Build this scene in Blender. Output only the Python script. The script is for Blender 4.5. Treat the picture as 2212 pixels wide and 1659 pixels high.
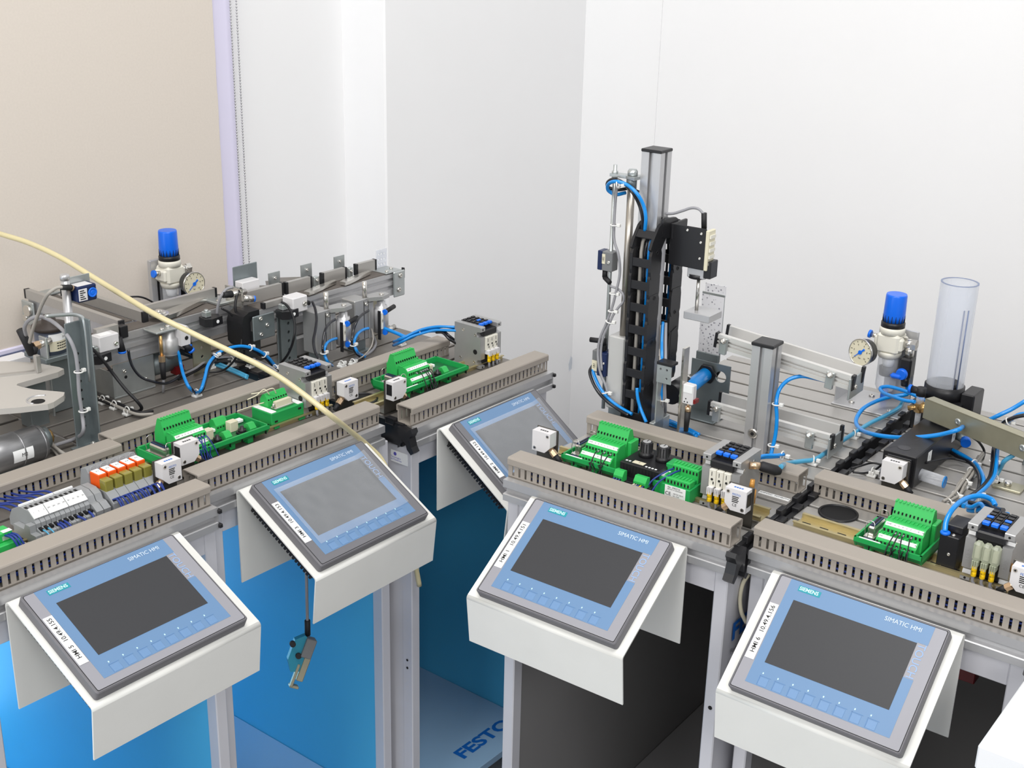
import bpy, bmesh, math, random
from mathutils import Matrix, Vector, Euler
random.seed(7)
for o in list(bpy.data.objects): bpy.data.objects.remove(o)
SC = bpy.context.scene
COL = SC.collection
PI = math.pi
R = math.radians
# ------------------------------------------------------------------ camera
cam_d = bpy.data.cameras.new('camera')
cam_d.sensor_width = 36.0
cam_d.lens = 2765.95 / 2212 * 36.0
cam_d.clip_start = 0.05
cam = bpy.data.objects.new('camera', cam_d)
COL.objects.link(cam)
cam.matrix_world = Matrix.Translation((0, 0, 1.5519)) @ Matrix.Rotation(PI / 2 - 0.352724, 4, 'X') @ Matrix.Rotation(0.02375, 4, 'Z')
SC.camera = cam
# ------------------------------------------------------------------ light
SC.view_settings.view_transform = 'Standard'
SC.view_settings.look = 'None'
SC.view_settings.exposure = -0.30
SC.view_settings.gamma = 1.0
SC.view_settings.use_curve_mapping = False
W = bpy.data.worlds.new('room_ambience'); SC.world = W
W.use_nodes = True
W.node_tree.nodes['Background'].inputs[0].default_value = (0.97, 0.98, 1.0, 1)
W.node_tree.nodes['Background'].inputs[1].default_value = 0.46
def area(name, loc, target, sx, sy, power, color=(1, 1, 1)):
    d = bpy.data.lights.new(name, 'AREA'); d.shape = 'RECTANGLE'; d.size = sx; d.size_y = sy
    d.energy = power; d.color = color
    o = bpy.data.objects.new(name, d); COL.objects.link(o)
    o.location = loc
    o.rotation_euler = (Vector(target) - Vector(loc)).to_track_quat('-Z', 'Y').to_euler()
    return o
area('ceiling_lamp_light', (-2.0, -1.2, 2.5), (0.9, 2.2, 1.0), 1.8, 1.0, 58, (1.0, 0.99, 0.97))
area('ceiling_lamp_light', (0.7, -1.6, 2.6), (0.0, 2.0, 0.9), 1.6, 0.8, 58, (1.0, 0.99, 0.98))
area('ceiling_lamp_light', (0.1, 0.9, 3.1), (0.1, 1.8, 0.8), 1.8, 0.8, 54, (1.0, 0.985, 0.96))
area('left_fill_light', (-2.3, 0.3, 0.85), (-0.1, 1.75, 0.40), 1.3, 1.0, 14, (0.78, 0.90, 1.0))  # added low bluish fill to brighten the left trolley interiors
# ------------------------------------------------------------------ frames of the five benches
Z0 = 0.80
ST = {'A': (-0.6152, 1.2721, 0.9007, 0.0001), 'B': (-0.4207, 1.5690, 0.9045, 0.0023), 'C': (-0.1554, 1.8446, 0.9012, -0.0015),
      'D': (-0.0023, 1.6540, -0.6248, 0.0036), 'E': (0.3139, 1.4706, -0.6446, -0.0045)}
FR = {k: Matrix.Translation((v[0], v[1], Z0 + v[3])) @ Matrix.Rotation(v[2], 4, 'Z') for k, v in ST.items()}
FR['F'] = FR['E'] @ Matrix.Translation((0.372, -0.012, 0))
FR['W'] = Matrix.Identity(4)
# ------------------------------------------------------------------ materials
MATS = {}
def mat(name, col, rough=0.5, metal=0.0, noise=0.0, nscale=40.0, bump=0.0, alpha=1.0, trans=0.0, ior=1.45, stretch=None, coat=0.0):
    if name in MATS: return MATS[name]
    m = bpy.data.materials.new(name); m.use_nodes = True
    nt = m.node_tree; b = nt.nodes['Principled BSDF']
    b.inputs['Base Color'].default_value = (*col, 1)
    b.inputs['Roughness'].default_value = rough
    b.inputs['Metallic'].default_value = metal
    b.inputs['IOR'].default_value = ior
    b.inputs['Transmission Weight'].default_value = trans
    b.inputs['Coat Weight'].default_value = coat
    b.inputs['Alpha'].default_value = alpha
    if noise or bump:
        tc = nt.nodes.new('ShaderNodeTexCoord'); n = nt.nodes.new('ShaderNodeTexNoise')
        n.inputs['Scale'].default_value = nscale; n.inputs['Detail'].default_value = 4
        src = tc.outputs['Object']
        if stretch:
            mp = nt.nodes.new('ShaderNodeMapping'); mp.inputs['Scale'].default_value = stretch
            nt.links.new(src, mp.inputs['Vector']); src = mp.outputs['Vector']
        nt.links.new(src, n.inputs['Vector'])
        if noise:
            mx = nt.nodes.new('ShaderNodeMix'); mx.data_type = 'RGBA'
            mx.inputs['A'].default_value = (*[c * (1 - noise) for c in col], 1)
            mx.inputs['B'].default_value = (*[min(1, c * (1 + noise)) for c in col], 1)
            nt.links.new(n.outputs['Fac'], mx.inputs['Factor'])
            nt.links.new(mx.outputs['Result'], b.inputs['Base Color'])
        if bump:
            bp = nt.nodes.new('ShaderNodeBump'); bp.inputs['Strength'].default_value = bump; bp.inputs['Distance'].default_value = 0.001
            nt.links.new(n.outputs['Fac'], bp.inputs['Height']); nt.links.new(bp.outputs['Normal'], b.inputs['Normal'])
    MATS[name] = m
    return m
M_white = mat('white_powder_coat', (0.73, 0.73, 0.70), 0.42, noise=0.03, nscale=25, bump=0.06)
M_lilac = mat('pale_grey_powder_coat', (0.58, 0.58, 0.62), 0.45, noise=0.03, nscale=20, bump=0.05)
M_panel_daylight = mat('daylight_tinted_panel', (0.085, 0.465, 0.74), 0.5, noise=0.03, nscale=8)  # blue daylight painted into the pale grey lining colour
M_shelf_daylight = mat('daylight_tinted_shelf', (0.30, 0.48, 0.68), 0.5, noise=0.03, nscale=8)  # the same blue daylight put into the shelf colour
M_panel_shade = mat('shade_darkened_panel', (0.22, 0.215, 0.215), 0.5, noise=0.04, nscale=8)  # grey lining darkened to paint in the shade inside
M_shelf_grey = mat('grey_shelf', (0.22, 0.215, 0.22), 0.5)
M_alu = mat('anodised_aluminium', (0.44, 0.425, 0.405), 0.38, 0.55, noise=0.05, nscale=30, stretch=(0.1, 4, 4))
M_aluL = mat('dark_reflection_aluminium', (0.225, 0.207, 0.188), 0.42, 0.5, noise=0.06, nscale=30, stretch=(0.1, 4, 4))  # left plates darkened to paint in their dark reflection
M_alu2 = mat('bright_aluminium', (0.52, 0.52, 0.53), 0.36, 0.6, noise=0.04, nscale=30, stretch=(4, 4, 0.1))
M_alu3 = mat('pale_aluminium', (0.66, 0.65, 0.63), 0.34, 0.4, noise=0.03, nscale=30, stretch=(0.1, 4, 4))
M_cast = mat('cast_aluminium', (0.42, 0.42, 0.42), 0.42, 0.6, noise=0.06, nscale=60)
M_zinc = mat('zinc_plated_steel', (0.47, 0.50, 0.50), 0.36, 0.75, noise=0.16, nscale=45)
M_zincd = mat('dull_zinc_steel', (0.24, 0.275, 0.285), 0.45, 0.7, noise=0.2, nscale=35)
M_olive = mat('yellow_passivated_steel', (0.40, 0.38, 0.28), 0.38, 0.65, noise=0.12, nscale=50)
M_steel = mat('polished_steel', (0.66, 0.64, 0.60), 0.2, 0.9)
M_rail = mat('gilt_din_rail', (0.52, 0.44, 0.24), 0.33, 0.75, noise=0.08)
M_duct = mat('taupe_plastic', (0.32, 0.287, 0.252), 0.5, noise=0.03, nscale=15)
M_black = mat('black_plastic', (0.012, 0.012, 0.014), 0.38)
M_black2 = mat('soft_black_rubber', (0.010, 0.010, 0.012), 0.6)
M_dkblue = mat('navy_plastic', (0.008, 0.018, 0.07), 0.35)
M_wblue = mat('blue_wire', (0.012, 0.035, 0.22), 0.45)
M_wblack = mat('black_wire', (0.008, 0.008, 0.010), 0.45)
M_tube = mat('blue_air_hose', (0.003, 0.23, 0.66), 0.25, coat=0.3)
M_tubed = mat('black_air_hose', (0.008, 0.009, 0.014), 0.25, coat=0.3)
M_tubet = mat('clear_blue_hose', (0.06, 0.32, 0.52), 0.3, coat=0.3)
M_cable = mat('grey_cable', (0.27, 0.27, 0.29), 0.5)
M_cable2 = mat('warm_grey_cable', (0.34, 0.32, 0.29), 0.5)
M_hose = mat('straw_hose', (0.60, 0.53, 0.31), 0.3, coat=0.4, noise=0.05)
M_green = mat('green_terminal_plastic', (0.028, 0.43, 0.09), 0.42, noise=0.03)
M_greend = mat('deep_green_housing', (0.012, 0.32, 0.075), 0.45, noise=0.03)
M_pcb = mat('green_circuit_board', (0.015, 0.13, 0.045), 0.4)
M_hole = mat('dark_hole', (0.004, 0.004, 0.005), 0.7)
M_print = mat('white_print', (0.85, 0.86, 0.86), 0.5)
M_ink = mat('black_ink', (0.012, 0.012, 0.012), 0.6)
M_sensor = mat('pale_sensor_plastic', (0.66, 0.65, 0.66), 0.42)
M_cream = mat('cream_plastic', (0.66, 0.62, 0.47), 0.45)
M_ivory = mat('ivory_enamel', (0.70, 0.68, 0.60), 0.35)
M_grey = mat('grey_terminal_plastic', (0.27, 0.28, 0.29), 0.45, noise=0.04)
M_orange = mat('orange_plastic', (0.80, 0.10, 0.008), 0.4)
M_amber = mat('amber_clear_relay', (0.24, 0.22, 0.045), 0.2, coat=0.4)
M_yellow = mat('yellow_marker', (0.86, 0.55, 0.004), 0.45)
M_blue = mat('bright_blue_plastic', (0.004, 0.15, 0.75), 0.35)
M_bluek = mat('blue_knob_plastic', (0.004, 0.13, 0.72), 0.3)
M_bezel = mat('grey_bezel_plastic', (0.145, 0.142, 0.155), 0.5, noise=0.05, nscale=300)
M_face = mat('grey_membrane', (0.28, 0.28, 0.31), 0.42)
M_faceB = mat('dark_grey_membrane', (0.15, 0.15, 0.165), 0.42)
M_hblue = mat('blue_membrane', (0.125, 0.230, 0.395), 0.42)
M_screen = mat('dark_touchscreen', (0.042, 0.043, 0.047), 0.42, ior=1.35, noise=0.05, nscale=400)
M_teal = mat('teal_print', (0.012, 0.27, 0.33), 0.5)
M_tealf = mat('pale_teal_print', (0.55, 0.85, 0.87), 0.5)
M_key = mat('pale_blue_key', (0.135, 0.25, 0.44), 0.4)
M_keyline = mat('blue_key_line', (0.09, 0.20, 0.40), 0.5)
M_pblue = mat('blue_print', (0.004, 0.13, 0.52), 0.5)
M_nylon = mat('white_nylon', (0.72, 0.72, 0.70), 0.4)
M_brass = mat('brass', (0.48, 0.30, 0.12), 0.3, 0.85)
M_copper = mat('gold_plated_nut', (0.72, 0.52, 0.34), 0.28, 0.85)
M_belt = mat('grey_belt', (0.115, 0.10, 0.088), 0.7)
M_red = mat('dark_red_plastic', (0.18, 0.008, 0.01), 0.4)
M_chain = mat('steel_bead_chain', (0.50, 0.50, 0.51), 0.3, 0.8)
def clear_mat(name, col, rough, fac):
    m = bpy.data.materials.new(name); m.use_nodes = True
    nt = m.node_tree; b = nt.nodes['Principled BSDF']; out = nt.nodes['Material Output']
    b.inputs['Base Color'].default_value = (*col, 1); b.inputs['Roughness'].default_value = rough
    t = nt.nodes.new('ShaderNodeBsdfTransparent'); t.inputs[0].default_value = (*[0.5 + 0.5 * c for c in col], 1)
    mx = nt.nodes.new('ShaderNodeMixShader'); lw = nt.nodes.new('ShaderNodeLayerWeight'); lw.inputs['Blend'].default_value = 0.35
    mr = nt.nodes.new('ShaderNodeMapRange'); mr.inputs['To Min'].default_value = fac; mr.inputs['To Max'].default_value = min(1, fac + 0.55)
    nt.links.new(lw.outputs['Facing'], mr.inputs['Value']); nt.links.new(mr.outputs['Result'], mx.inputs[0])
    nt.links.new(t.outputs[0], mx.inputs[1]); nt.links.new(b.outputs[0], mx.inputs[2]); nt.links.new(mx.outputs[0], out.inputs['Surface'])
    return m
M_clear = clear_mat('clear_acrylic', (0.86, 0.88, 0.92), 0.2, 0.20)
M_film = clear_mat('clear_film', (0.85, 0.88, 0.92), 0.1, 0.07)
M_lens = clear_mat('smoked_clear_cap', (0.62, 0.66, 0.52), 0.15, 0.35)
# ------------------------------------------------------------------ mesh building
class MB:
    def __init__(s): s.v = []; s.f = []; s.mi = []; s.sm = []; s.cm = 0; s.x = Matrix.Identity(4)
    def m(s, i): s.cm = i; return s
    def at(s, x=0, y=0, z=0, rx=0, ry=0, rz=0):
        s.x = Matrix.Translation((x, y, z)) @ Euler((rx, ry, rz)).to_matrix().to_4x4(); return s
    def add(s, vs, fs, smooth=False):
        n = len(s.v); s.v += [tuple(s.x @ Vector(p)) for p in vs]
        for i, f in enumerate(fs):
            s.f.append(tuple(n + j for j in f)); s.mi.append(s.cm); s.sm.append(smooth if isinstance(smooth, bool) else smooth[i])
        return s
    def box(s, x0, x1, y0, y1, z0, z1, b=0.0):
        if b <= 0:
            vs = [(x, y, z) for x in (x0, x1) for y in (y0, y1) for z in (z0, z1)]
            return s.add(vs, [(0, 1, 3, 2), (4, 6, 7, 5), (0, 4, 5, 1), (2, 3, 7, 6), (0, 2, 6, 4), (1, 5, 7, 3)])
        b = min(b, 0.49 * min(abs(x1 - x0), abs(y1 - y0), abs(z1 - z0)))
        vs = []; ix = {}
        for i, x in enumerate((x0, x1)):
            for j, y in enumerate((y0, y1)):
                for k, z in enumerate((z0, z1)):
                    dx, dy, dz = (b if i == 0 else -b), (b if j == 0 else -b), (b if k == 0 else -b)
                    for a, p in enumerate(((x, y + dy, z + dz), (x + dx, y, z + dz), (x + dx, y + dy, z))):
                        ix[i, j, k, a] = len(vs); vs.append(p)
        fs = []
        for i in (0, 1):
            fs.append([ix[i, 0, 0, 0], ix[i, 1, 0, 0], ix[i, 1, 1, 0], ix[i, 0, 1, 0]])
            fs.append([ix[0, i, 0, 1], ix[1, i, 0, 1], ix[1, i, 1, 1], ix[0, i, 1, 1]])
            fs.append([ix[0, 0, i, 2], ix[1, 0, i, 2], ix[1, 1, i, 2], ix[0, 1, i, 2]])
            for j in (0, 1):
                fs.append([ix[0, i, j, 1], ix[1, i, j, 1], ix[1, i, j, 2], ix[0, i, j, 2]])
                fs.append([ix[i, 0, j, 0], ix[i, 1, j, 0], ix[i, 1, j, 2], ix[i, 0, j, 2]])
                fs.append([ix[i, j, 0, 0], ix[i, j, 1, 0], ix[i, j, 1, 1], ix[i, j, 0, 1]])
                for k in (0, 1): fs.append([ix[i, j, k, 0], ix[i, j, k, 1], ix[i, j, k, 2]])
        return s.add(vs, fs)
    def prism(s, pts, ax, a, b, smooth=False):
        def P(p, t):
            return {'x': (t, p[0], p[1]), 'y': (p[0], t, p[1]), 'z': (p[0], p[1], t)}[ax]
        n = len(pts)
        vs = [P(p, a) for p in pts] + [P(p, b) for p in pts]
        fs = [tuple(range(n)), tuple(range(2 * n - 1, n - 1, -1))] + [(i, (i + 1) % n, n + (i + 1) % n, n + i) for i in range(n)]
        return s.add(vs, fs, [False, False] + [smooth] * n)
    def ring(s, path, rads, seg=12, cap=True, smooth=True, closed=False):
        # swept circle with a radius at each point
        P = [Vector(p) for p in path]; n = len(P)
        if n < 2: return s
        tang = []
        for i in range(n):
            a = P[(i - 1) % n] if closed else P[max(i - 1, 0)]; b = P[(i + 1) % n] if closed else P[min(i + 1, n - 1)]
            t = b - a
            tang.append(t.normalized() if t.length > 1e-9 else Vector((0, 0, 1)))
        u = tang[0].orthogonal().normalized(); vs = []
        for i in range(n):
            t = tang[i]; u = (u - t * u.dot(t))
            u = u.normalized() if u.length > 1e-6 else t.orthogonal().normalized()
            w = t.cross(u); r = rads[i] if isinstance(rads, (list, tuple)) else rads
            for k in range(seg):
                a = 2 * PI * k / seg; vs.append(tuple(P[i] + u * (r * math.cos(a)) + w * (r * math.sin(a))))
        fs = []
        for i in range(n if closed else n - 1):
            j = (i + 1) % n
            for k in range(seg):
                fs.append((i * seg + k, i * seg + (k + 1) % seg, j * seg + (k + 1) % seg, j * seg + k))
        smf = [smooth] * len(fs)
        if cap and not closed:
            fs += [tuple(range(seg - 1, -1, -1)), tuple((n - 1) * seg + k for k in range(seg))]; smf += [False, False]
        return s.add(vs, fs, smf)
    def cyl(s, p0, p1, r, r1=None, seg=16, smooth=True):
        return s.ring([p0, p1], [r, r if r1 is None else r1], seg, True, smooth)
    def lathe(s, prof, p0=(0, 0, 0), ax=(0, 0, 1), seg=24, cap=True):
        # prof: (radius, height) along the axis; hard steps by repeating
        q = Vector((0, 0, 1)).rotation_difference(Vector(ax).normalized())
        vs = []; fs = []
        for r, h in prof:
            for k in range(seg):
                a = 2 * PI * k / seg; vs.append(tuple(Vector(p0) + q @ Vector((r * math.cos(a), r * math.sin(a), h))))
        n = len(prof)
        for i in range(n - 1):
            for k in range(seg): fs.append((i * seg + k, i * seg + (k + 1) % seg, (i + 1) * seg + (k + 1) % seg, (i + 1) * seg + k))
        sm = []
        for i in range(n - 1):
            sm += [abs(prof[i][1] - prof[i + 1][1]) > 1e-6] * seg
        if cap:
            fs += [tuple(range(seg - 1, -1, -1)), tuple((n - 1) * seg + k for k in range(seg))]; sm += [False, False]
        return s.add(vs, fs, sm)
    def tube(s, pts, r, seg=8, res=6):
        return s.ring(spline(pts, res), r, seg)
    def hexa(s, p0, p1, r): return s.ring([p0, p1], r, 6, True, False)
    def plate_hole(s, x0, x1, z0, z1, y0, y1, holes, seg=14):
        """plate in the XZ plane, thickness y0..y1, with round holes; built as grid cells round each hole"""
        xs = sorted(set([x0, x1] + [h[0] + d * h[2] * 1.25 for h in holes for d in (-1, 1)]))
        zs = sorted(set([z0, z1] + [h[1] + d * h[2] * 1.25 for h in holes for d in (-1, 1)]))
        xs = [x for x in xs if x0 - 1e-9 <= x <= x1 + 1e-9]; zs = [z for z in zs if z0 - 1e-9 <= z <= z1 + 1e-9]
        for i in range(len(xs) - 1):
            for j in range(len(zs) - 1):
                cx, cz = (xs[i] + xs[i + 1]) / 2, (zs[j] + zs[j + 1]) / 2
                hh = [h for h in holes if abs(h[0] - cx) < h[2] * 0.3 and abs(h[1] - cz) < h[2] * 0.3]
                if not hh: s.box(xs[i], xs[i + 1], y0, y1, zs[j], zs[j + 1]); continue
                h = hh[0]; sq = []; ci = []
                for k in range(16):
                    a = 2 * PI * k / 16; c, n = math.cos(a), math.sin(a); q = max(abs(c), abs(n))
                    wx = (xs[i + 1] - cx) if c > 0 else (cx - xs[i]); wz = (zs[j + 1] - cz) if n > 0 else (cz - zs[j])
                    sq.append((cx + wx * c / q, cz + wz * n / q)); ci.append((h[0] + h[2] * c, h[1] + h[2] * n))
                vs = []; fs = []
                for y in (y0, y1):
                    vs += [(p[0], y, p[1]) for p in sq] + [(p[0], y, p[1]) for p in ci]
                for k in range(16):
                    k2 = (k + 1) % 16
                    fs += [(k, k2, 16 + k2, 16 + k), (32 + k, 48 + k, 48 + k2, 32 + k2), (16 + k, 16 + k2, 48 + k2, 48 + k), (k, 32 + k, 32 + k2, k2)]
                s.add(vs, fs)
        return s
    def text(s, txt, size, mtx, offset=0.0, align='LEFT', depth=0.0002, shear=0.0, sx=1.0):
        vs, fs = text_geo(txt, align, offset, shear)
        if not vs: return s
        old = s.x; s.x = old @ mtx
        s.add([(x * size * sx, y * size, depth) for x, y in vs], fs); s.x = old
        return s
    def shift(s, d):
        s.v = [(a - d[0], b - d[1], c - d[2]) for a, b, c in s.v]; return s
    def mesh(s, name, mats):
        me = bpy.data.meshes.new(name)
        me.from_pydata(s.v, [], s.f)
        for mm in (mats if isinstance(mats, (list, tuple)) else [mats]): me.materials.append(mm)
        me.polygons.foreach_set('material_index', s.mi)
        bm = bmesh.new(); bm.from_mesh(me); bmesh.ops.recalc_face_normals(bm, faces=bm.faces[:]); bm.to_mesh(me); bm.free()
        me.polygons.foreach_set('use_smooth', s.sm)
        me.update(); return me
_TC = {}
def text_geo(txt, align, offset, shear):
    key = (txt, align, offset, shear)
    if key not in _TC:
        cu = bpy.data.curves.new('lettering', 'FONT'); cu.body = txt; cu.size = 1; cu.offset = offset; cu.align_x = align; cu.align_y = 'CENTER'
        cu.resolution_u = 3; cu.fill_mode = 'FRONT'; cu.shear = shear
        ob = bpy.data.objects.new('lettering', cu); COL.objects.link(ob)
        dg = bpy.context.evaluated_depsgraph_get(); ev = ob.evaluated_get(dg); me = ev.to_mesh()
        _TC[key] = ([(v.co.x, v.co.y) for v in me.vertices], [tuple(p.vertices) for p in me.polygons])
        ev.to_mesh_clear(); bpy.data.objects.remove(ob); bpy.data.curves.remove(cu)
    return _TC[key]
def spline(pts, res=6):
    P = [Vector(p) for p in pts]
    if len(P) < 3: return P
    out = []
    for i in range(len(P) - 1):
        p0 = P[i - 1] if i else P[0] * 2 - P[1]; p1, p2 = P[i], P[i + 1]; p3 = P[i + 2] if i + 2 < len(P) else P[-1] * 2 - P[-2]
        d1 = max((p1 - p0).length, 1e-6) ** .5; d2 = max((p2 - p1).length, 1e-6) ** .5; d3 = max((p3 - p2).length, 1e-6) ** .5
        m1 = (p2 - p1) + d2 * ((p1 - p0) / d1 - (p2 - p0) / (d1 + d2))
        m2 = (p2 - p1) + d2 * ((p3 - p2) / d3 - (p3 - p1) / (d2 + d3))
        for k in range(res):
            t = k / res; t2 = t * t; t3 = t2 * t
            out.append(p1 * (2 * t3 - 3 * t2 + 1) + m1 * (t3 - 2 * t2 + t) + p2 * (-2 * t3 + 3 * t2) + m2 * (t3 - t2))
    out.append(P[-1]); return out
def FX(x=0, y=0, z=0, rz=0.0):   # text frame facing -Y (reads left to right along +X)
    return Matrix.Translation((x, y, z)) @ Matrix.Rotation(rz, 4, 'Y') @ Matrix.Rotation(PI / 2, 4, 'X')
def FT(x=0, y=0, z=0, rz=0.0):   # text frame facing up
    return Matrix.Translation((x, y, z)) @ Matrix.Rotation(rz, 4, 'Z')
def props(o, label, cat, group):
    o['label'] = label; o['category'] = cat
    if group: o['group'] = group
class T:
    """one thing: an Empty at its base that parents its parts"""
    def __init__(s, name, label, cat, k='W', loc=(0, 0, 0), rz=0.0, group=None, rot=None):
        s.o = bpy.data.objects.new(name, None); COL.objects.link(s.o); s.o.empty_display_size = 0.02
        s.loc = loc; r = Euler(rot).to_matrix().to_4x4() if rot else Matrix.Rotation(rz, 4, 'Z')
        s.o.matrix_world = FR[k] @ Matrix.Translation(loc) @ r
        props(s.o, label, cat, group)
    def part(s, name, mb, mats, parent=None, label=None):
        me = mb if isinstance(mb, bpy.types.Mesh) else mb.mesh(name, mats)
        o = bpy.data.objects.new(name, me); COL.objects.link(o)
        o.parent = parent or s.o
        if label: o['label'] = label
        return o
    def apart(s, name, mb, mats, parent=None, label=None):     # authored in bench coordinates
        return s.part(name, mb.shift(s.loc), mats, parent, label)
def solo(name, label, cat, k, mb, mats, loc=(0, 0, 0), rz=0.0, group=None, rot=None, bench=False):
    if bench: mb.shift(loc)
    me = mb if isinstance(mb, bpy.types.Mesh) else mb.mesh(name, mats)
    o = bpy.data.objects.new(name, me); COL.objects.link(o)
    r = Euler(rot).to_matrix().to_4x4() if rot else Matrix.Rotation(rz, 4, 'Z')
    o.matrix_world = FR[k] @ Matrix.Translation(loc) @ r
    props(o, label, cat, group); return o
def struct(name, mb, mats, k='W', loc=(0, 0, 0), parent=None):
    o = bpy.data.objects.new(name, mb.mesh(name, mats)); COL.objects.link(o)
    if parent: o.parent = parent
    else: o.matrix_world = FR[k] @ Matrix.Translation(loc); o['kind'] = 'structure'
    return o
# ------------------------------------------------------------------ the room
M_wall = mat('white_wall_paint', (0.83, 0.83, 0.835), 0.75, noise=0.015, nscale=6, bump=0.05)
M_blind = mat('beige_blind_fabric', (0.66, 0.60, 0.535), 0.85, noise=0.05, nscale=260)
M_frame = mat('lilac_white_window_frame', (0.72, 0.69, 0.86), 0.4)
M_floor = mat('grey_floor', (0.30, 0.30, 0.31), 0.6, noise=0.1, nscale=5)
b = MB(); b.box(-4, 4.5, -2.5, 5, -0.05, 0); struct('floor', b, M_floor)
FR['L'] = Matrix.Translation((ST['C'][0], ST['C'][1], 0)) @ Matrix.Rotation(ST['C'][2], 4, 'Z')   # window wall, room side is -Y
PY, PX, LY, LX = 0.65, 0.6182, 0.775, 0.6182
CX = 1.331                                     # where the pillar face meets the other wall
b = MB(); b.box(-3.2, LX + 0.1, LY, LY + 0.12, 0, 2.9); struct('wall_left', b, M_wall, 'L')
b = MB(); b.box(PX, CX + 0.3, PY, LY + 0.12, 0, 2.9, 0.004); struct('wall_corner', b, M_wall, 'L')
cpt = FR['L'] @ Vector((CX, PY, 0))
FR['R'] = Matrix.Translation(cpt) @ Matrix.Rotation(ST['D'][2], 4, 'Z')                            # right-hand wall, room side is -Y
b = MB(); b.box(-0.3, 0.215, 0.0, 0.12, 0, 2.9); b.box(0.215, 4.0, 0.003, 0.12, 0, 2.9); struct('wall_right', b, M_wall, 'R')
# window frame, sill rail and roller blind on the window wall
b = MB(); b.box(-2.6, 0.305, LY - 0.026, LY, -0.09 + Z0, 0.008 + Z0, 0.004); b.box(0.258, 0.305, LY - 0.022, LY, Z0, 2.9, 0.003)
struct('window_1', b, M_frame, 'L')
M_blue_glow = bpy.data.materials.new('added_blue_glow'); M_blue_glow.use_nodes = True  # unseen low glowing pane, added to light the left trolleys blue
e_ = M_blue_glow.node_tree.nodes['Principled BSDF']; e_.inputs['Base Color'].default_value = (0.5, 0.7, 0.9, 1); e_.inputs['Emission Color'].default_value = (0.46, 0.82, 1.0, 1); e_.inputs['Emission Strength'].default_value = 3.1
b = MB(); b.box(-1.7, -0.05, LY - 0.012, LY, 0.10, 0.66, 0.002); struct('added_glow_frame', b, M_frame, 'L')  # surround of the added glowing pane
b = MB()
for i in range(2): b.box(-1.68 + i * 0.81, -0.89 + i * 0.81, LY - 0.016, LY - 0.0125, 0.13, 0.63)
struct('added_glow_panel', b, M_blue_glow, 'L')
t = T('roller_blind', 'closed beige fabric roller blind over the window', 'blind', 'L', (-1.2, LY - 0.032, Z0 + 0.012))
b = MB()
prof = [(-1.4, 0.0), (1.4555, 0.0)]
for i in range(40):
    z0 = i * 0.05; dx = random.uniform(-0.0008, 0.0008)
    b.box(-1.4, 1.4535 + dx, 0, 0.0012, z0, z0 + 0.05)
t.part('fabric', b, M_blind)
b = MB(); b.box(-1.4, 1.4535, -0.004, 0.006, -0.006, 0.004, 0.002); t.part('bottom_bar', b, M_frame)
t = T('blind_cord', 'steel bead chain loop hanging beside the beige blind', 'chain', 'L', (0.298, LY - 0.036, Z0 + 0.03))
for dx in (-0.006, 0.009):
    b = MB()
    for i in range(175):
        z = -0.015 + i * 0.0055
        b.lathe([(0.0002, -0.0021), (0.0016, -0.0013), (0.0021, 0), (0.0016, 0.0013), (0.0002, 0.0021)], (dx, 0, z), seg=6, cap=False)
    b.cyl((dx, 0, -0.015), (dx, 0, 0.95), 0.0006, seg=5)
    t.part('strand', b, M_chain)
b = MB(); b.lathe([(0.001, -0.02), (0.004, -0.016), (0.005, -0.01), (0.004, -0.004), (0.001, 0)], (-0.006, 0, -0.016), seg=10)
t.part('end_ball', b, M_steel)
# small torn strip of tape on the corner
b = MB(); b.prism([(0.0, 0), (0.010, 0.004), (0.013, 0.032), (0.006, 0.043), (-0.002, 0.02)], 'y', -0.0012, 0)
solo('tape_scrap', 'small scrap of clear tape stuck on the wall corner beside the grey lift column', 'tape', 'L', b, M_film, (CX - 0.012, PY - 0.0003, 0.80 - 0.385 - 0.03))
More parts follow.
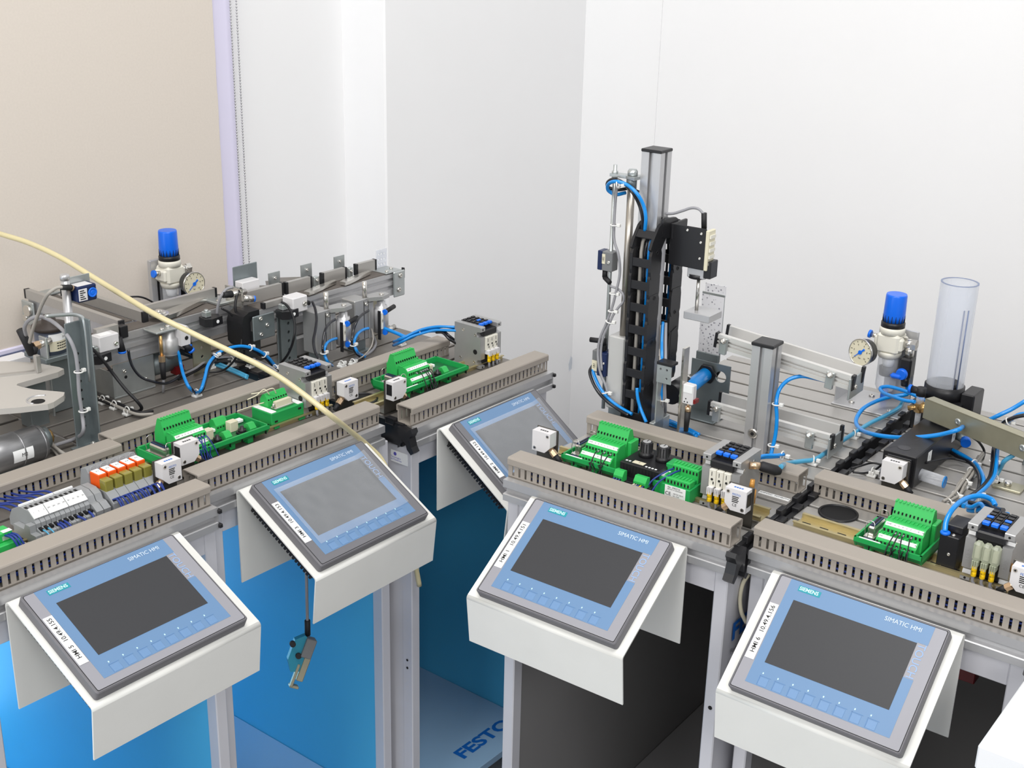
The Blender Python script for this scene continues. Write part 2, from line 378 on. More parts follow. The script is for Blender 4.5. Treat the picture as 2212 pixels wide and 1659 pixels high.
# ------------------------------------------------------------------ trolleys
WORD = {'A': 'with the panel numbered 5', 'B': 'with the panel numbered 3', 'C': 'with the panel numbered 2', 'D': 'with the panel numbered 1', 'E': 'with the panel numbered 6'}
SIDE = {'A': 'left', 'B': 'left', 'C': 'left', 'D': 'right', 'E': 'right'}
TL = {'A': 'pale trolley with inside panel tinted daylight blue, under the panel numbered 5',
      'B': 'pale trolley with inside panel tinted daylight blue, hanging sensor in front of it, panel numbered 3',
      'C': 'pale trolley in the corner with large blue lettering on its shelf, panel numbered 2',
      'D': 'pale trolley with inside painted dark for shade and blue side lettering, panel numbered 1',
      'E': 'pale trolley with dark inside below the panel numbered 6, at the picture edge'}
def trolley(k):
    left = SIDE[k] == 'left'
    t = T('trolley', TL[k], 'trolley', k, ({'A': 0.005, 'B': 0.019}.get(k, 0.0), 0, -0.80), group='bench trolleys')
    mi = M_panel_daylight if left else M_panel_shade; ms = M_shelf_daylight if left else M_shelf_grey
    zt = 0.766
    for s, x0 in ((0, 0.0), (1, 0.331)):
        xo = 0.0 if s == 0 else 0.35; xi = 0.019 if s == 0 else 0.331
        b = MB(); b.box(min(xo, xi), max(xo, xi), 0.0, 0.022, 0.07, zt, 0.0015); t.part('leg', b, M_lilac)
        b = MB(); b.box(min(xo, xi), max(xo, xi), 0.66, 0.682, 0.07, zt, 0.0015); t.part('leg', b, M_lilac)
        xm = 0.009 if s == 0 else 0.341
        b = MB(); b.box(min(xo + (0.001 if s == 0 else -0.001), xm), max(xo + (0.001 if s == 0 else -0.001), xm), 0.02, 0.665, 0.075, zt - 0.004)
        p = t.part('side_panel', b, M_lilac)
        b = MB(); b.box(min(xm, xi - (0.001 if s == 0 else -0.001)), max(xm, xi - (0.001 if s == 0 else -0.001)), 0.02, 0.665, 0.075, zt - 0.004)
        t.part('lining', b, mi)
        if s == 0 and k == 'C':
            b = MB(); b.m(0).box(-0.0008, 0.0, 0.008, 0.044, 0.730, 0.750)
            FM = Matrix.Translation((-0.0008, 0.0, 0.0)) @ Matrix.Rotation(-PI / 2, 4, 'Z') @ Matrix.Rotation(PI / 2, 4, 'X')
            F2 = lambda y, z: Matrix.Translation((-0.0008, y, z)) @ Matrix.Rotation(-PI / 2, 4, 'Z') @ Matrix.Rotation(PI / 2, 4, 'X')
            b.m(1).lathe([(0.0030, 0), (0.0030, 0.0003)], (-0.0009, 0.034, 0.7445), (-1, 0, 0), seg=16)
            b.text('Tecnologico', 0.0044, F2(0.0435, 0.7385), align='LEFT'); b.text('de Monterrey', 0.0042, F2(0.0435, 0.7345), align='LEFT')
            t.part('sticker', b, [M_print, mat('purple_ink', (0.09, 0.08, 0.42), 0.6)], p, 'small white sticker with purple print')
        if s == 0:
            b = MB()
            for z in (0.36, 0.375): b.lathe([(0.0022, 0), (0.0022, 0.0006)], (0 - 0.0004, 0.011, z), (-1, 0, 0), seg=10)
            t.part('rivet_holes', b, M_hole)
        if s == 1 and k == 'D':
            F2 = lambda y, z: Matrix.Translation((0.3503, y, z)) @ Matrix.Rotation(PI / 2, 4, 'Z') @ Matrix.Rotation(PI / 2, 4, 'X')
            b = MB(); b.m(0).text('FESTO', 0.036, F2(0.026, 0.664), offset=0.035, sx=1.25)
            b.m(1).text('Festo Didactic', 0.011, F2(0.026, 0.636)); b.text('D-73734 Esslingen', 0.011, F2(0.022, 0.618)); b.text('Modulares Produktions', 0.009, F2(0.026, 0.604))
            t.part('lettering', b, [M_pblue, M_ink], p)
    for y in (0.001, 0.662):
        b = MB(); b.box(0.019, 0.331, y, y + 0.02, zt - 0.035, zt, 0.001); t.part('top_rail', b, M_lilac)
    b = MB(); b.box(0.019, 0.331, -0.02 if left else 0.0, 0.66, 0.070, 0.085, 0.001)
    sh = t.part('shelf', b, ms)
    if k not in 'AB':  # backs of A and B left open for the added blue glow
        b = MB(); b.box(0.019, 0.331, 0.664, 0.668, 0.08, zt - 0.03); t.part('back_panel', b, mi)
    if k == 'C':
        b = MB(); b.text('FESTO', 0.038, FT(0.155, 0.030, 0.0853, 0.0), offset=0.035, sx=1.35); t.part('lettering', b, M_pblue, sh)
    for x in (0.03, 0.32):
        for y in (0.05, 0.62):
            b = MB(); b.cyl((x - 0.012, y, 0.03), (x + 0.012, y, 0.03), 0.03, seg=18); c = t.part('castor', b, M_black2)
            b = MB(); b.box(x - 0.016, x + 0.016, y - 0.016, y + 0.016, 0.045, 0.070, 0.002); t.part('fork', b, M_zinc, c)
    if k in 'DE':
        b = MB(); b.lathe([(0.003, 0), (0.003, 0.0005)], (0.341, -0.0002, 0.56), (0, -1, 0), seg=10); t.part('screw_hole', b, M_hole)
    return t
for k in 'ABCDE': trolley(k)
# ------------------------------------------------------------------ grooved aluminium bench plates
PLL = {'A': 'grooved aluminium bench plate carrying the grey silver motor', 'B': 'grooved aluminium bench plate under the crossing conveyor',
       'C': 'grooved aluminium bench plate under the long sorting conveyor by the corner', 'D': 'grooved aluminium bench plate carrying the tall lift column', 'E': 'grooved aluminium bench plate carrying the clear magazine tube'}
def plate_profile():
    p = [(-0.0015, 0.0)]
    for i in range(14):
        y = 0.0125 + 0.05 * i
        p += [(y - 0.0042, 0.0), (y - 0.0036, -0.001), (y - 0.0036, -0.006), (y - 0.007, -0.006), (y - 0.007, -0.012), (y + 0.007, -0.012), (y + 0.007, -0.006), (y + 0.0036, -0.006), (y + 0.0036, -0.001), (y + 0.0042, 0.0)]
    p += [(0.688, 0.0), (0.688, -0.032), (-0.0015, -0.032)]
    return p
def end_clip(t, x, sgn):
    # black plastic joining clip on the end of the plate
    b = MB(); b.box(x, x + sgn * 0.006, 0.012, 0.69, -0.036, 0.001, 0.001)
    for i in range(13):
        y = 0.0375 + 0.05 * i
        b.box(x, x + sgn * 0.008, y - 0.008, y + 0.010, -0.004, 0.0065, 0.001)
    hook = [(0.016, 0.0), (0.006, -0.002), (-0.004, -0.004), (-0.012, 0.002), (-0.015, -0.004), (-0.009, -0.014), (-0.013, -0.028), (-0.018, -0.036), (-0.012, -0.041), (-0.004, -0.034), (0.0, -0.024), (0.008, -0.020), (0.016, -0.036)]
    b.prism(hook, 'x', x, x + sgn * 0.014)
    t.part('end_clip', b, M_black)
def plate(k):
    t = T('bench_plate', PLL[k], 'bench plate', k, (0, 0, 0), group='grooved bench plates')
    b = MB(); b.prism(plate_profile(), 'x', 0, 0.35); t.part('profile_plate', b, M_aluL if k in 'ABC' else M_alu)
    b = MB(); b.prism([(-0.0015, 0.0), (-0.012, 0.0), (-0.012, -0.0115), (-0.0105, -0.0125), (-0.003, -0.0125), (-0.003, -0.0215), (-0.0105, -0.0215), (-0.012, -0.0225), (-0.012, -0.032), (-0.0015, -0.032)], 'x', 0, 0.35); t.part('front_rail', b, M_alu2)  # front edge in brighter metal to paint in its lighter reflection
    if k in 'CE' : end_clip(t, 0, -1)
    if k in 'DE': end_clip(t, 0.35, 1)
    if k in 'AC':
        b = MB(); b.box(0.35, 0.352, -0.0115, 0.688, -0.0315, -0.0005); t.part('end_cap', b, M_alu2)
        b = MB()
        for z in (-0.006, -0.027): b.box(0.350, 0.3555, -0.016, -0.006, z - 0.003, z + 0.003, 0.001)
        t.part('end_stop', b, M_black)
for k in 'ABCDE': plate(k)
# ------------------------------------------------------------------ slotted wiring ducts with lids
def duct_body(L, left_open=True):
    b = MB(); w, h = 0.0285, 0.0215
    b.box(0, L, 0, w, 0.0, 0.0018)
    for y in (0.0, w - 0.0014):
        b.box(0, L, y, y + 0.0014, 0.0, 0.0034); b.box(0, L, y, y + 0.0014, 0.0178, 0.0218)
        n = int(L / 0.0105); x = 0.0
        while x < L - 0.001:
            b.box(x, min(L, x + 0.0070), y, y + 0.0014, 0.0034, 0.0178); x += 0.0105
    return b
def duct_lid(L):
    w = 0.0285
    o = [(-0.0022, 0.0195), (-0.0026, 0.0200), (-0.0026, 0.0285), (-0.0016, 0.0302), (0.0002, 0.0308), (w - 0.0002, 0.0308), (w + 0.0016, 0.0302), (w + 0.0026, 0.0285), (w + 0.0026, 0.0200), (w + 0.0022, 0.0195)]
    i = [(w + 0.0006, 0.0195), (w + 0.0006, 0.0288), (-0.0006, 0.0288), (-0.0006, 0.0195)]
    b = MB(); b.prism(o + i, 'x', 0, L); return b
def duct(k, x, y, L, label, seed, lid_from=0.0):
    rnd = random.Random(seed)
    t = T('wiring_duct', label, 'wiring duct', k, (x, y, 0), group='slotted wiring ducts')
    bd = t.part('channel', duct_body(L), M_duct)
    t.part('lid', duct_lid(L - lid_from) if not lid_from else duct_lid(L - lid_from).at(0, 0, 0).shift((-lid_from, 0, 0)), M_duct)
    for c in range(3):
        b = MB(); yy = 0.006 + 0.008 * c
        for q in range(2):
            pts = [(0.03 + i * (L - 0.05) / 8, yy + rnd.uniform(-0.003, 0.003), 0.006 + 0.006 * q + rnd.uniform(-0.002, 0.003)) for i in range(9)]
            b.tube(pts, 0.0015, seg=5, res=3)
        t.part('wire_bundle', b, [M_wblue, M_wblack, M_dkblue][c])
    return t
duct('A', -0.12, 0.0, 0.4685, 'front taupe slotted wiring duct above the panel numbered 5', 1)
duct('A', -0.12, 0.203, 0.4735, 'rear taupe slotted wiring duct behind the orange relays and the silver motor', 2)
duct('B', 0.0, 0.0, 0.3485, 'front taupe slotted wiring duct above the panel numbered 3', 3)
duct('B', 0.0, 0.193, 0.3400, 'rear taupe slotted wiring duct behind the double green board', 4)
duct('C', 0.0, 0.0, 0.3485, 'front taupe slotted wiring duct above the film-covered corner panel numbered 2', 5)
duct('C', -0.09, 0.183, 0.386, 'rear taupe slotted wiring duct below the sorting conveyor, ending at the corner valve block', 6)
duct('D', 0.0, 0.0, 0.3485, 'front taupe slotted wiring duct above the panel numbered 1', 7)
duct('D', 0.0, 0.203, 0.3480, 'rear taupe slotted wiring duct at the foot of the lift column', 8)
duct('E', 0.0, 0.0, 0.42, 'front taupe slotted wiring duct above the panel numbered 6', 9)
duct('E', -0.008, 0.196, 0.42, 'rear taupe slotted wiring duct behind the rightmost green board', 10)
# ------------------------------------------------------------------ operator panels on bent white brackets
HM = {'A': (0.4495, 0.0482, -0.0325, 0.0028, 0.0080, '5', '10.49.4.155', 'white operator panel console with strip reading HMI 5'),
      'B': (0.5154, 0.0645, -0.0321, 0.0041, 0.0104, '3', '10.49.4.153', 'white operator panel console under crinkled film, strip reading HMI 3'),
      'C': (0.6106, 0.0526, -0.0373, -0.0008, 0.0126, '2', '10.49.4.152', 'white operator panel console in the corner, strip reading HMI 2'),
      'D': (0.5749, 0.0726, -0.0356, 0.0030, 0.0156, '1', '10.49.4.151', 'white operator panel console with strip reading HMI 1'),
      'E': (0.6968, 0.0566, -0.0357, -0.0017, 0.0158, '6', '10.49.4.156', 'white operator panel console with strip reading HMI 6, largest in view')}
def bend(pts, r, n=4):
    out = [Vector(pts[0])]
    for i in range(1, len(pts) - 1):
        a, c, d = Vector(pts[i - 1]), Vector(pts[i]), Vector(pts[i + 1])
        u, w = (a - c).normalized(), (d - c).normalized(); half = math.acos(max(-1, min(1, u.dot(w)))) / 2
        q = r / math.tan(half); p0, p1 = c + u * q, c + w * q; ce = c + (u + w).normalized() * (r / math.sin(half))
        a0 = p0 - ce; a1 = p1 - ce; tot = a0.angle(a1); sg = 1 if a0.x * a1.y - a0.y * a1.x > 0 else -1
        for j in range(n + 1):
            g = sg * tot * j / n; out.append(ce + Vector((a0.x * math.cos(g) - a0.y * math.sin(g), a0.x * math.sin(g) + a0.y * math.cos(g))))
    out.append(Vector(pts[-1])); return out
def console(k):
    tilt, hx, hy, hz, bx, num, ip, lab = HM[k]
    c, s = math.cos(tilt), math.sin(tilt); ho, m, L, fl, fa, bl, bw = 0.0137, 0.0142, 0.1791, 0.0713, 0.1089, 0.149, 0.2406
    x0 = hx - bx
    t = T('operator_console', lab, 'operator panel', k, (x0, 0, 0), group='operator consoles')
    bt = (hy + m * c + ho * s, hz + m * s - ho * c); ft = (bt[0] - L * c, bt[1] - L * s)
    fb = (ft[0] + fl * math.sin(fa), ft[1] - fl * math.cos(fa)); bb = (bt[0], bt[1] - bl)
    outer = bend([bb, bt, ft, fb], 0.006)
    inner = []
    for i, p in enumerate(outer):                       # offset inward by the sheet thickness
        a = outer[max(i - 1, 0)]; d = outer[min(i + 1, len(outer) - 1)]; tg = (d - a).normalized(); nrm = Vector((-tg.y, tg.x))
        inner.append(p + nrm * 0.002)
    b = MB(); n = len(outer); vs = []
    for x in (0.0, bw):
        vs += [(x, p.x, p.y) for p in outer] + [(x, p.x, p.y) for p in inner]
    fs = []; sm = []
    for i in range(n - 1):
        fs += [(i, i + 1, 2 * n + i + 1, 2 * n + i), (n + i, 3 * n + i, 3 * n + i + 1, n + i + 1), (i, n + i, n + i + 1, i + 1), (2 * n + i, 2 * n + i + 1, 3 * n + i + 1, 3 * n + i)]; q_ = (outer[i + 1] - outer[i]).length < 0.01; sm += [q_, q_, False, False]
    fs += [(0, 2 * n, 3 * n, n), (n - 1, 2 * n - 1, 4 * n - 1, 3 * n - 1)]; sm += [False, False]
    b.add(vs, fs, sm)
    t.part('bracket', b, M_white)
    # the panel itself: local u along X, v down the slope, n out of the face
    PM = Matrix.Translation((hx - x0, hy, hz)) @ Matrix.Rotation(tilt, 4, 'X')
    def pm(): q = MB(); q.x = PM; return q
    def rrect(u0, u1, v0, v1, r, n=4):
        P = []
        for cx, cy, a0 in ((u1 - r, -v0 - r, 0), (u0 + r, -v0 - r, PI / 2), (u0 + r, -v1 + r, PI), (u1 - r, -v1 + r, 1.5 * PI)):
            for j in range(n + 1): a = a0 + PI / 2 * j / n; P.append((cx + r * math.cos(a), cy + r * math.sin(a)))
        return P
    q = pm(); o1 = rrect(0, 0.214, 0, 0.158, 0.004); o2 = rrect(0.0012, 0.2128, 0.0012, 0.1568, 0.0035); nn = len(o1)
    vs = [(a, d, -ho + 0.0005) for a, d in o1] + [(a, d, -0.0014) for a, d in o1] + [(a, d, 0) for a, d in o2]
    fs = [tuple(range(nn))] + [(j * nn + i, j * nn + (i + 1) % nn, (j + 1) * nn + (i + 1) % nn, (j + 1) * nn + i) for j in (0, 1) for i in range(nn)] + [tuple(2 * nn + i for i in range(nn))]
    q.add(vs, fs); bz = t.part('bezel', q, M_bezel)
    film = k in 'BC'
    q = pm(); q.m(1).prism(rrect(0.0025, 0.2115, 0.0025, 0.1555, 0.002), 'z', 0.0, 0.0002); q.m(0).prism(rrect(0.0032, 0.2108, 0.0032, 0.1548, 0.002), 'z', 0.0, 0.0004)
    t.part('membrane', q, [M_faceB if film else M_face, M_hole])
    q = pm(); u0, u1 = 0.0165, 0.1965
    q.prism([(u0, -0.0033), (u1, -0.0033), (u1, -0.0275), (0.1842, -0.0275), (0.1842, -0.072), (u1, -0.072), (u1, -0.1445), (u0 + 0.0012, -0.1445)], 'z', 0.0, 0.0006)
    t.part('blue_field', q, M_hblue)
    q = pm(); q.box(0.0301, 0.1842, -0.1144, -0.0285, 0.0, 0.0009); t.part('touchscreen', q, M_screen)
    q = pm(); q.m(0).box(0.0295, 0.058, -0.0155, -0.0080, 0.0, 0.0008); q.m(1).text('SIEMENS', 0.0066, Matrix.Translation((0.0308, -0.0117, 0.0009)), offset=0.022)
    t.part('maker_plate', q, [M_teal, M_tealf])
    q = pm(); q.m(0).text('SIMATIC HMI', 0.0078, Matrix.Translation((0.1842, -0.0125, 0.0008)), align='RIGHT')
    q.m(1).text('TOUCH', 0.0135, Matrix.Translation((0.1905, -0.0275, 0.0008)) @ Matrix.Rotation(-PI / 2, 4, 'Z'), sx=0.92, depth=-0.0001)
    q.m(0)
    t.part('lettering', q, [mat('pale_blue_print', (0.60, 0.70, 0.82), 0.5), mat('dull_blue_print', (0.25, 0.38, 0.62), 0.5)])
    for i in range(8):
        ku = 0.0318 + i * 0.0192
        q = pm(); q.m(0).box(ku + 0.001, ku + 0.0125, -0.1435, -0.1325, 0.0, 0.00095, 0.0004)
        q.m(1).box(ku, ku + 0.0137, -0.1318, -0.1311, 0.0, 0.0008); q.box(ku, ku + 0.0007, -0.1435, -0.1311, 0.0, 0.0008)
        q.m(2).box(ku + 0.0018, ku + 0.0032, -0.1288, -0.1268, 0.0, 0.0008)
        t.part('function_key', q, [M_key, M_keyline, M_tealf])
    q = pm(); q.m(0).box(0.0045, 0.0162, -0.1165, -0.0412, 0.0, 0.0012)
    if k == 'E': q.x = PM
    tx = 'HMI ' + num + '   ' + ip
    TM = (Matrix.Translation((0.0105, -0.1085, 0.0013)) @ Matrix.Rotation(PI / 2, 4, 'Z')) if True else None
    q.m(1).text(tx, 0.0082, TM, offset=0.008, sx=0.98)
    t.part('address_strip', q, [M_print, M_ink])
    if film:
        q = pm(); rnd = random.Random(num); nx, ny = 26, 16; vs = []; fs = []
        for j in range(ny + 1):
            for i in range(nx + 1):
                a = i / nx; d = j / ny; e = min(a, 1 - a, d, 1 - d) < 0.02
                hgt = 0.0016 + (0 if e else rnd.uniform(0, 0.0010)) + 0.0014 * max(0, math.sin(a * 9 + d * 5)) * (0 if e else 1)
                if a > 0.93: hgt += (a - 0.93) * 0.10 * (1 - d * 0.6)
                vs.append((0.0235 + a * 0.172, -0.0215 - d * 0.106, hgt))
        for j in range(ny):
            for i in range(nx): p = j * (nx + 1) + i; fs.append((p, p + 1, p + nx + 2, p + nx + 1))
        q.add(vs, fs, True); t.part('protective_film', q, M_film, None, 'crinkled clear film')
    q = pm(); q.box(0.010, 0.204, -0.149, -0.009, -0.045, -ho - 0.0025, 0.002)
    for i in range(22):
        q.box(0.0075, 0.012, -0.146 + i * 0.0062, -0.1425 + i * 0.0062, -0.046, -ho - 0.010)
    t.part('rear_housing', q, M_black)
    return t
for k in 'ABCDE': console(k)
# white desk corner close to the camera
b = MB(); b.box(0, 0.7, 0, 0.9, -0.028, 0, 0.002)
t = T('white_desk', 'plain white desk corner jutting in beside the panel numbered 6', 'desk', 'E', (0.3675, -0.2365, 0.0))
t.part('desk_top', b, mat('white_laminate', (0.84, 0.85, 0.87), 0.4))
for x, y in ((0.62, 0.06), (0.62, 0.84), (0.12, 0.84)):
    b = MB(); b.box(x, x + 0.04, y - 0.02, y + 0.02, -0.7955, -0.028, 0.002); t.part('leg', b, M_lilac)
# ------------------------------------------------------------------ gilt mounting rails under the modules
def din_rail(k, x0, x1, y, label):
    b = MB(); w = 0.0175
    pr = [(-w, 0.0065), (-w, 0.0078), (-w + 0.005, 0.0078), (-w + 0.005, 0.0013), (w - 0.005, 0.0013), (w - 0.005, 0.0078), (w, 0.0078), (w, 0.0065), (w - 0.0037, 0.0065), (w - 0.0037, 0.0), (-w + 0.0037, 0.0), (-w + 0.0037, 0.0065)]
    b.m(0).prism(pr, 'x', 0, x1 - x0)
    b.m(1)
    n = int((x1 - x0) / 0.025)
    for i in range(n): b.box(0.006 + i * 0.025, 0.018 + i * 0.025, -0.0025, 0.0025, 0.0012, 0.00145)
    solo('mounting_rail', label, 'mounting rail', k, b, [M_rail, M_hole], (x0, y, 0), group='gilt mounting rails')
din_rail('A', 0.02, 0.335, 0.096, 'gilt mounting rail under the grey terminal row and orange relays')
din_rail('B', 0.005, 0.345, 0.115, 'gilt mounting rail under the double green board')
din_rail('C', 0.0, 0.345, 0.112, 'gilt mounting rail under the green board nearest the room corner')
din_rail('D', 0.005, 0.345, 0.108, 'gilt mounting rail under the black twin-knob controller')
din_rail('E', 0.012, 0.345, 0.105, 'gilt mounting rail running past the round black opening')
# ------------------------------------------------------------------ white optical sensors
def optical_sensor(k, x, y, z, side, label, printed, foot=True, sz=0.0305, rz=0.0):
    t = T('optical_sensor', label, 'sensor', k, (x, y, 0), rz, group='white optical sensors')
    c = 0.009; d = 0.016
    if side == 'R': pr = [(c, 0), (sz, 0), (sz, sz), (0, sz), (0, c)]
    else: pr = [(0, 0), (sz - c, 0), (sz, c), (sz, sz), (0, sz)]
    b = MB(); b.prism([(p[0], z + p[1]) for p in pr], 'y', 0.0, d)
    body = t.part('body', b, M_sensor)
    xs = sz if side == 'R' else 0.0; s = 1 if side == 'R' else -1
    b = MB(); b.box(xs, xs + s * 0.0008, 0.0025, d - 0.002, z + 0.008, z + 0.026); t.part('lens_window', b, M_black, body)
    sc = ((0.0045, sz - 0.0045), (sz - 0.0045, 0.0045)) if side == 'R' else ((0.0045, 0.0045), (sz - 0.0045, sz - 0.0045))
    for q in sc:
        b = MB(); b.m(0).lathe([(0.0026, 0), (0.0026, 0.0006), (0.0016, 0.0006)], (q[0], 0.0, z + q[1]), (0, -1, 0), seg=12)
        b.m(1).lathe([(0.0014, 0), (0.0014, 0.0002)], (q[0], -0.0006, z + q[1]), (0, -1, 0), seg=6)
        t.part('screw', b, [M_steel, M_hole], body)
    b = MB()
    for i in range(4): b.box(0.009 + i * 0.0035, 0.0115 + i * 0.0035, 0.006, 0.009, z + sz, z + sz + 0.0002)
    if printed:
        b.m(0).text('FESTO', 0.0042, FX(0.0105, -0.0002, z + 0.0235)); b.m(1)
        for i in range(4): b.box(0.0105, 0.0200 - 0.001 * (i % 2), -0.0002, 0, z + 0.0195 - i * 0.0024, z + 0.0208 - i * 0.0024)
        b.text('CE', 0.0055, FX(0.0112, -0.0002, z + 0.0085))
        t.part('print', b, [M_pblue, M_ink], body)
    else: t.part('print', b, M_ink, body)
    cx = 0.0045 if side == 'R' else sz - 0.0045; dx = -s
    b = MB(); p0 = Vector((cx, d * 0.55, z + 0.0045)); dr = Vector((dx * 0.75, 0, -0.66))
    b.m(0).cyl(p0, p0 + dr * 0.010, 0.0042, seg=10); b.hexa(p0 + dr * 0.004, p0 + dr * 0.012, 0.0050)
    b.m(1).cyl(p0 + dr * 0.012, p0 + dr * 0.024, 0.0042, 0.0034, seg=10)
    t.part('connector', b, [M_copper, M_black2], body)
    if foot:
        b = MB(); b.box(-0.003, sz + 0.003, d, d + 0.002, 0.0005, z + sz + 0.001, 0.0005)
        b.box(-0.003, sz + 0.003, d, d + 0.022, 0.0, 0.002, 0.0005)
        t.part('bracket', b, mat('dark_steel', (0.10, 0.095, 0.085), 0.35, 0.7))
    return t
optical_sensor('A', 0.311, 0.048, 0.0265, 'R', 'white optical sensor beside the orange relays at the bench joint', True)
optical_sensor('B', 0.012, 0.047, 0.0265, 'L', 'white optical sensor in front of the double green board with dark window', False)
optical_sensor('B', 0.326, 0.052, 0.0285, 'R', 'white optical sensor between the two left-row valve blocks, beside the round hole', True)
optical_sensor('C', 0.0105, 0.048, 0.0265, 'L', 'white optical sensor on a tall dark bracket at the open duct end', False)
optical_sensor('D', 0.0055, 0.049, 0.027, 'L', 'white optical sensor in front of the corner operator panel', False)
optical_sensor('D', 0.3115, 0.050, 0.0265, 'R', 'white optical sensor in front of the valve block, beside a gold fitting', True)
optical_sensor('E', 0.0640, 0.250, 0.0260, 'L', 'white optical sensor at the foot of the black magazine block', False)
optical_sensor('E', 0.3030, 0.050, 0.0265, 'R', 'white optical sensor cut by the picture edge beside the three-cable valve block', True)
# ------------------------------------------------------------------ green terminal boards
def comb(b, x0, n, p, y0, y1, z0, z1):
    for i in range(n): b.box(x0 + i * p, x0 + i * p + p * 0.45, y0, y1, z0, z1)
def tower_shape(b, x0, x1, y0, yb, z0, z1):
    b.prism([(y0, z0), (yb, z0), (yb, z0 + (z1 - z0) * 0.55), (yb - (yb - y0) * 0.30, z1 - 0.001), (yb - (yb - y0) * 0.42, z1), (yb - (yb - y0) * 0.62, z1), (y0 + (yb - y0) * 0.02, z0 + (z1 - z0) * 0.52)], 'x', x0, x1)
def io_board(k, x0, y0, L, label, ext=0, wires=True, wcol='black', seed=1):
    rnd = random.Random(seed)
    t = T('terminal_board', label, 'terminal board', k, (x0, y0, 0), group='green terminal boards')
    b = MB(); D = 0.076; z0, z1 = 0.008, 0.0225
    # trough housing with a lip
    b.m(0).prism([(0, z1), (0.0035, z1), (0.0045, z0 + 0.004), (D - 0.0045, z0 + 0.004), (D - 0.0035, z1), (D, z1), (D + 0.0005, z1 - 0.006), (D - 0.006, z0), (0.008, z0), (-0.0005, z1 - 0.006)], 'x', 0, L)
    b.prism([(0, z1), (D, z1), (D, z1 - 0.006), (D - 0.006, z0), (0.006, z0), (0, z1 - 0.006)], 'x', 0, 0.0025); b.prism([(0, z1), (D, z1), (D, z1 - 0.006), (D - 0.006, z0), (0.006, z0), (0, z1 - 0.006)], 'x', L - 0.0025, L)
    for i in range(max(1, int(L / 0.035))): b.box(0.012 + i * 0.034, 0.022 + i * 0.034, 0.008, 0.068, 0.001, z0)
    b.m(1)
    for i in range(int(L / 0.0225)): b.box(0.02 + i * 0.0225, 0.0207 + i * 0.0225, 0.0006, 0.004, z0 + 0.001, z1 - 0.008)
    hs = t.part('housing', b, [M_greend, M_hole])
    b = MB(); b.box(0.0035, L - 0.0035, 0.005, D - 0.005, z0 + 0.0042, z0 + 0.0058); t.part('circuit_board', b, M_pcb)
    b = MB(); b.box(0.006, 0.034, 0.0012, 0.0036, z1, z1 + 0.0003); t.part('marker_strip', b, M_print)
    # plug connector with wire bails, lying across the board
    b = MB(); zc = z0 + 0.0058
    b.m(1).box(0.0075, 0.0205, 0.012, 0.064, zc, zc + 0.005, 0.001)
    b.m(0).box(0.009, 0.019, 0.020, 0.056, zc + 0.005, zc + 0.0185, 0.002); b.box(0.007, 0.021, 0.014, 0.062, zc + 0.005, zc + 0.0062)
    b.m(1).box(0.0105, 0.0175, 0.0225, 0.0535, zc + 0.0185, zc + 0.0205, 0.0005)
    b.m(2).box(0.0128, 0.0152, 0.025, 0.051, zc + 0.0205, zc + 0.0207)
    cn = t.part('plug_connector', b, [M_steel, M_dkblue, M_hole])
    for yy, sg in ((0.0175, -1), (0.0585, 1)):
        b = MB()
        b.tube([(0.008, yy, zc + 0.004), (0.008, yy + sg * 0.003, zc + 0.018), (0.010, yy + sg * 0.001, zc + 0.027), (0.018, yy + sg * 0.001, zc + 0.027), (0.020, yy + sg * 0.003, zc + 0.018), (0.020, yy, zc + 0.004)], 0.0006, seg=6, res=4)
        t.part('wire_bail', b, M_steel, cn)
    tx0 = 0.029; tw = 0.051; n = 10; p = tw / n
    b = MB(); b.m(0); tower_shape(b, tx0, tx0 + tw, 0.044, 0.068, zc, 0.062)
    comb(b, tx0, n, p, 0.0515, 0.0595, 0.0615, 0.0628)
    b.m(1)
    for i in range(n): b.box(tx0 + i * p + p * 0.33, tx0 + i * p + p * 0.63, 0.0466, 0.0495, 0.0475, 0.0505)
    t.part('terminal_tower', b, [M_green, M_hole])
    b = MB(); b.m(0).box(tx0 + tw, tx0 + tw + 0.006, 0.048, 0.070, zc, 0.046, 0.001); b.box(tx0 + 0.004, tx0 + tw + 0.004, 0.066, 0.073, zc, 0.044, 0.001); t.part('rear_terminal', b, M_green)
    for lvl, (yf, yb, zt) in enumerate(((0.006, 0.022, 0.0320), (0.018, 0.041, 0.0455))):
        b = MB(); b.m(0)
        dx = 0.0 if lvl else -0.003
        b.prism([(yf, zc), (yb, zc), (yb, zt), (yf + 0.0085, zt), (yf + 0.0025, zt - 0.0062), (yf, zt - 0.0072)], 'x', tx0 + dx, tx0 + tw + dx + 0.001)
        comb(b, tx0 + dx, n, p, yb - 0.009, yb - 0.001, zt - 0.0005, zt + 0.0012)
        b.m(1)
        for i in range(n): b.box(tx0 + dx + i * p + p * 0.25, tx0 + dx + i * p + p * 0.72, yf - 0.0004, yf + 0.003, zt - 0.0118, zt - 0.0080)
        tr = t.part('terminal_row', b, [M_green, M_hole])
        b = MB(); a = Matrix.Translation((tx0 + dx + 0.0015, yf + 0.0031, zt - 0.0058)) @ Matrix.Rotation(math.atan2(0.0062, 0.006), 4, 'X')
        b.x = a; b.m(0).box(0, tw - 0.002, 0.0006, 0.0058, 0.0002, 0.001); b.m(1)
        for i in range(n):
            if lvl or i in (0, n - 1, 5): b.text(('24VA I7 I6 I5 I4 I3 I2 I1 I0 24V' if lvl else '0VA 07 06 05 04 03 02 01 00 0V').split()[i], 0.0030, Matrix.Translation((0.001 + i * p, 0.0032, 0.0011)), sx=0.8)
        b.x = Matrix.Identity(4)
        t.part('number_strip', b, [M_print, M_ink], tr)
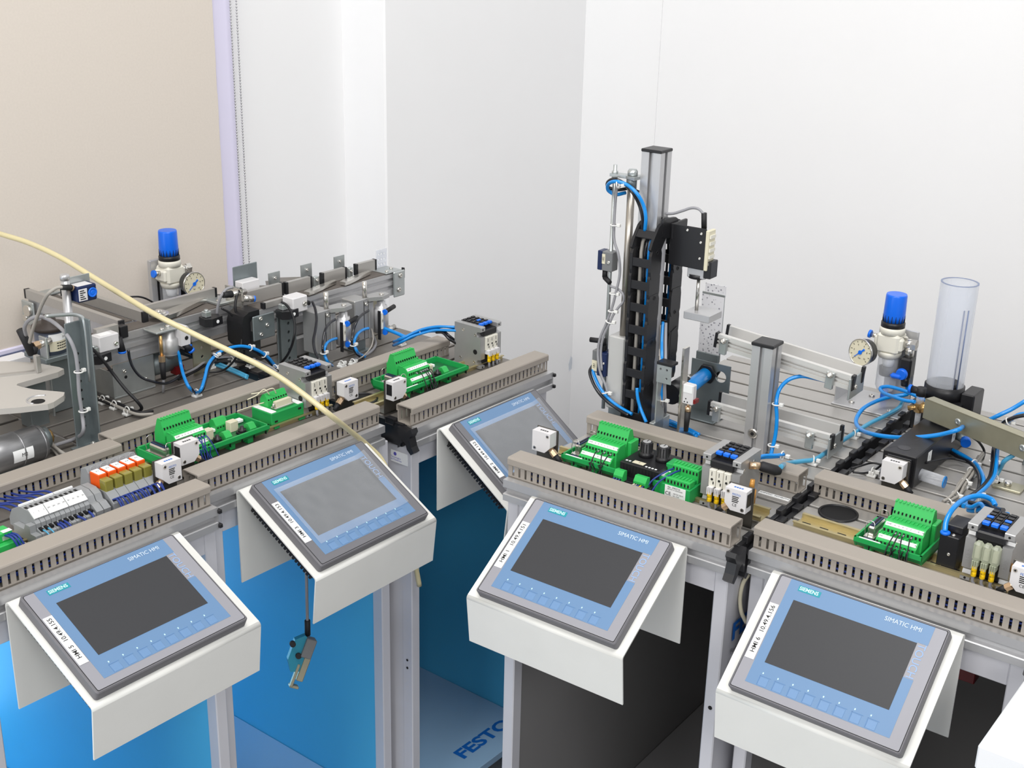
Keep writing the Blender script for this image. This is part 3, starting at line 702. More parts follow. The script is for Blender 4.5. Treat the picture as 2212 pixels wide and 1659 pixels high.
        if wires:
            for i in range(4 if not lvl else 3, 9):
                if rnd.random() < 0.25: continue
                xx = tx0 + dx + (i + 0.5) * p; zz = zt - 0.0100; e = (rnd.uniform(-0.006, 0.010), rnd.uniform(-0.002, 0.004))
                b = MB(); b.m(1).cyl((xx, yf + 0.002, zz), (xx, yf - 0.005, zz - 0.001), 0.0011, seg=6)
                b.m(0).tube([(xx, yf - 0.004, zz - 0.001), (xx + 0.001, yf - 0.010, zz + 0.001), (xx + e[0] * 0.6, -0.004 + e[1], zz - 0.008 - 0.004 * lvl), (xx + e[0], -0.012 + e[1], 0.006)], 0.00085, seg=6, res=4)
                t.part('wire', b, [M_wblack if wcol == 'black' or rnd.random() < 0.25 else M_wblue, M_cable])
    for e in range(ext):
        ex = 0.092 + e * 0.046
        b = MB(); b.box(ex, ex + 0.015, 0.034, 0.046, zc, zc + 0.016, 0.0008); b.box(ex + 0.001, ex + 0.014, 0.036, 0.044, zc + 0.016, zc + 0.0163); t.part('relay', b, M_cream)
        b = MB(); b.m(0).box(ex + 0.002, ex + 0.016, 0.012, 0.026, zc, zc + 0.004, 0.001); b.m(0).lathe([(0.0062, 0), (0.0062, 0.005), (0.003, 0.0055), (0.003, 0.009), (0.002, 0.0092)], (ex + 0.009, 0.019, zc + 0.003), seg=14); t.part('push_button', b, M_black)
        b = MB(); b.m(0); b.prism([(0.012, zc), (0.027, zc), (0.027, zc + 0.010), (0.023, zc + 0.013), (0.018, zc + 0.013), (0.012, zc + 0.006)], 'x', ex + 0.019, ex + 0.031); b.m(1)
        for q in range(2): b.box(ex + 0.021 + q * 0.005, ex + 0.0235 + q * 0.005, 0.0116, 0.0125, zc + 0.002, zc + 0.0045)
        t.part('small_terminal', b, [M_green, M_hole])
        if e == 1 or ext == 1:
            b = MB(); b.m(0); b.prism([(0.050, zc), (0.066, zc), (0.066, zc + 0.014), (0.062, zc + 0.019), (0.056, zc + 0.019), (0.050, zc + 0.010)], 'x', ex - 0.014, ex + 0.008); b.m(1)
            for q in range(4): b.box(ex - 0.012 + q * 0.0052, ex - 0.0095 + q * 0.0052, 0.0496, 0.0510, zc + 0.006, zc + 0.008)
            t.part('small_terminal', b, [M_green, M_hole])
        b = MB(); b.box(ex + 0.018, ex + 0.040, 0.052, 0.062, zc + 0.001, zc + 0.006, 0.001); t.part('marker_tag', b, M_print)
    return t
io_board('B', 0.014, 0.080, 0.184, 'long green terminal board with two cream relays and dark blue wires', 2, True, 'blue', 3)
io_board('C', 0.068, 0.078, 0.160, 'green terminal board with one cream relay, beside the corner valve block', 1, True, 'black', 4)
io_board('D', 0.041, 0.072, 0.094, 'green terminal board beside the black twin-knob controller', 0, True, 'black', 5)
io_board('E', 0.104, 0.070, 0.088, 'green terminal board with a looped knot of black wires, below the magazine', 0, True, 'black', 6)
# small green interface module with metal plug on bench B
t = T('interface_module', 'low green interface box with white flaps and a bare metal plug on top', 'interface module', 'B', (0.222, 0.103, 0), group='green interface modules')
b = MB(); b.m(0).box(0, 0.066, 0, 0.046, 0.007, 0.026, 0.001); b.m(1); b.box(0.006, 0.012, -0.0003, 0.002, 0.010, 0.013); b.box(0.054, 0.060, -0.0003, 0.002, 0.018, 0.021)
b.m(0); b.box(0.002, 0.012, -0.004, 0.05, 0.0015, 0.007); b.box(0.052, 0.064, -0.004, 0.05, 0.0015, 0.007); t.part('housing', b, [M_greend, M_hole])
for x in (0.0, 0.054):
    b = MB(); b.box(x + 0.001, x + 0.011, 0.001, 0.045, 0.026, 0.0275, 0.0004); t.part('label_flap', b, M_print)
b = MB(); b.m(0).box(0.014, 0.052, 0.006, 0.018, 0.026, 0.030, 0.001); b.m(1).prism([(0.0075, 0.030), (0.0165, 0.030), (0.0155, 0.038), (0.0085, 0.038)], 'x', 0.018, 0.048); b.m(0).cyl((0.0155, 0.012, 0.03), (0.0155, 0.012, 0.036), 0.0022, seg=8); b.cyl((0.0505, 0.012, 0.03), (0.0505, 0.012, 0.036), 0.0022, seg=8)
t.part('metal_plug', b, [M_steel, M_cream])
b = MB(); b.m(0); tower_shape(b, 0.013, 0.053, 0.022, 0.040, 0.026, 0.047); b.m(1)
for i in range(8): b.box(0.0145 + i * 0.005, 0.0168 + i * 0.005, 0.0225, 0.0245, 0.0375, 0.0395)
t.part('terminal_tower', b, [M_green, M_hole])
for pts in ([(0.02, 0.026, 0.046), (0.012, 0.028, 0.056), (0.002, 0.034, 0.048), (-0.012, 0.040, 0.043)], [(0.03, 0.022, 0.046), (0.022, 0.02, 0.057), (0.010, 0.03, 0.052), (-0.004, 0.040, 0.050)], [(0.012, 0.03, 0.034), (-0.012, 0.032, 0.034), (-0.042, 0.028, 0.036)]):
    b = MB(); b.tube(pts, 0.0009, seg=6); t.part('wire', b, M_cream)
# green signal converter on bench D, with maker's sticker
t = T('interface_module', 'green signal converter with white certification sticker beside the valve block', 'interface module', 'D', (0.191, 0.073, 0), group='green interface modules')
b = MB(); b.m(0).box(0, 0.058, 0, 0.056, 0.006, 0.024, 0.001); b.box(0.004, 0.054, 0.006, 0.03, 0.024, 0.030, 0.001); b.box(0.004, 0.054, 0.028, 0.050, 0.024, 0.041, 0.001); b.box(0.002, 0.012, -0.006, 0.056, 0.0015, 0.006); b.box(0.044, 0.056, -0.006, 0.056, 0.0015, 0.006); t.part('housing', b, M_greend)
b = MB(); b.box(0.020, 0.052, -0.0004, 0, 0.0075, 0.0235, 0.0002); b.box(-0.0, 0.013, 0.008, 0.03, 0.024, 0.0303)
st_ = t.part('label_plate', b, M_print)
b = MB(); b.text('CE', 0.0075, FX(0.0212, -0.0006, 0.0115)); b.text('No. 2902724', 0.0036, FX(0.0245, -0.0006, 0.0212)); b.text('EM AC-C12DO/DSR', 0.0027, FX(0.0245, -0.0006, 0.0182)); b.text('24V DC 50mA', 0.0026, FX(0.0335, -0.0006, 0.0130)); b.text('UL  0.2A', 0.0026, FX(0.0335, -0.0006, 0.0098))
t.part('print', b, M_ink, st_)
for yf, zz in ((0.003, 0.033), (0.026, 0.043)):
    b = MB(); b.m(0).box(0.015, 0.056, yf, yf + 0.014, 0.024, zz, 0.0008); comb(b, 0.0152, 8, 0.0051, yf + 0.004, yf + 0.013, zz, zz + 0.0016); b.m(1)
    for i in range(8): b.box(0.0165 + i * 0.0051, 0.0188 + i * 0.0051, yf - 0.0003, yf + 0.002, zz - 0.0075, zz - 0.003)
    t.part('terminal_row', b, [M_green, M_hole])
for i in range(2):
    b = MB(); x = 0.018 + i * 0.010; b.tube([(x, 0.026, 0.037), (x - 0.004, 0.012, 0.036), (x - 0.016, -0.004, 0.025), (x - 0.022, -0.018, 0.008)], 0.0013, seg=6); t.part('wire', b, M_wblue)
# ------------------------------------------------------------------ black controller with two knobs on bench D
t = T('controller', 'black twin-knob motor controller between green boards', 'controller', 'D', (0.136, 0.062, 0))
b = MB(); b.m(0).box(0, 0.062, 0.014, 0.080, 0.006, 0.036, 0.0012); b.box(0.003, 0.059, 0.0, 0.080, 0.006, 0.016, 0.001)
b.m(1)
for i in range(11): b.box(0.004 + i * 0.005, 0.0066 + i * 0.005, 0.0135, 0.02, 0.022, 0.034)
t.part('housing', b, [M_black, M_hole])
for x, y in ((0.020, 0.052), (0.047, 0.052)):
    b = MB(); b.lathe([(0.0105, 0.036), (0.0105, 0.042), (0.0085, 0.043), (0.0078, 0.057), (0.007, 0.058)], (x, y, 0), seg=24)
    for i in range(12):
        a = 2 * PI * i / 12; b.box(x + 0.0082 * math.cos(a) - 0.0006, x + 0.0082 * math.cos(a) + 0.0006, y + 0.0082 * math.sin(a) - 0.0006, y + 0.0082 * math.sin(a) + 0.0006, 0.0435, 0.0565)
    kn = t.part('knob', b, M_black)
    b = MB(); b.m(0).lathe([(0.0058, 0.0581), (0.0058, 0.0585)], (x, y, 0), seg=20); b.m(1).box(x - 0.0005, x + 0.0005, y, y + 0.006, 0.0585, 0.0588); t.part('cap', b, [mat('silver_cap', (0.6, 0.6, 0.6), 0.35, 0.5), M_hole], kn)
b = MB(); b.m(0).box(0.016, 0.034, 0.020, 0.029, 0.036, 0.0364)
for i in range(2): b.m(1).box(0.005 + i * 0.005, 0.008 + i * 0.005, 0.021, 0.024, 0.036, 0.0363)
for i in range(4): b.m(1).box(0.038 + i * 0.005, 0.041 + i * 0.005, 0.018, 0.021, 0.036, 0.0363)
b.m(2).text('1', 0.006, FT(0.024, 0.0245, 0.0365)); t.part('marking', b, [M_cream, M_print, M_ink])
for x, cols in ((0.004, (M_wblue, M_wblue, M_wblue)), (0.036, (M_cream, M_cable, M_wblue, M_yellow, M_wblue))):
    b = MB(); w = 0.0145 if x < 0.02 else 0.019
    b.m(0).prism([(-0.008, 0.016), (0.004, 0.016), (0.004, 0.030), (-0.003, 0.031), (-0.008, 0.024)], 'x', x, x + w); b.m(1)
    for i in range(len(cols)): b.box(x + 0.002 + i * w / len(cols) * 0.9, x + 0.0042 + i * w / len(cols) * 0.9, -0.0084, -0.006, 0.018, 0.021)
    pl = t.part('terminal_plug', b, [M_green, M_hole])
    for i, c in enumerate(cols):
        b = MB(); xx = x + 0.003 + i * w / len(cols) * 0.9; b.tube([(xx, -0.007, 0.020), (xx - 0.003, -0.012, 0.018), (xx - 0.006, -0.020, 0.010), (xx - 0.008, -0.026, 0.003)], 0.0010, seg=6); t.part('wire', b, c, pl)
# ------------------------------------------------------------------ valve blocks
def valve_block(k, x0, y0, label, caps='cream', extra=True, blue=(1, 1, 1), seed=1):
    t = T('valve_block', label, 'valve block', k, (x0, y0, 0), group='valve blocks')
    Wd, D, H = 0.056, 0.060, 0.077
    for xa, xb, sg in ((0.0, 0.012, -1), (Wd - 0.012, Wd, 1)):
        b = MB()
        pr = [(0, 0.012), (0.006, 0.012), (0.009, 0.008), (0.006, 0.003), (0.0, 0.001), (0.052, 0.001), (D, 0.008), (D, H), (0.002, H), (0, H - 0.002), (0.006, H - 0.010), (0.006, H - 0.016), (0, H - 0.019)]
        pr = [(0, 0.018), (0.0065, 0.017), (0.0085, 0.012), (0.0065, 0.007), (0, 0.006), (0, 0.0015), (0.054, 0.0015), (D, 0.006), (D, H), (0.001, H), (0, H - 0.001), (0, H - 0.008), (0.008, H - 0.009), (0.010, H - 0.014), (0.008, H - 0.018), (0, H - 0.019)]
        b.prism(pr, 'x', xa, xb)
        ck = t.part('end_plate', b, M_cast)
        xo = xa if sg < 0 else xb
        for (y, z, r) in ((0.012, 0.062, 0.0028), (0.040, 0.066, 0.0028), (0.014, 0.012, 0.0026), (0.046, 0.014, 0.0026)):
            b = MB(); b.lathe([(r, 0), (r, 0.0005), (r * 0.7, 0.0005), (r * 0.7, 0.0001)], (xo, y, z), (sg, 0, 0), seg=12); t.part('screw', b, M_steel, ck)
        b = MB(); b.lathe([(0.0045, 0), (0.0045, 0.0004)], (xo, 0.012, 0.031), (sg, 0, 0), seg=14); t.part('side_hole', b, M_hole, ck)
        for z in (0.004, H - 0.0045):
            b = MB(); b.lathe([(0.0016, 0), (0.0016, 0.0003)], ((xa + xb) / 2, 0.0, z), (0, -1, 0), seg=8); t.part('bolt_hole', b, M_hole, ck)
        if caps != 'cream' or sg > 0:
            b = MB(); b.text('14/82' if sg < 0 else '12/3/5', 0.0068, FX((xa + xb) / 2, -0.0002, 0.036, -PI / 2), align='CENTER'); t.part('embossing', b, M_alu2, ck)
    b = MB(); b.m(0).box(0.012, Wd - 0.012, 0.004, D, 0.010, 0.058); b.m(0).box(0.010, Wd - 0.010, 0.001, 0.030, 0.0585, 0.070, 0.002); b.box(0.012, Wd - 0.012, 0.016, D - 0.003, 0.06, H - 0.001)
    t.part('valve_bank', b, M_black)
    for i in range(3):
        xa = 0.0122 + i * 0.0107
        b = MB(); b.box(xa, xa + 0.0100, 0.016, 0.056, H - 0.002, H + 0.001, 0.0006)
        for q in range(4): b.box(xa + 0.001, xa + 0.0085, 0.018 + q * 0.010, 0.023 + q * 0.010, H + 0.001, H + 0.0028, 0.0005)
        t.part('valve_top', b, M_black)
        b = MB(); b.box(xa + 0.0008, xa + 0.0095, 0.010, 0.017, H - 0.0025, H + 0.0022, 0.0008)
        if blue[i]: b.box(xa + 0.001, xa + 0.009, 0.026, 0.031, H + 0.0015, H + 0.0036, 0.0006)
        t.part('blue_lever', b, M_blue)
        b = MB()
        if caps == 'cream':
            b.m(0).box(xa, xa + 0.0101, -0.003, 0.004, 0.033, 0.058, 0.0008); b.m(1).lathe([(0.0018, 0), (0.0018, 0.0004)], (xa + 0.005, -0.003, 0.044), (0, -1, 0), seg=8)
            b.box(xa + 0.0065, xa + 0.0080, -0.0033, -0.003, 0.037, 0.041); b.box(xa + 0.004, xa + 0.0048, -0.0033, -0.003, 0.049, 0.055)
        else:
            b.m(2).box(xa - 0.0002, xa + 0.0103, -0.008, 0.004, 0.032, 0.058, 0.003); b.m(0).box(xa + 0.002, xa + 0.008, -0.004, 0.004, 0.036, 0.05)
        vf = t.part('valve_front', b, [M_ivory, M_ink, M_lens])
        b = MB(); xm = xa + 0.005; c2 = M_nylon if caps == 'cream' else M_lens
        b.m(0).box(xm - 0.004, xm + 0.004, -0.008, 0.002, 0.026, 0.034, 0.0008)
        for q in range(3): b.box(xm - 0.0035 + q * 0.0026, xm - 0.0018 + q * 0.0026, -0.0095, -0.0075, 0.024, 0.034)
        b.m(1).lathe([(0.0028, 0.0125), (0.0034, 0.0135), (0.0034, 0.0185), (0.003, 0.019), (0.0034, 0.0195), (0.0034, 0.0255), (0.0028, 0.0262)], (xm, -0.006, 0), seg=12)
        b.m(2).tube([(xm, -0.006, 0.013), (xm, -0.0062, 0.006), (xm + 0.002, -0.005, 0.002)], 0.0020, seg=8)
        b.m(3).text('1M' + '123'[i], 0.0036, FX(xm - 0.0012, -0.0096, 0.0155, -PI / 2), sx=0.9)
        t.part('plug_cable', b, [M_sensor if caps == 'cream' else M_lens, M_yellow, M_cable, M_ink])
    b = MB(); b.box(0.004, Wd - 0.004, 0.008, 0.052, 0.0, 0.011, 0.001); t.part('mounting_foot', b, M_black)
    return t
valve_block('B', 0.2885, 0.0985, 'grey valve block crossed by the straw-coloured hose', seed=1, blue=(0, 0, 0))
valve_block('C', 0.2715, 0.0885, 'grey valve block at the bench end beside the room corner', seed=2, blue=(0, 1, 0))
valve_block('D', 0.2565, 0.0890, 'grey valve block at the foot of the short aluminium post', seed=3, blue=(0, 1, 0))
valve_block('E', 0.2360, 0.0880, 'grey valve block with clear caps and three yellow-tagged cables, near picture edge', caps='clear', seed=4, blue=(1, 0, 1))
# ------------------------------------------------------------------ grey terminal row and orange relays on bench A
t = T('terminal_row', 'grey rail-mounted terminal row with white number strips and dark blue wires', 'terminal blocks', 'A', (0.134, 0.058, 0))
n = 11; p = 0.0070
for i in range(n):
    x = 0.003 + i * p; b = MB()
    b.m(0).prism([(0, 0.008), (0.0, 0.018), (0.012, 0.022), (0.012, 0.028), (0.022, 0.0375), (0.030, 0.041), (0.046, 0.041), (0.066, 0.032), (0.074, 0.018), (0.074, 0.008)], 'x', x, x + p - 0.0006)
    b.m(1).box(x + 0.0015, x + p - 0.002, 0.0035, 0.0105, 0.0198, 0.0232); b.box(x + 0.0015, x + p - 0.002, 0.034, 0.040, 0.0405, 0.0414)
    t.part('terminal_block', b, [M_grey, M_hole])
for i, (a, c) in enumerate(((0, 3), (3, 7), (7, 11))):
    b = MB(); b.x = Matrix.Translation((0.003 + a * p, 0.0165, 0.0335)) @ Matrix.Rotation(R(36), 4, 'X'); b.m(0).box(0.0004, (c - a) * p - 0.0010, -0.001, 0.0150, 0.0, 0.002); b.m(1)
    for q in range(c - a): b.text('1234'[q] if i == 0 else ('24V' if i == 1 else '0V'), 0.0034, Matrix.Translation(((q + 0.5) * p, 0.007, 0.0022)), align='CENTER', sx=0.8)
    t.part('number_strip', b, [M_print, M_ink])
    b = MB(); b.box(0.003 + a * p, 0.003 + c * p - 0.001, 0.047, 0.0495, 0.0405, 0.0428); t.part('number_strip', b, M_print)
for x in (-0.006, 0.081, 0.092):
    b = MB(); w = 0.0085 if x < 0 else 0.010
    b.prism([(0.002, 0.006), (0.0, 0.020), (0.010, 0.027), (0.016, 0.027), (0.020, 0.035), (0.030, 0.040), (0.048, 0.040), (0.056, 0.030), (0.062, 0.028), (0.066, 0.006)] if x > 0 else [(0.0, 0.006), (0.0, 0.018), (0.012, 0.018), (0.012, 0.028), (0.022, 0.028), (0.026, 0.020), (0.05, 0.020), (0.05, 0.006)], 'x', x, x + w)
    t.part('end_stop', b, M_grey)
for i in (0, 1, 3, 3.6, 4.4, 7, 9.5):
    x = 0.003 + (i + 0.5) * p; b = MB(); dx = 0.004 if i < 7 else (0.012 if i < 9 else -0.002)
    b.tube([(x, 0.006, 0.022), (x + dx * 0.3, -0.004, 0.020), (x + dx, -0.013, 0.008), (x + dx * 1.6, -0.020, 0.003)], 0.0016 if i > 1 else 0.0010, seg=6)
    t.part('wire', b, M_wblue if i > 1 else M_tubet)
for i in range(7):
    x = 0.004 + i * 0.0105; b = MB(); b.tube([(x, 0.070, 0.028), (x - 0.004, 0.083, 0.030), (x - 0.008 - 0.002 * (i % 3), 0.110, 0.022), (x - 0.008, 0.150, 0.012)], 0.0015, seg=6); t.part('wire', b, M_wblue)
t = T('relay_bank', 'bank of orange relays on grey sockets beside the white sensor', 'relay bank', 'A', (0.238, 0.058, 0))
for i in range(5):
    x = 0.002 + i * 0.0150
    b = MB(); b.m(0).prism([(0.0, 0.008), (0.0, 0.022), (0.010, 0.030), (0.016, 0.034), (0.050, 0.034), (0.052, 0.050), (0.056, 0.056), (0.068, 0.053), (0.072, 0.030), (0.072, 0.008)], 'x', x, x + 0.0143)
    b.m(1)
    for q in range(2): b.box(x + 0.002 + q * 0.006, x + 0.006 + q * 0.006, 0.0025, 0.008, 0.0245, 0.0265)
    sk = t.part('relay_socket', b, [M_grey, M_hole])
    b = MB(); b.m(0).box(x + 0.001, x + 0.0135, 0.030, 0.050, 0.034, 0.0535, 0.0008); b.m(1).box(x + 0.0022, x + 0.0123, 0.031, 0.0490, 0.0535, 0.0541); b.m(2).text('K' + str(i + 1), 0.0042, FT(x + 0.0072, 0.041, 0.0543), align='CENTER'); t.part('relay', b, [M_orange, M_print, M_ink])
    b = MB(); b.box(x + 0.0012, x + 0.0133, 0.016, 0.0298, 0.033, 0.0490, 0.0010); t.part('relay_window', b, M_amber)
    b = MB(); b.tube([(x + 0.003, 0.050, 0.052), (x + 0.004, 0.051, 0.0575), (x + 0.011, 0.051, 0.0575), (x + 0.012, 0.050, 0.052)], 0.0009, seg=6, res=3); t.part('retaining_clip', b, M_grey)
    for q in range(3):
        b = MB(); xx = x + 0.003 + q * 0.0042; e = random.uniform(-0.002, 0.006); b.tube([(xx, 0.005, 0.026), (xx + e * 0.2, -0.004, 0.0295), (xx + e, -0.014, 0.018), (xx + e * 1.8, -0.024, 0.003)], 0.0013, seg=6); t.part('wire', b, M_wblue)
t = T('interface_module', 'small bright green module cut by the picture edge beside the grey terminals', 'interface module', 'A', (0.062, 0.048, 0), group='green interface modules')
b = MB(); b.m(0).box(0, 0.042, 0, 0.046, 0.007, 0.028, 0.001); b.box(0.0, 0.036, 0.008, 0.028, 0.028, 0.040, 0.001); b.m(1).box(0.036, 0.0415, 0.006, 0.014, 0.028, 0.0284); b.m(0); t.part('housing', b, [M_green, M_hole])
b = MB(); b.box(0.022, 0.036, 0.008, 0.0082, 0.030, 0.0355); b.box(0.024, 0.0355, 0.0075, 0.015, 0.040, 0.0404); t.part('label_plate', b, M_print)
for i in range(3):
    b = MB(); x = 0.026 + i * 0.004; b.tube([(x, 0.009, 0.036), (x + 0.002, -0.004, 0.036), (x + 0.006, -0.012, 0.02), (x + 0.010, -0.020, 0.003)], 0.0015, seg=6); t.part('wire', b, M_wblue)
for i in range(3):
    b = MB(); b.tube([(0.112 + i * 0.006, 0.095 - i * 0.012, 0.006), (0.118 + i * 0.006, 0.070 - i * 0.012, 0.0062), (0.126 + i * 0.005, 0.040 - i * 0.002, 0.006)], 0.0026, seg=8)
    solo('sensor_cable', 'light grey cable lying at the left end of the terminal row, ' + ('rear', 'middle', 'front')[i] + ' of three', 'cable', 'A', b, M_cable2, group='short grey cables by the terminals')
# ------------------------------------------------------------------ round cable openings in the plates
def opening(k, x, y, r, label):
    b = MB(); b.m(0).lathe([(r + 0.003, 0.0), (r + 0.003, 0.0022), (r, 0.0030), (r, 0.0004)], (0, 0, 0), seg=32, cap=False); b.m(1).lathe([(r + 0.001, 0.0004), (r + 0.001, 0.0006)], (0, 0, 0), seg=32)
    solo('cable_grommet', label, 'cable grommet', k, b, [M_black, M_hole], (x, y, 0), group='round black cable openings')
opening('E', 0.044, 0.163, 0.024, 'round black cable opening in the plate beside the gilt rail, right-hand row')
opening('C', 0.032, 0.140, 0.024, 'round black cable opening in the plate behind the white sensor, left-hand row')
# ------------------------------------------------------------------ conveyors
def guide(t, p0, p1, h=0.018, w=0.008, ends=True):
    """aluminium side guide with black caps"""
    p0 = Vector(p0); p1 = Vector(p1); d = (p1 - p0); L = d.length; a = math.atan2(d.y, d.x)
    b = MB(); b.x = Matrix.Translation(p0) @ Matrix.Rotation(a, 4, 'Z')
    b.prism([(-w / 2, 0), (-w / 2, h), (w / 2, h), (w / 2, 0), (w / 2 - 0.002, 0), (w / 2 - 0.002, 0.003), (-w / 2 + 0.002, 0.003), (-w / 2 + 0.002, 0)], 'x', 0.003, L - 0.003)
    g = t.part('guide_rail', b, M_alu)
    if ends:
        for q in (0, L - 0.005):
            b = MB(); b.x = Matrix.Translation(p0) @ Matrix.Rotation(a, 4, 'Z'); b.box(q, q + 0.005, -w / 2 - 0.0004, w / 2 + 0.0004, -0.0004, h + 0.0004, 0.0005); t.part('end_cap', b, M_black, g)
    return g
def conveyor_body(t, x0, x1, y0, y1, zb, zt, axis='x'):
    pr = [(y0, zb), (y0, zb + 0.012), (y0 + 0.004, zb + 0.013), (y0 + 0.004, zb + 0.019), (y0, zb + 0.020), (y0, zb + 0.027), (y0 + 0.004, zb + 0.028), (y0 + 0.004, zb + 0.033), (y0, zb + 0.034), (y0, zt), (y1, zt), (y1, zb)]
    b = MB()
    if axis == 'x': b.prism(pr, 'x', x0, x1)
    else: b.prism([(q[0], q[1]) for q in pr], 'y', x0, x1)
    t.part('frame', b, M_alu2)
    b = MB()
    if axis == 'x': b.box(x0 + 0.004, x1 - 0.004, y0 + 0.004, y1 - 0.004, zt - 0.002, zt + 0.0015)
    else: b.box(y0 + 0.004, y1 - 0.004, x0 + 0.004, x1 - 0.004, zt - 0.002, zt + 0.0015)
    t.part('belt', b, M_belt)
def bolt(b, p, ax, r=0.004, h=0.003):
    b.lathe([(r, 0), (r, h * 0.6), (r * 0.7, h), (r * 0.45, h), (r * 0.4, h * 0.5)], p, ax, seg=10)
def perforated(t, name, x0, x1, y, z0, z1, m, th=0.002, holes=True, parent=None):
    b = MB(); hs = []
    if holes:
        z = z0 + 0.012
        while z < z1 - 0.008: hs.append(((x0 + x1) / 2, z, 0.0028)); z += 0.016
    b.plate_hole(x0, x1, z0, z1, y, y + th, hs); return t.part(name, b, m, parent)
# long sorting conveyor on bench C
t = T('sorting_conveyor', 'long conveyor with black-capped guide rails ending at the room corner', 'conveyor', 'C', (0, 0, 0))
conveyor_body(t, 0.012, 0.362, 0.362, 0.402, 0.068, 0.110)
b = MB(); b.prism([(0.012, 0.112), (-0.010, 0.112), (-0.022, 0.106), (-0.026, 0.094), (-0.026, 0.058), (-0.020, 0.050), (-0.008, 0.050), (-0.008, 0.094), (-0.004, 0.100), (0.012, 0.101)], 'y', 0.362, 0.402); t.part('belt_guard', b, M_black)
b = MB(); b.m(0).box(-0.008, 0.040, 0.3555, 0.3585, 0.060, 0.104, 0.002)
for q in ((0.008, 0.098), (0.008, 0.070), (0.022, 0.084)): b.m(1); bolt(b, (q[0], 0.3555, q[1]), (0, -1, 0))
t.part('drive_plate', b, [M_zincd, M_steel])
b = MB(); b.m(0).box(0.335, 0.3655, 0.3560, 0.3600, 0.064, 0.114, 0.003)
for q in ((0.352, 0.105), (0.348, 0.078)): b.m(1); bolt(b, (q[0], 0.3560, q[1]), (0, -1, 0), 0.005)
b.m(0).box(0.320, 0.362, 0.362, 0.402, 0.1115, 0.1135, 0.0005)
for q in ((0.33, 0.37), (0.352, 0.38)): b.m(1); bolt(b, (q[0], q[1], 0.1135), (0, 0, 1), 0.0035)
t.part('end_plate', b, [M_zinc, M_steel])
b = MB(); b.box(0.3655, 0.369, 0.360, 0.366, 0.096, 0.116, 0.0005); t.part('end_stop', b, M_black)
guide(t, (0.000, 0.402, 0.112), (0.100, 0.402, 0.112), 0.022)
for a, c in ((0.104, 0.166), (0.190, 0.252), (0.276, 0.330)): guide(t, (a, 0.400, 0.112), (c, 0.400, 0.112), 0.021)
guide(t, (0.020, 0.364, 0.111), (0.072, 0.364, 0.111), 0.010)
for x in (0.176, 0.262):
    b = MB(); b.m(0).box(x - 0.005, x + 0.006, 0.396, 0.404, 0.112, 0.130, 0.001); b.m(1); bolt(b, (x, 0.396, 0.124), (0, -1, 0), 0.003); t.part('guide_clamp', b, [M_zinc, M_steel])
for i, x in enumerate((0.130, 0.218)):       # swinging diverter arms over the belt
    b = MB(); b.x = Matrix.Translation((x, 0.366, 0.1135)) @ Matrix.Rotation(R(12), 4, 'Z'); b.prism([(-0.008, -0.006), (0.006, -0.007), (0.080, -0.003), (0.084, 0.002), (0.080, 0.005), (0.004, 0.008), (-0.008, 0.006)], 'z', 0, 0.006); t.part('diverter_arm', b, M_steel)
b = MB(); b.m(0).box(0.050, 0.082, 0.3615, 0.3640, 0.0, 0.100, 0.001); b.box(0.050, 0.082, 0.3645, 0.392, 0.0, 0.0022, 0.001); t.part('stand', b, [M_zincd])
perforated(t, 'stand', 0.052, 0.086, 0.3545, 0.0, 0.098, M_zincd)
perforated(t, 'stand', 0.300, 0.332, 0.385, 0.0, 0.068, M_olive)
for i, x in enumerate((0.088, 0.164, 0.246)):  # slide fixing plates behind the belt
    b = MB(); b.m(0).plate_hole(x, x + 0.026, 0.108, 0.148, 0.423, 0.425, [(x + 0.013, 0.138, 0.003)]); b.m(0).box(x, x + 0.026, 0.406, 0.425, 0.106, 0.108); b.prism([(0.409, 0.108), (0.423, 0.108), (0.423, 0.124)], 'x', x + 0.010, x + 0.016); b.m(1); bolt(b, (x + 0.013, 0.4225, 0.138), (0, -1, 0), 0.003)
    t.part('slide_bracket', b, [M_zinc, M_steel])
for i, x in enumerate((0.082, 0.160, 0.242)):  # three slides running to the back
    b = MB(); b.x = Matrix.Translation((x + 0.001, 0.408, 0.098)) @ Matrix.Rotation(R(-12), 4, 'X'); b.prism([(0, 0.0), (0.036, 0.0), (0.036, 0.012), (0.034, 0.012), (0.034, 0.002), (0.002, 0.002), (0.002, 0.012), (0, 0.012)], 'y', 0, 0.21); t.part('slide', b, M_alu)
b = MB(); b.box(0.055, 0.345, 0.612, 0.620, 0.0, 0.035, 0.001); t.part('slide_rest', b, M_alu2)
b = MB(); hs = [(0.344 + q * 0.0075, 0.118 + w * 0.010, 0.0022) for q in range(3) for w in range(3)]; b.plate_hole(0.3375, 0.366, 0.112, 0.147, 0.404, 0.4055, hs, 10); t.part('reflector_plate', b, M_clear)
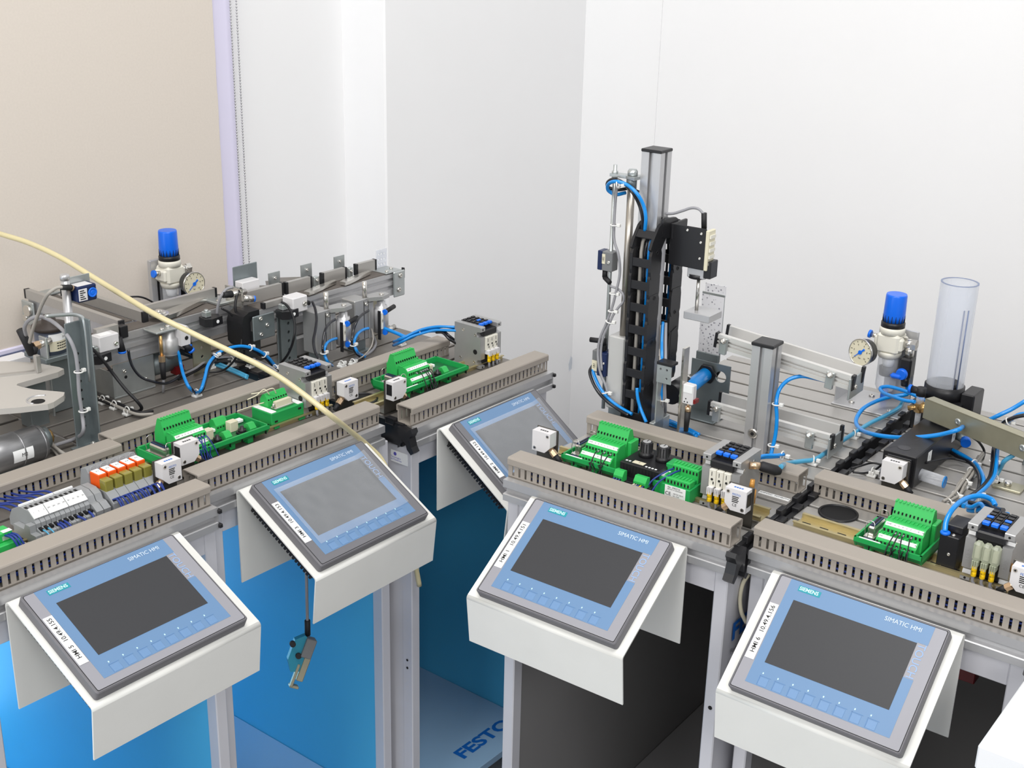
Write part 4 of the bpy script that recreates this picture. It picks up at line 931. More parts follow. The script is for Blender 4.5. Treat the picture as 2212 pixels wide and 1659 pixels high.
# stopper cylinders hung on the front of the sorting conveyor
def stopper(x, y, label):
    t = T('stopper_cylinder', label, 'stopper cylinder', 'C', (x, y, 0), group='stopper cylinders')
    b = MB(); b.m(0).box(0.0, 0.034, 0.006, 0.040, 0.022, 0.0985, 0.0015); b.box(0.034, 0.046, 0.004, 0.030, 0.022, 0.090, 0.001); b.m(1); bolt(b, (0.028, 0.006, 0.088), (0, -1, 0), 0.004); b.m(2).box(0.0225, 0.0235, 0.0055, 0.007, 0.024, 0.094)
    t.part('body', b, [M_cast, M_steel, M_hole])
    b = MB(); b.m(0).prism([(0.030, 0.0), (0.052, -0.012), (0.074, -0.008), (0.078, 0.006), (0.066, 0.016), (0.034, 0.018)], 'z', 0.0935, 0.1005); b.m(1); bolt(b, (0.060, -0.002, 0.1005), (0, 0, 1), 0.0045); t.part('swing_plate', b, [M_cast, M_steel])
    b = MB(); b.cyl((0.031, 0.012, 0.0985), (0.031, 0.012, 0.128), 0.0042, seg=14); t.part('pivot_pin', b, M_steel)
    b = MB(); b.lathe([(0.0135, 0.030), (0.0135, 0.0735), (0.0115, 0.075), (0.0115, 0.080), (0.0075, 0.081), (0.0075, 0.088), (0.0055, 0.089), (0.0055, 0.093)], (0.060, 0.0, 0), seg=24); t.part('cylinder', b, M_alu2)
    b = MB(); b.m(0).box(0.0475, 0.0525, -0.0135, -0.008, 0.040, 0.070, 0.0005); b.m(1).box(0.0452, 0.0474, -0.012, -0.006, 0.020, 0.074); b.m(2).text('1B1', 0.005, FX(0.050, -0.0138, 0.052, -PI / 2)); t.part('position_sensor', b, [M_ivory, M_black, M_ink])
    for z, sg in ((0.071, 0), (0.033, 1)):
        b = MB(); b.m(0).cyl((0.055, -0.0145, z), (0.088, -0.006, z + 0.002), 0.0042, seg=12); b.m(1).cyl((0.0535, -0.015, z), (0.057, -0.014, z), 0.0052, seg=12); b.m(2).cyl((0.070, -0.010, z), (0.070, 0.0, z), 0.0032, seg=10); t.part('push_in_fitting', b, [M_black2 if not sg else M_steel, M_blue, M_steel])
    b = MB(); b.box(0.004, 0.036, 0.002, 0.046, 0.0, 0.0025, 0.0005); b.box(0.008, 0.030, 0.010, 0.036, 0.0025, 0.022, 0.001); t.part('foot', b, M_zincd)
    return t
stopper(0.092, 0.304, 'grey stopper cylinder under the conveyor, first from the black belt guard')
stopper(0.186, 0.304, 'grey stopper cylinder under the conveyor, nearest the room corner')
b = MB(); b.m(0).box(0.0, 0.034, 0.0, 0.028, 0.0, 0.028, 0.002); b.m(1); bolt(b, (0.026, 0.0, 0.014), (0, -1, 0), 0.005); b.m(2).cyl((0.034, 0.012, 0.014), (0.046, 0.010, 0.008), 0.004, seg=10)
b2 = MB(); t = T('photo_sensor', 'grey box sensor clamped to the front of the sorting conveyor', 'sensor', 'C', (0.058, 0.328, 0.100), group='conveyor sensors'); t.part('body', b, [M_sensor, M_steel, M_black2])
# black fork sensors: C then B
def fork_sensor(k, x, y, z, label):
    t = T('fork_sensor', label, 'sensor', k, (x, y, z), group='conveyor sensors')
    b = MB(); b.prism([(0, 0), (0.010, -0.008), (0.034, -0.004), (0.036, 0.010), (0.028, 0.020), (0.004, 0.020)], 'z', 0, 0.014); t.part('body', b, M_black)
    b = MB(); b.box(0.006, 0.018, 0.004, 0.016, 0.014, 0.024, 0.001); bolt(b, (0.012, 0.010, 0.024), (0, 0, 1), 0.004); t.part('clamp', b, M_zinc)
    b = MB(); b.lathe([(0.003, 0), (0.003, 0.0006)], (0.022, -0.006, 0.007), (0, -1, 0), seg=12); t.part('dial', b, M_print)
    return t
fork_sensor('C', 0.034, 0.330, 0.095, 'black fork sensor below the rail at the belt guard end')
fork_sensor('B', 0.086, 0.358, 0.080, 'black fork sensor on the crossing conveyor beside the zinc upright')
fork_sensor('B', 0.304, 0.356, 0.090, 'black fork sensor on the crossing conveyor near the black belt guard')
# camera-like detectors at the back left of the sorting conveyor
t = T('photo_sensor', 'pale box sensor with chrome nuts behind the black belt guard', 'sensor', 'C', (0.010, 0.404, 0.0), group='conveyor sensors')
b = MB(); b.m(0).box(0.008, 0.046, 0.006, 0.026, 0.122, 0.148, 0.001); b.m(1).box(0.006, 0.060, 0.027, 0.029, 0.0, 0.172, 0.002); t.part('body', b, [M_sensor, M_zincd])
b = MB(); b.m(0).cyl((-0.026, -0.006, 0.138), (0.004, -0.006, 0.136), 0.0050, seg=12); b.cyl((-0.012, -0.018, 0.130), (0.006, -0.022, 0.126), 0.0058, seg=14); b.m(1).cyl((0.006, -0.022, 0.126), (0.009, -0.0227, 0.1253), 0.0056, seg=14); b.m(0).box(-0.012, -0.008, -0.014, 0.028, 0.110, 0.145); t.part('inductive_probe', b, [M_steel, M_blue])
b = MB(); b.cyl((-0.044, -0.006, 0.140), (-0.026, -0.006, 0.138), 0.0052, 0.0062, seg=10); t.part('connector', b, M_black2)
# crossing conveyor on bench B with its side branch running to the window
t = T('crossing_conveyor', 'T-shaped conveyor with a branch running back towards the window', 'conveyor', 'B', (0, 0, 0))
conveyor_body(t, 0.110, 0.385, 0.385, 0.425, 0.060, 0.106)
guide(t, (0.112, 0.386, 0.106), (0.158, 0.386, 0.106), 0.019, 0.010, False)
b = MB(); b.box(0.158, 0.172, 0.380, 0.396, 0.100, 0.120, 0.001); t.part('end_cap', b, M_black)
guide(t, (0.232, 0.426, 0.108), (0.385, 0.426, 0.108), 0.021)
# branch
b = MB(); b.prism([(0.172, 0.068), (0.172, 0.080), (0.176, 0.081), (0.176, 0.088), (0.172, 0.089), (0.172, 0.106), (0.222, 0.106), (0.222, 0.068)], 'y', 0.432, 0.665); t.part('frame', b, M_alu2)
b = MB(); b.box(0.178, 0.216, 0.432, 0.662, 0.104, 0.1075); t.part('belt', b, M_belt)
guide(t, (0.174, 0.398, 0.107), (0.174, 0.672, 0.107), 0.016, 0.009); guide(t, (0.224, 0.405, 0.107), (0.224, 0.64, 0.107), 0.018, 0.010)
b = MB(); b.m(0).box(0.176, 0.226, 0.648, 0.676, 0.108, 0.112, 0.001); b.m(1)
for q in (0.19, 0.212): bolt(b, (q, 0.655, 0.112), (0, 0, 1), 0.004)
b.m(0).box(0.1640, 0.1680, 0.640, 0.676, 0.062, 0.105, 0.003); t.part('end_plate', b, [M_zinc, M_steel])
b = MB(); b.cyl((0.164, 0.652, 0.090), (0.158, 0.652, 0.090), 0.010, seg=16); b.cyl((0.164, 0.66, 0.076), (0.158, 0.66, 0.076), 0.006, seg=14); t.part('roller_bearing', b, M_steel)
perforated(t, 'stand', 0.300, 0.338, 0.388, 0.0, 0.062, M_olive)
perforated(t, 'stand', 0.180, 0.212, 0.62, 0.0, 0.068, M_zincd, holes=False)
b = MB(); b.x = Matrix.Translation((0.262, 0.398, 0.1095)) @ Matrix.Rotation(R(14), 4, 'Z'); b.prism([(-0.014, -0.010), (0.008, -0.012), (0.110, -0.001), (0.114, 0.004), (0.108, 0.009), (0.0, 0.014), (-0.012, 0.010)], 'z', 0, 0.007); t.part('diverter_arm', b, M_steel)
b = MB(); b.lathe([(0.016, 0.0), (0.016, 0.004), (0.011, 0.004), (0.011, 0.0065), (0.005, 0.0065), (0.005, 0.009)], (0.245, 0.398, 0.1165), seg=28); t.part('pivot_disc', b, M_steel)
b = MB(); b.m(0).box(0.360, 0.392, 0.386, 0.428, 0.108, 0.113, 0.001); b.m(1); bolt(b, (0.37, 0.40, 0.113), (0, 0, 1), 0.005); b.m(0).box(0.384, 0.392, 0.38, 0.386, 0.062, 0.116, 0.001); t.part('end_plate', b, [M_zinc, M_steel])
# stopper hanging on the crossing conveyor
t = T('stopper_cylinder', 'round stopper cylinder with white bracket on the crossing conveyor, thin probe beside it', 'stopper cylinder', 'B', (0.206, 0.352, 0), group='stopper cylinders')
b = MB(); b.lathe([(0.015, 0.060), (0.0165, 0.068), (0.0165, 0.088), (0.011, 0.090), (0.011, 0.103)], (0.028, 0.010, 0), seg=24); b.lathe([(0.004, 0.052), (0.010, 0.058), (0.0165, 0.062)], (0.028, 0.010, 0), seg=20); t.part('cylinder', b, M_cast)
b = MB(); b.m(0).box(-0.004, 0.050, -0.004, 0.032, 0.103, 0.1065, 0.001); b.m(1); bolt(b, (0.012, 0.004, 0.1065), (0, 0, 1), 0.0035); bolt(b, (0.030, 0.012, 0.1065), (0, 0, 1), 0.005); t.part('mounting_plate', b, [M_zinc, M_steel])
b = MB(); b.m(0).prism([(0.036, 0.076), (0.054, 0.076), (0.056, 0.100), (0.050, 0.108), (0.036, 0.104)], 'y', -0.012, 0.014); b.m(1).lathe([(0.0035, 0), (0.0035, 0.0005)], (0.047, -0.012, 0.088), (0, -1, 0), seg=12); t.part('air_port_block', b, [M_sensor, M_hole])
b = MB(); b.m(0).cyl((0.004, -0.002, 0.100), (0.004, -0.002, 0.060), 0.0028, seg=10); b.m(1).cyl((0.004, -0.002, 0.066), (0.004, -0.002, 0.056), 0.0058, seg=6, smooth=False); b.m(2).cyl((0.004, -0.002, 0.056), (0.004, -0.002, 0.026), 0.0052, 0.0042, seg=12); b.m(3).cyl((0.004, -0.002, 0.026), (0.004, 0.002, 0.002), 0.0022, seg=8); t.part('probe', b, [M_brass, M_copper, M_black2, M_cable])
b = MB(); b.m(0).cyl((0.062, 0.006, 0.090), (0.060, 0.002, 0.070), 0.0055, seg=12); b.cyl((0.046, -0.006, 0.076), (0.054, -0.012, 0.066), 0.005, seg=12); b.m(1).cyl((0.054, -0.012, 0.066), (0.056, -0.013, 0.063), 0.0058, seg=12); b.cyl((0.060, 0.002, 0.070), (0.0595, 0.001, 0.067), 0.0062, seg=12); t.part('push_in_fitting', b, [M_black2, M_blue])
t = T('photo_sensor', 'grey box sensor with paper tag on the crossing conveyor, beside the zinc upright', 'sensor', 'B', (0.106, 0.362, 0.093), group='conveyor sensors')
b = MB(); b.m(0).box(0.0, 0.036, 0, 0.022, 0.0, 0.026, 0.0015); b.m(1).box(0.006, 0.026, 0.004, 0.017, 0.026, 0.0264); b.m(2); bolt(b, (0.029, 0, 0.010), (0, -1, 0), 0.004); t.part('body', b, [M_sensor, M_print, M_steel])
b = MB(); b.m(0).cyl((0.042, 0.010, 0.014), (0.043, 0.006, -0.008), 0.0052, 0.006, seg=12); b.m(1).cyl((0.043, 0.006, -0.008), (0.043, 0.006, -0.011), 0.0064, seg=12); t.part('elbow_fitting', b, [M_black2, M_blue])
t = T('gear_motor_housing', 'bare folded metal motor box standing under the crossing conveyor', 'motor housing', 'B', (0.140, 0.386, 0))
b = MB(); b.m(0).box(0.002, 0.080, 0, 0.002, 0.004, 0.058, 0.0006); b.box(0.078, 0.080, 0, 0.05, 0.004, 0.058, 0.0006); b.box(0.0, 0.0022, 0.0, 0.05, 0.0, 0.046, 0.0006); b.m(1); bolt(b, (0.022, 0, 0.044), (0, -1, 0), 0.0035); bolt(b, (0.062, 0, 0.020), (0, -1, 0), 0.003); b.m(2).lathe([(0.0028, 0), (0.0028, 0.0003)], (0.024, 0, 0.033), (0, -1, 0), seg=10); b.m(0).box(0, 0.08, 0.0, 0.05, 0.0, 0.004, 0.001); t.part('casing', b, [M_zinc, M_steel, M_hole])
b = MB(); b.m(0).cyl((0.084, 0.025, 0.030), (0.135, 0.025, 0.030), 0.019, seg=24); b.m(1).cyl((0.135, 0.025, 0.030), (0.140, 0.025, 0.030), 0.015, seg=20); b.m(2).box(0.125, 0.142, 0.005, 0.02, 0.008, 0.022); t.part('motor', b, [M_zincd, M_black, M_red])
t = T('gear_motor_housing', 'dull metal motor casing standing under the sorting conveyor', 'motor housing', 'C', (0.092, 0.368, 0))
b = MB(); b.box(0.0, 0.052, 0.0, 0.05, 0.002, 0.040, 0.004); b.box(0.006, 0.05, 0.004, 0.04, 0.040, 0.062, 0.003); t.part('casing', b, M_cast)
# rotary drive with paper label
t = T('rotary_drive', 'round dark rotary drive with cream paper label reading M1', 'rotary drive', 'B', (0.062, 0.425, 0))
b = MB(); b.m(0).lathe([(0.0235, 0.094), (0.0235, 0.130)], (0, 0, 0), seg=36); t.part('housing', b, mat('slate_blue_metal', (0.12, 0.14, 0.19), 0.4, 0.5))
b = MB(); b.lathe([(0.024, 0.130), (0.0275, 0.133), (0.026, 0.138), (0.012, 0.140), (0.009, 0.152)], (0, 0, 0), seg=30); t.part('cap', b, mat('rusty_dark_cap', (0.045, 0.036, 0.032), 0.5, 0.3))
b = MB(); vs = []; fs = []
for i in range(13):
    a = R(-118) + R(112) * i / 12 - R(10)
    for z in (0.100, 0.116, 0.1275): vs.append((0.0237 * math.cos(a), 0.0237 * math.sin(a), z))
b.m(0)
for i in range(12): fs.append((i * 3, i * 3 + 3, i * 3 + 4, i * 3 + 1))
b.add(vs, fs, True); b.m(1); b.add(vs, [(i * 3 + 1, i * 3 + 4, i * 3 + 5, i * 3 + 2) for i in range(12)], True); b.m(2)
for j in range(3):
    for i in range(3, 11): b.add([(0.0239 * math.cos(R(-128) + R(112) * (i + q) / 12), 0.0239 * math.sin(R(-128) + R(112) * (i + q) / 12), 0.1035 + j * 0.0042 + w * 0.0016) for q, w in ((0, 0), (0.8, 0), (0.8, 1), (0, 1))], [(0, 1, 2, 3)])
b.text('M1', 0.0055, FX(0.006, -0.0237, 0.121)); t.part('paper_label', b, [M_cream, M_print, M_ink])
b = MB(); b.m(0).box(-0.03, 0.040, -0.03, 0.03, 0.086, 0.094, 0.001); b.box(-0.02, 0.02, -0.02, 0.02, 0.0, 0.086, 0.002); b.m(1); bolt(b, (0.03, -0.02, 0.094), (0, 0, 1), 0.005); t.part('stand', b, [M_zincd, M_steel])
# tall zinc upright with rounded top
t = T('zinc_upright', 'tall zinc angle upright with rounded top and white cable ties', 'bracket', 'B', (0.0, 0.25, 0))
b = MB(); b.m(0).box(-0.012, 0.014, 0.012, 0.0145, 0.0, 0.19, 0.001); b.box(0.012, 0.0145, -0.012, 0.0145, 0.0, 0.196, 0.001); b.box(-0.022, 0.034, -0.014, 0.0145, 0.0, 0.0025, 0.001); b.m(1); bolt(b, (0.005, -0.004, 0.0025), (0, 0, 1), 0.005, 0.006)
for i in range(9): b.m(2).lathe([(0.0022, 0), (0.0022, 0.0003)], (0.004, 0.012, 0.03 + 0.014 * i), (0, -1, 0), seg=8)
t.part('angle', b, [M_zincd, M_steel, M_hole])
b = MB(); pts = [(0.0130, 0.001, 0.10), (0.0130, 0.001, 0.185), (0.012, 0.004, 0.196), (0.004, 0.008, 0.201), (-0.016, 0.010, 0.205), (-0.040, 0.012, 0.208)]
b.tube(pts, 0.0028, seg=8); t.part('folded_edge', b, M_zinc)
b = MB(); b.box(0.0155, 0.030, 0.014, 0.018, 0.0, 0.165, 0.001); t.part('side_strip', b, M_olive)
# light sensor with blue lens on a round post
t = T('light_sensor', 'black and white light barrier with round blue lens on a grey post', 'sensor', 'B', (0.010, 0.285, 0))
b = MB(); b.cyl((0, 0, 0.0), (0, 0, 0.246), 0.0062, seg=18); b.lathe([(0.0068, 0.246), (0.0068, 0.252), (0.0055, 0.254)], (0, 0, 0), seg=18); t.part('post', b, M_alu2)
b = MB(); b.m(0).box(0.008, 0.040, -0.016, 0.006, 0.212, 0.236, 0.002); b.m(1).box(0.0095, 0.0235, -0.0164, -0.0155, 0.2145, 0.232, 0.0003); b.box(0.010, 0.034, -0.014, 0.004, 0.2358, 0.2364); b.m(2)
for i in range(5): b.box(0.0115, 0.0205 - 0.002 * (i % 3), -0.01655, -0.0164, 0.2165 + i * 0.003, 0.218 + i * 0.003)
bd = t.part('body', b, [M_dkblue, M_sensor, M_ink])
b = MB(); b.lathe([(0.0072, 0), (0.0072, 0.0012), (0.0052, 0.0014), (0.005, 0.0006), (0.003, 0.0006), (0.0028, 0.0014)], (0.0320, -0.016, 0.224), (0, -1, 0), seg=24); t.part('lens', b, M_blue, bd)
b = MB(); b.m(0).cyl((0.008, -0.004, 0.232), (0.002, -0.010, 0.236), 0.0042, seg=10); b.m(1).cyl((0.002, -0.010, 0.236), (-0.014, -0.012, 0.240), 0.0045, 0.0038, seg=12); t.part('connector', b, [M_copper, M_black2], bd)
b = MB(); b.box(-0.002, 0.044, 0.006, 0.008, 0.208, 0.246, 0.0005); t.part('back_plate', b, M_zinc, bd)
# ------------------------------------------------------------------ bench A rear: motor, swivel plate
t = T('drive_motor', 'grey metal cylinder motor lying down with paper tag reading M2', 'motor', 'A', (0.16, 0.303, 0.026))
b = MB(); b.m(0).cyl((0.0, 0, 0), (0.128, 0, 0), 0.0255, seg=40)
for x in (0.09, 0.123): b.cyl((x, 0, 0), (x + 0.002, 0, 0), 0.0260, seg=40)
t.part('casing', b, mat('scuffed_steel', (0.34, 0.34, 0.35), 0.36, 0.75, noise=0.4, nscale=60, stretch=(0.3, 2, 2)))
b = MB(); b.m(0).cyl((0.128, 0, 0.004), (0.139, 0, 0.004), 0.016, seg=24); b.m(1).cyl((0.139, 0, 0.004), (0.145, 0, 0.004), 0.0105, seg=20); t.part('end_bearing', b, [M_zincd, M_brass])
b = MB(); vs = [(0.072 + i * 0.031, 0.0257 * math.cos(R(-158) + j * R(38) / 6), 0.0257 * math.sin(R(158) - j * R(38) / 6 * 1.0)) for i in (0, 1) for j in range(7)]
vs = []
for i in (0, 1):
    for j in range(7):
        a = R(-20 + 40 * j / 6); vs.append((0.072 + i * 0.031, -0.0258 * math.cos(a), 0.0258 * math.sin(a)))
b.m(0).add(vs, [(j, j + 1, 8 + j, 7 + j) for j in range(6)], True); b.m(1).text('M2', 0.0075, FX(0.084, -0.0262, 0.0005)); t.part('paper_tag', b, [M_print, M_ink])
b = MB(); b.box(0.02, 0.11, -0.012, 0.012, -0.026, -0.0225, 0.001); t.part('saddle', b, M_zincd)
t = T('swivel_plate', 'grey slotted swivel plate with a round hole, reaching in from the picture edge', 'swivel plate', 'A', (0, 0, 0))
pl = [(0.195, 0.335), (0.258, 0.292), (0.290, 0.2745), (0.300, 0.2755), (0.324, 0.288), (0.3325, 0.2985), (0.329, 0.3060), (0.310, 0.3400), (0.304, 0.3620), (0.3025, 0.3740), (0.307, 0.3790), (0.3740, 0.3800), (0.388, 0.3860), (0.388, 0.3980), (0.375, 0.4420), (0.350, 0.4800), (0.300, 0.5200), (0.195, 0.5200)]
b = MB(); b.prism(pl, 'z', 0.082, 0.0905); t.part('plate', b, mat('bead_blasted_aluminium', (0.52, 0.50, 0.47), 0.55, 0.3))
b = MB(); b.m(0).lathe([(0.0095, 0), (0.0095, 0.0004)], (0.287, 0.2935, 0.0905), seg=24); b.m(1).ring([(0.292 + 0.017 * math.cos(a), 0.298 + 0.017 * math.sin(a), 0.0905) for a in [R(30 + i * 15) for i in range(13)]], 0.0016, 8); t.part('hole_recess', b, [M_hole, M_alu2])
b = MB(); b.m(0).prism([(0.300, 0.425), (0.352, 0.398), (0.3575, 0.404), (0.310, 0.4290)], 'z', 0.0905, 0.0935); b.box(0.350, 0.358, 0.396, 0.404, 0.0905, 0.118, 0.001); t.part('stop_angle', b, M_alu)
b = MB(); b.cyl((0.24, 0.40, 0.0), (0.24, 0.40, 0.082), 0.020, seg=24); t.part('pivot_stand', b, M_zincd)
b = MB(); b.box(0.34, 0.37, 0.41, 0.44, 0.0, 0.082, 0.001); t.part('support_block', b, M_zincd)
t = T('inductive_sensor', 'slim sensor with black plug and gold nut above the swivel plate', 'sensor', 'A', (0.372, 0.438, 0.0), group='conveyor sensors')
b = MB(); b.m(0).cyl((0.010, 0, 0.119), (0.030, 0.0, 0.121), 0.0055, seg=12); b.m(1).cyl((0.001, 0, 0.118), (0.010, 0, 0.119), 0.0070, seg=6, smooth=False); b.m(2).cyl((-0.002, 0.0, 0.107), (-0.016, 0.004, 0.148), 0.0072, 0.0058, seg=12); b.m(2).cyl((-0.003, 0.0, 0.107), (0.002, 0.0, 0.118), 0.007, seg=10); t.part('probe', b, [M_steel, M_copper, M_black2])
b = MB(); b.box(0.016, 0.020, -0.010, 0.010, 0.0, 0.130, 0.001); t.part('angle', b, M_zinc)
t = T('photo_sensor', 'small grey box sensor lying behind the swivel plate, beside the pale window rail', 'sensor', 'A', (0.375, 0.54, 0.03), group='conveyor sensors')
b = MB(); b.m(0).box(0.0, 0.050, 0, 0.025, 0.0, 0.038, 0.0015); b.m(1); bolt(b, (0.018, 0, 0.018), (0, -1, 0), 0.004); b.m(2).box(-0.004, 0.002, 0.001, 0.024, 0.002, 0.036, 0.001); b.m(3).box(0.0, 0.03, 0.002, 0.02, -0.03, 0.0); t.part('body', b, [M_sensor, M_steel, M_tubet, M_zincd])
# ------------------------------------------------------------------ air service units
def air_unit(k, x, y, label, flip, dz=0.0):
    t = T('air_regulator', label, 'air regulator', k, (x, y, 0), group='air service units')
    z = dz
    b = MB(); b.box(-0.019, 0.019, -0.019, 0.019, z + 0.089, z + 0.122, 0.004); b.lathe([(0.0205, z + 0.120), (0.0205, z + 0.128), (0.0195, z + 0.1315)], (0, 0, 0), seg=32); b.box(-0.024, 0.024, -0.015, 0.016, z + 0.094, z + 0.116, 0.003); b.lathe([(0.0175, z + 0.080), (0.0195, z + 0.086), (0.0195, z + 0.090)], (0, 0, 0), seg=28)
    bd = t.part('body', b, M_ivory)
    b = MB(); b.lathe([(0.0192, z + 0.1315), (0.0192, z + 0.139), (0.0175, z + 0.1405)], (0, 0, 0), seg=32); t.part('collar', b, M_black, bd)
    b = MB(); b.m(0).lathe([(0.0166, z + 0.1405), (0.0176, z + 0.150), (0.0168, z + 0.184), (0.0160, z + 0.1865)], (0, 0, 0), seg=36)
    for i in range(18): a = 2 * PI * i / 18; b.m(1).box(0.0172 * math.cos(a) - 0.0005, 0.0172 * math.cos(a) + 0.0005, 0.0172 * math.sin(a) - 0.0005, 0.0172 * math.sin(a) + 0.0005, z + 0.1405, z + 0.152)
    t.part('knob', b, [M_bluek, M_hole], bd)
    gx, gz = (0.014 if flip else -0.020), z + (0.094 if flip else 0.092); a = R(-4 if flip else -16)
    ga = Vector((math.sin(a), -math.cos(a), 0.0)) if flip else Vector((math.sin(a), -math.cos(a), 0.06)).normalized()
    c0 = Vector((gx * 0.55, -0.015, gz + 0.004)); c1 = c0 + ga * 0.028 + Vector((gx * 0.35, 0, -0.004))
    b = MB(); b.lathe([(0.006, -0.016), (0.006, -0.008), (0.0195, -0.006), (0.0225, 0.010), (0.0225, 0.012)], c1, ga, seg=32); g = t.part('gauge', b, M_black)
    b = MB(); b.m(0).lathe([(0.0212, 0.0120), (0.0212, 0.0124)], c1, ga, seg=32); b.m(1).lathe([(0.0226, 0.0105), (0.0226, 0.0135), (0.0212, 0.0138), (0.0212, 0.0124)], c1, ga, seg=32, cap=False)
    q = ga.to_track_quat('Z', 'Y').to_matrix().to_4x4(); FM = Matrix.Translation(c1 + ga * 0.0128) @ q
    b.x = FM; b.m(2)
    for i in range(11):
        an = R(225 - 27 * i); cs, sn = math.cos(an), math.sin(an); b.add([(0.0165 * cs - 0.0005 * sn, 0.0165 * sn + 0.0005 * cs, 0), (0.0190 * cs - 0.0005 * sn, 0.0190 * sn + 0.0005 * cs, 0), (0.0190 * cs + 0.0005 * sn, 0.0190 * sn - 0.0005 * cs, 0), (0.0165 * cs + 0.0005 * sn, 0.0165 * sn - 0.0005 * cs, 0)], [(0, 1, 2, 3)])
        if i % 2 == 0: b.text(str(i), 0.0042, Matrix.Translation((0.0128 * cs, 0.0128 * sn, 0)), align='CENTER')
    b.text('bar', 0.0040, Matrix.Translation((0, -0.0095, 0)), align='CENTER')
    b.x = Matrix.Identity(4); t.part('dial', b, [M_cream, M_steel, M_ink], g)
    b = MB(); b.x = FM @ Matrix.Rotation(R(222), 4, 'Z'); b.prism([(-0.010, -0.0018), (-0.004, -0.0012), (0.015, -0.0003), (0.015, 0.0003), (-0.004, 0.0012), (-0.010, 0.0018)], 'z', 0.0004, 0.0008); b.lathe([(0.0035, 0.0003), (0.0035, 0.0014)], (0, 0, 0), seg=14); t.part('needle', b, M_blue, g)
    b = MB(); b.lathe([(0.0165, z + 0.080), (0.0165, z + 0.030), (0.013, z + 0.022), (0.004, z + 0.018)], (0, 0, 0), seg=28, cap=False); t.part('bowl', b, M_clear, bd)
    b = MB(); b.m(0).lathe([(0.008, z + 0.062), (0.012, z + 0.080)], (0, 0, 0), seg=20); b.m(1).lathe([(0.0125, z + 0.048), (0.0140, z + 0.062), (0.0090, z + 0.064)], (0, 0, 0), seg=24); b.m(2).lathe([(0.006, z + 0.006), (0.006, z + 0.022)], (0, 0, 0), seg=14); t.part('filter', b, [M_print, mat('dark_filter', (0.06, 0.06, 0.06), 0.5), M_blue], bd)
    sx = -1 if flip else 1
    b = MB(); b.m(0).cyl((0.019, 0, z + 0.108), (0.043, 0, z + 0.108), 0.0085, seg=16); b.cyl((0.034, 0, z + 0.108), (0.043, 0, z + 0.108), 0.0098, seg=6, smooth=False); b.cyl((0.033, 0, z + 0.104), (0.033, 0, z + 0.086), 0.0072, seg=14); t.part('fitting', b, M_steel, bd); b = MB(); b.m(0).cyl((-0.022, 0, z + 0.110), (-0.034, 0, z + 0.111), 0.0045, seg=12); b.m(1).cyl((-0.034, 0, z + 0.111), (-0.038, 0, z + 0.1115), 0.0068, seg=14); t.part('fitting', b, [M_steel, M_blue], bd)
    b = MB(); b.m(0).box(0.022, 0.042, -0.012, 0.012, z + 0.052, z + 0.086, 0.003); b.cyl((0.032, 0, z + 0.052), (0.032, 0, z + 0.036), 0.0078, 0.006, seg=16); v = t.part('shutoff_valve', b, M_black)
    b = MB(); b.m(0).lathe([(0.009, 0), (0.010, 0.004), (0.008, 0.010)], (0.030, -0.012, z + 0.060), (0, -1, 0), seg=20); b.box(0.013, 0.032, -0.025, -0.014, z + 0.052, z + 0.060, 0.003); t.part('lever', b, M_bluek, v)
    b = MB()
    if flip:
        b.box(-0.028, 0.0, 0.020, 0.030, 0.0, z + 0.130, 0.001); b.box(0.0, 0.022, 0.020, 0.030, 0.0, z + 0.112, 0.001); b.m(1).box(-0.016, -0.012, 0.0192, 0.0202, 0.002, z + 0.09); b.m(0).box(-0.03, 0.05, -0.01, 0.03, 0.0, 0.004, 0.001)
    else:
        b.box(-0.010, 0.038, 0.020, 0.023, 0.002, z + 0.124, 0.001); b.box(-0.062, 0.052, -0.072, 0.023, 0.0, 0.003, 0.0008); b.box(-0.062, -0.0595, -0.060, 0.023, 0.0, 0.036, 0.0008)
        b.m(2)
        for q in ((-0.035, -0.05), (-0.02, 0.0), (0.03, -0.05)): bolt(b, (q[0], q[1], 0.003), (0, 0, 1), 0.005)
    t.part('stand', b, [M_alu2, M_hole, M_steel])
    return t
air_unit('C', 0.040, 0.640, 'air regulator with blue knob in front of the beige blind', True, 0.012)
air_unit('D', 0.3035, 0.640, 'air regulator with blue knob beside the clear magazine tube', False, -0.002)
HANG = (0.1055, -0.09, -0.229)
RED = (0.2539, 0.12, -0.144)
# ------------------------------------------------------------------ bench D: lift station
def slotted_post(b, x0, x1, y0, y1, z0, z1):
    w = x1 - x0; d = y1 - y0; cx, cy = (x0 + x1) / 2, (y0 + y1) / 2; s = 0.0035; g = 0.005
    pts = []
    def side(ax, ay, ux, uy, nx, ny, hw, hd):
        return [(cx + ux * q + nx * r, cy + uy * q + ny * r) for q, r in ((-hw, hd), (-s, hd), (-s, hd - 0.002), (-s - 0.003, hd - 0.002), (-s - 0.003, hd - g), (s + 0.003, hd - g), (s + 0.003, hd - 0.002), (s, hd - 0.002), (s, hd))]
    pts = side(0, 0, 1, 0, 0, -1, w / 2, d / 2) + side(0, 0, 0, 1, 1, 0, d / 2, w / 2) + side(0, 0, -1, 0, 0, 1, w / 2, d / 2) + side(0, 0, 0, -1, -1, 0, d / 2, w / 2)
    b.prism(pts, 'z', z0, z1)
t = T('lift_tower', 'tall lift column with black energy chain and guide rods', 'lift tower', 'D', (0.04, 0.28, 0))
b = MB(); slotted_post(b, 0.0285, 0.0605, 0.272, 0.304, 0.0, 0.428); t.apart('column', b, M_alu2)
b = MB(); b.box(0.0275, 0.0615, 0.271, 0.305, 0.428, 0.4325, 0.001); t.apart('column_cap', b, M_black)
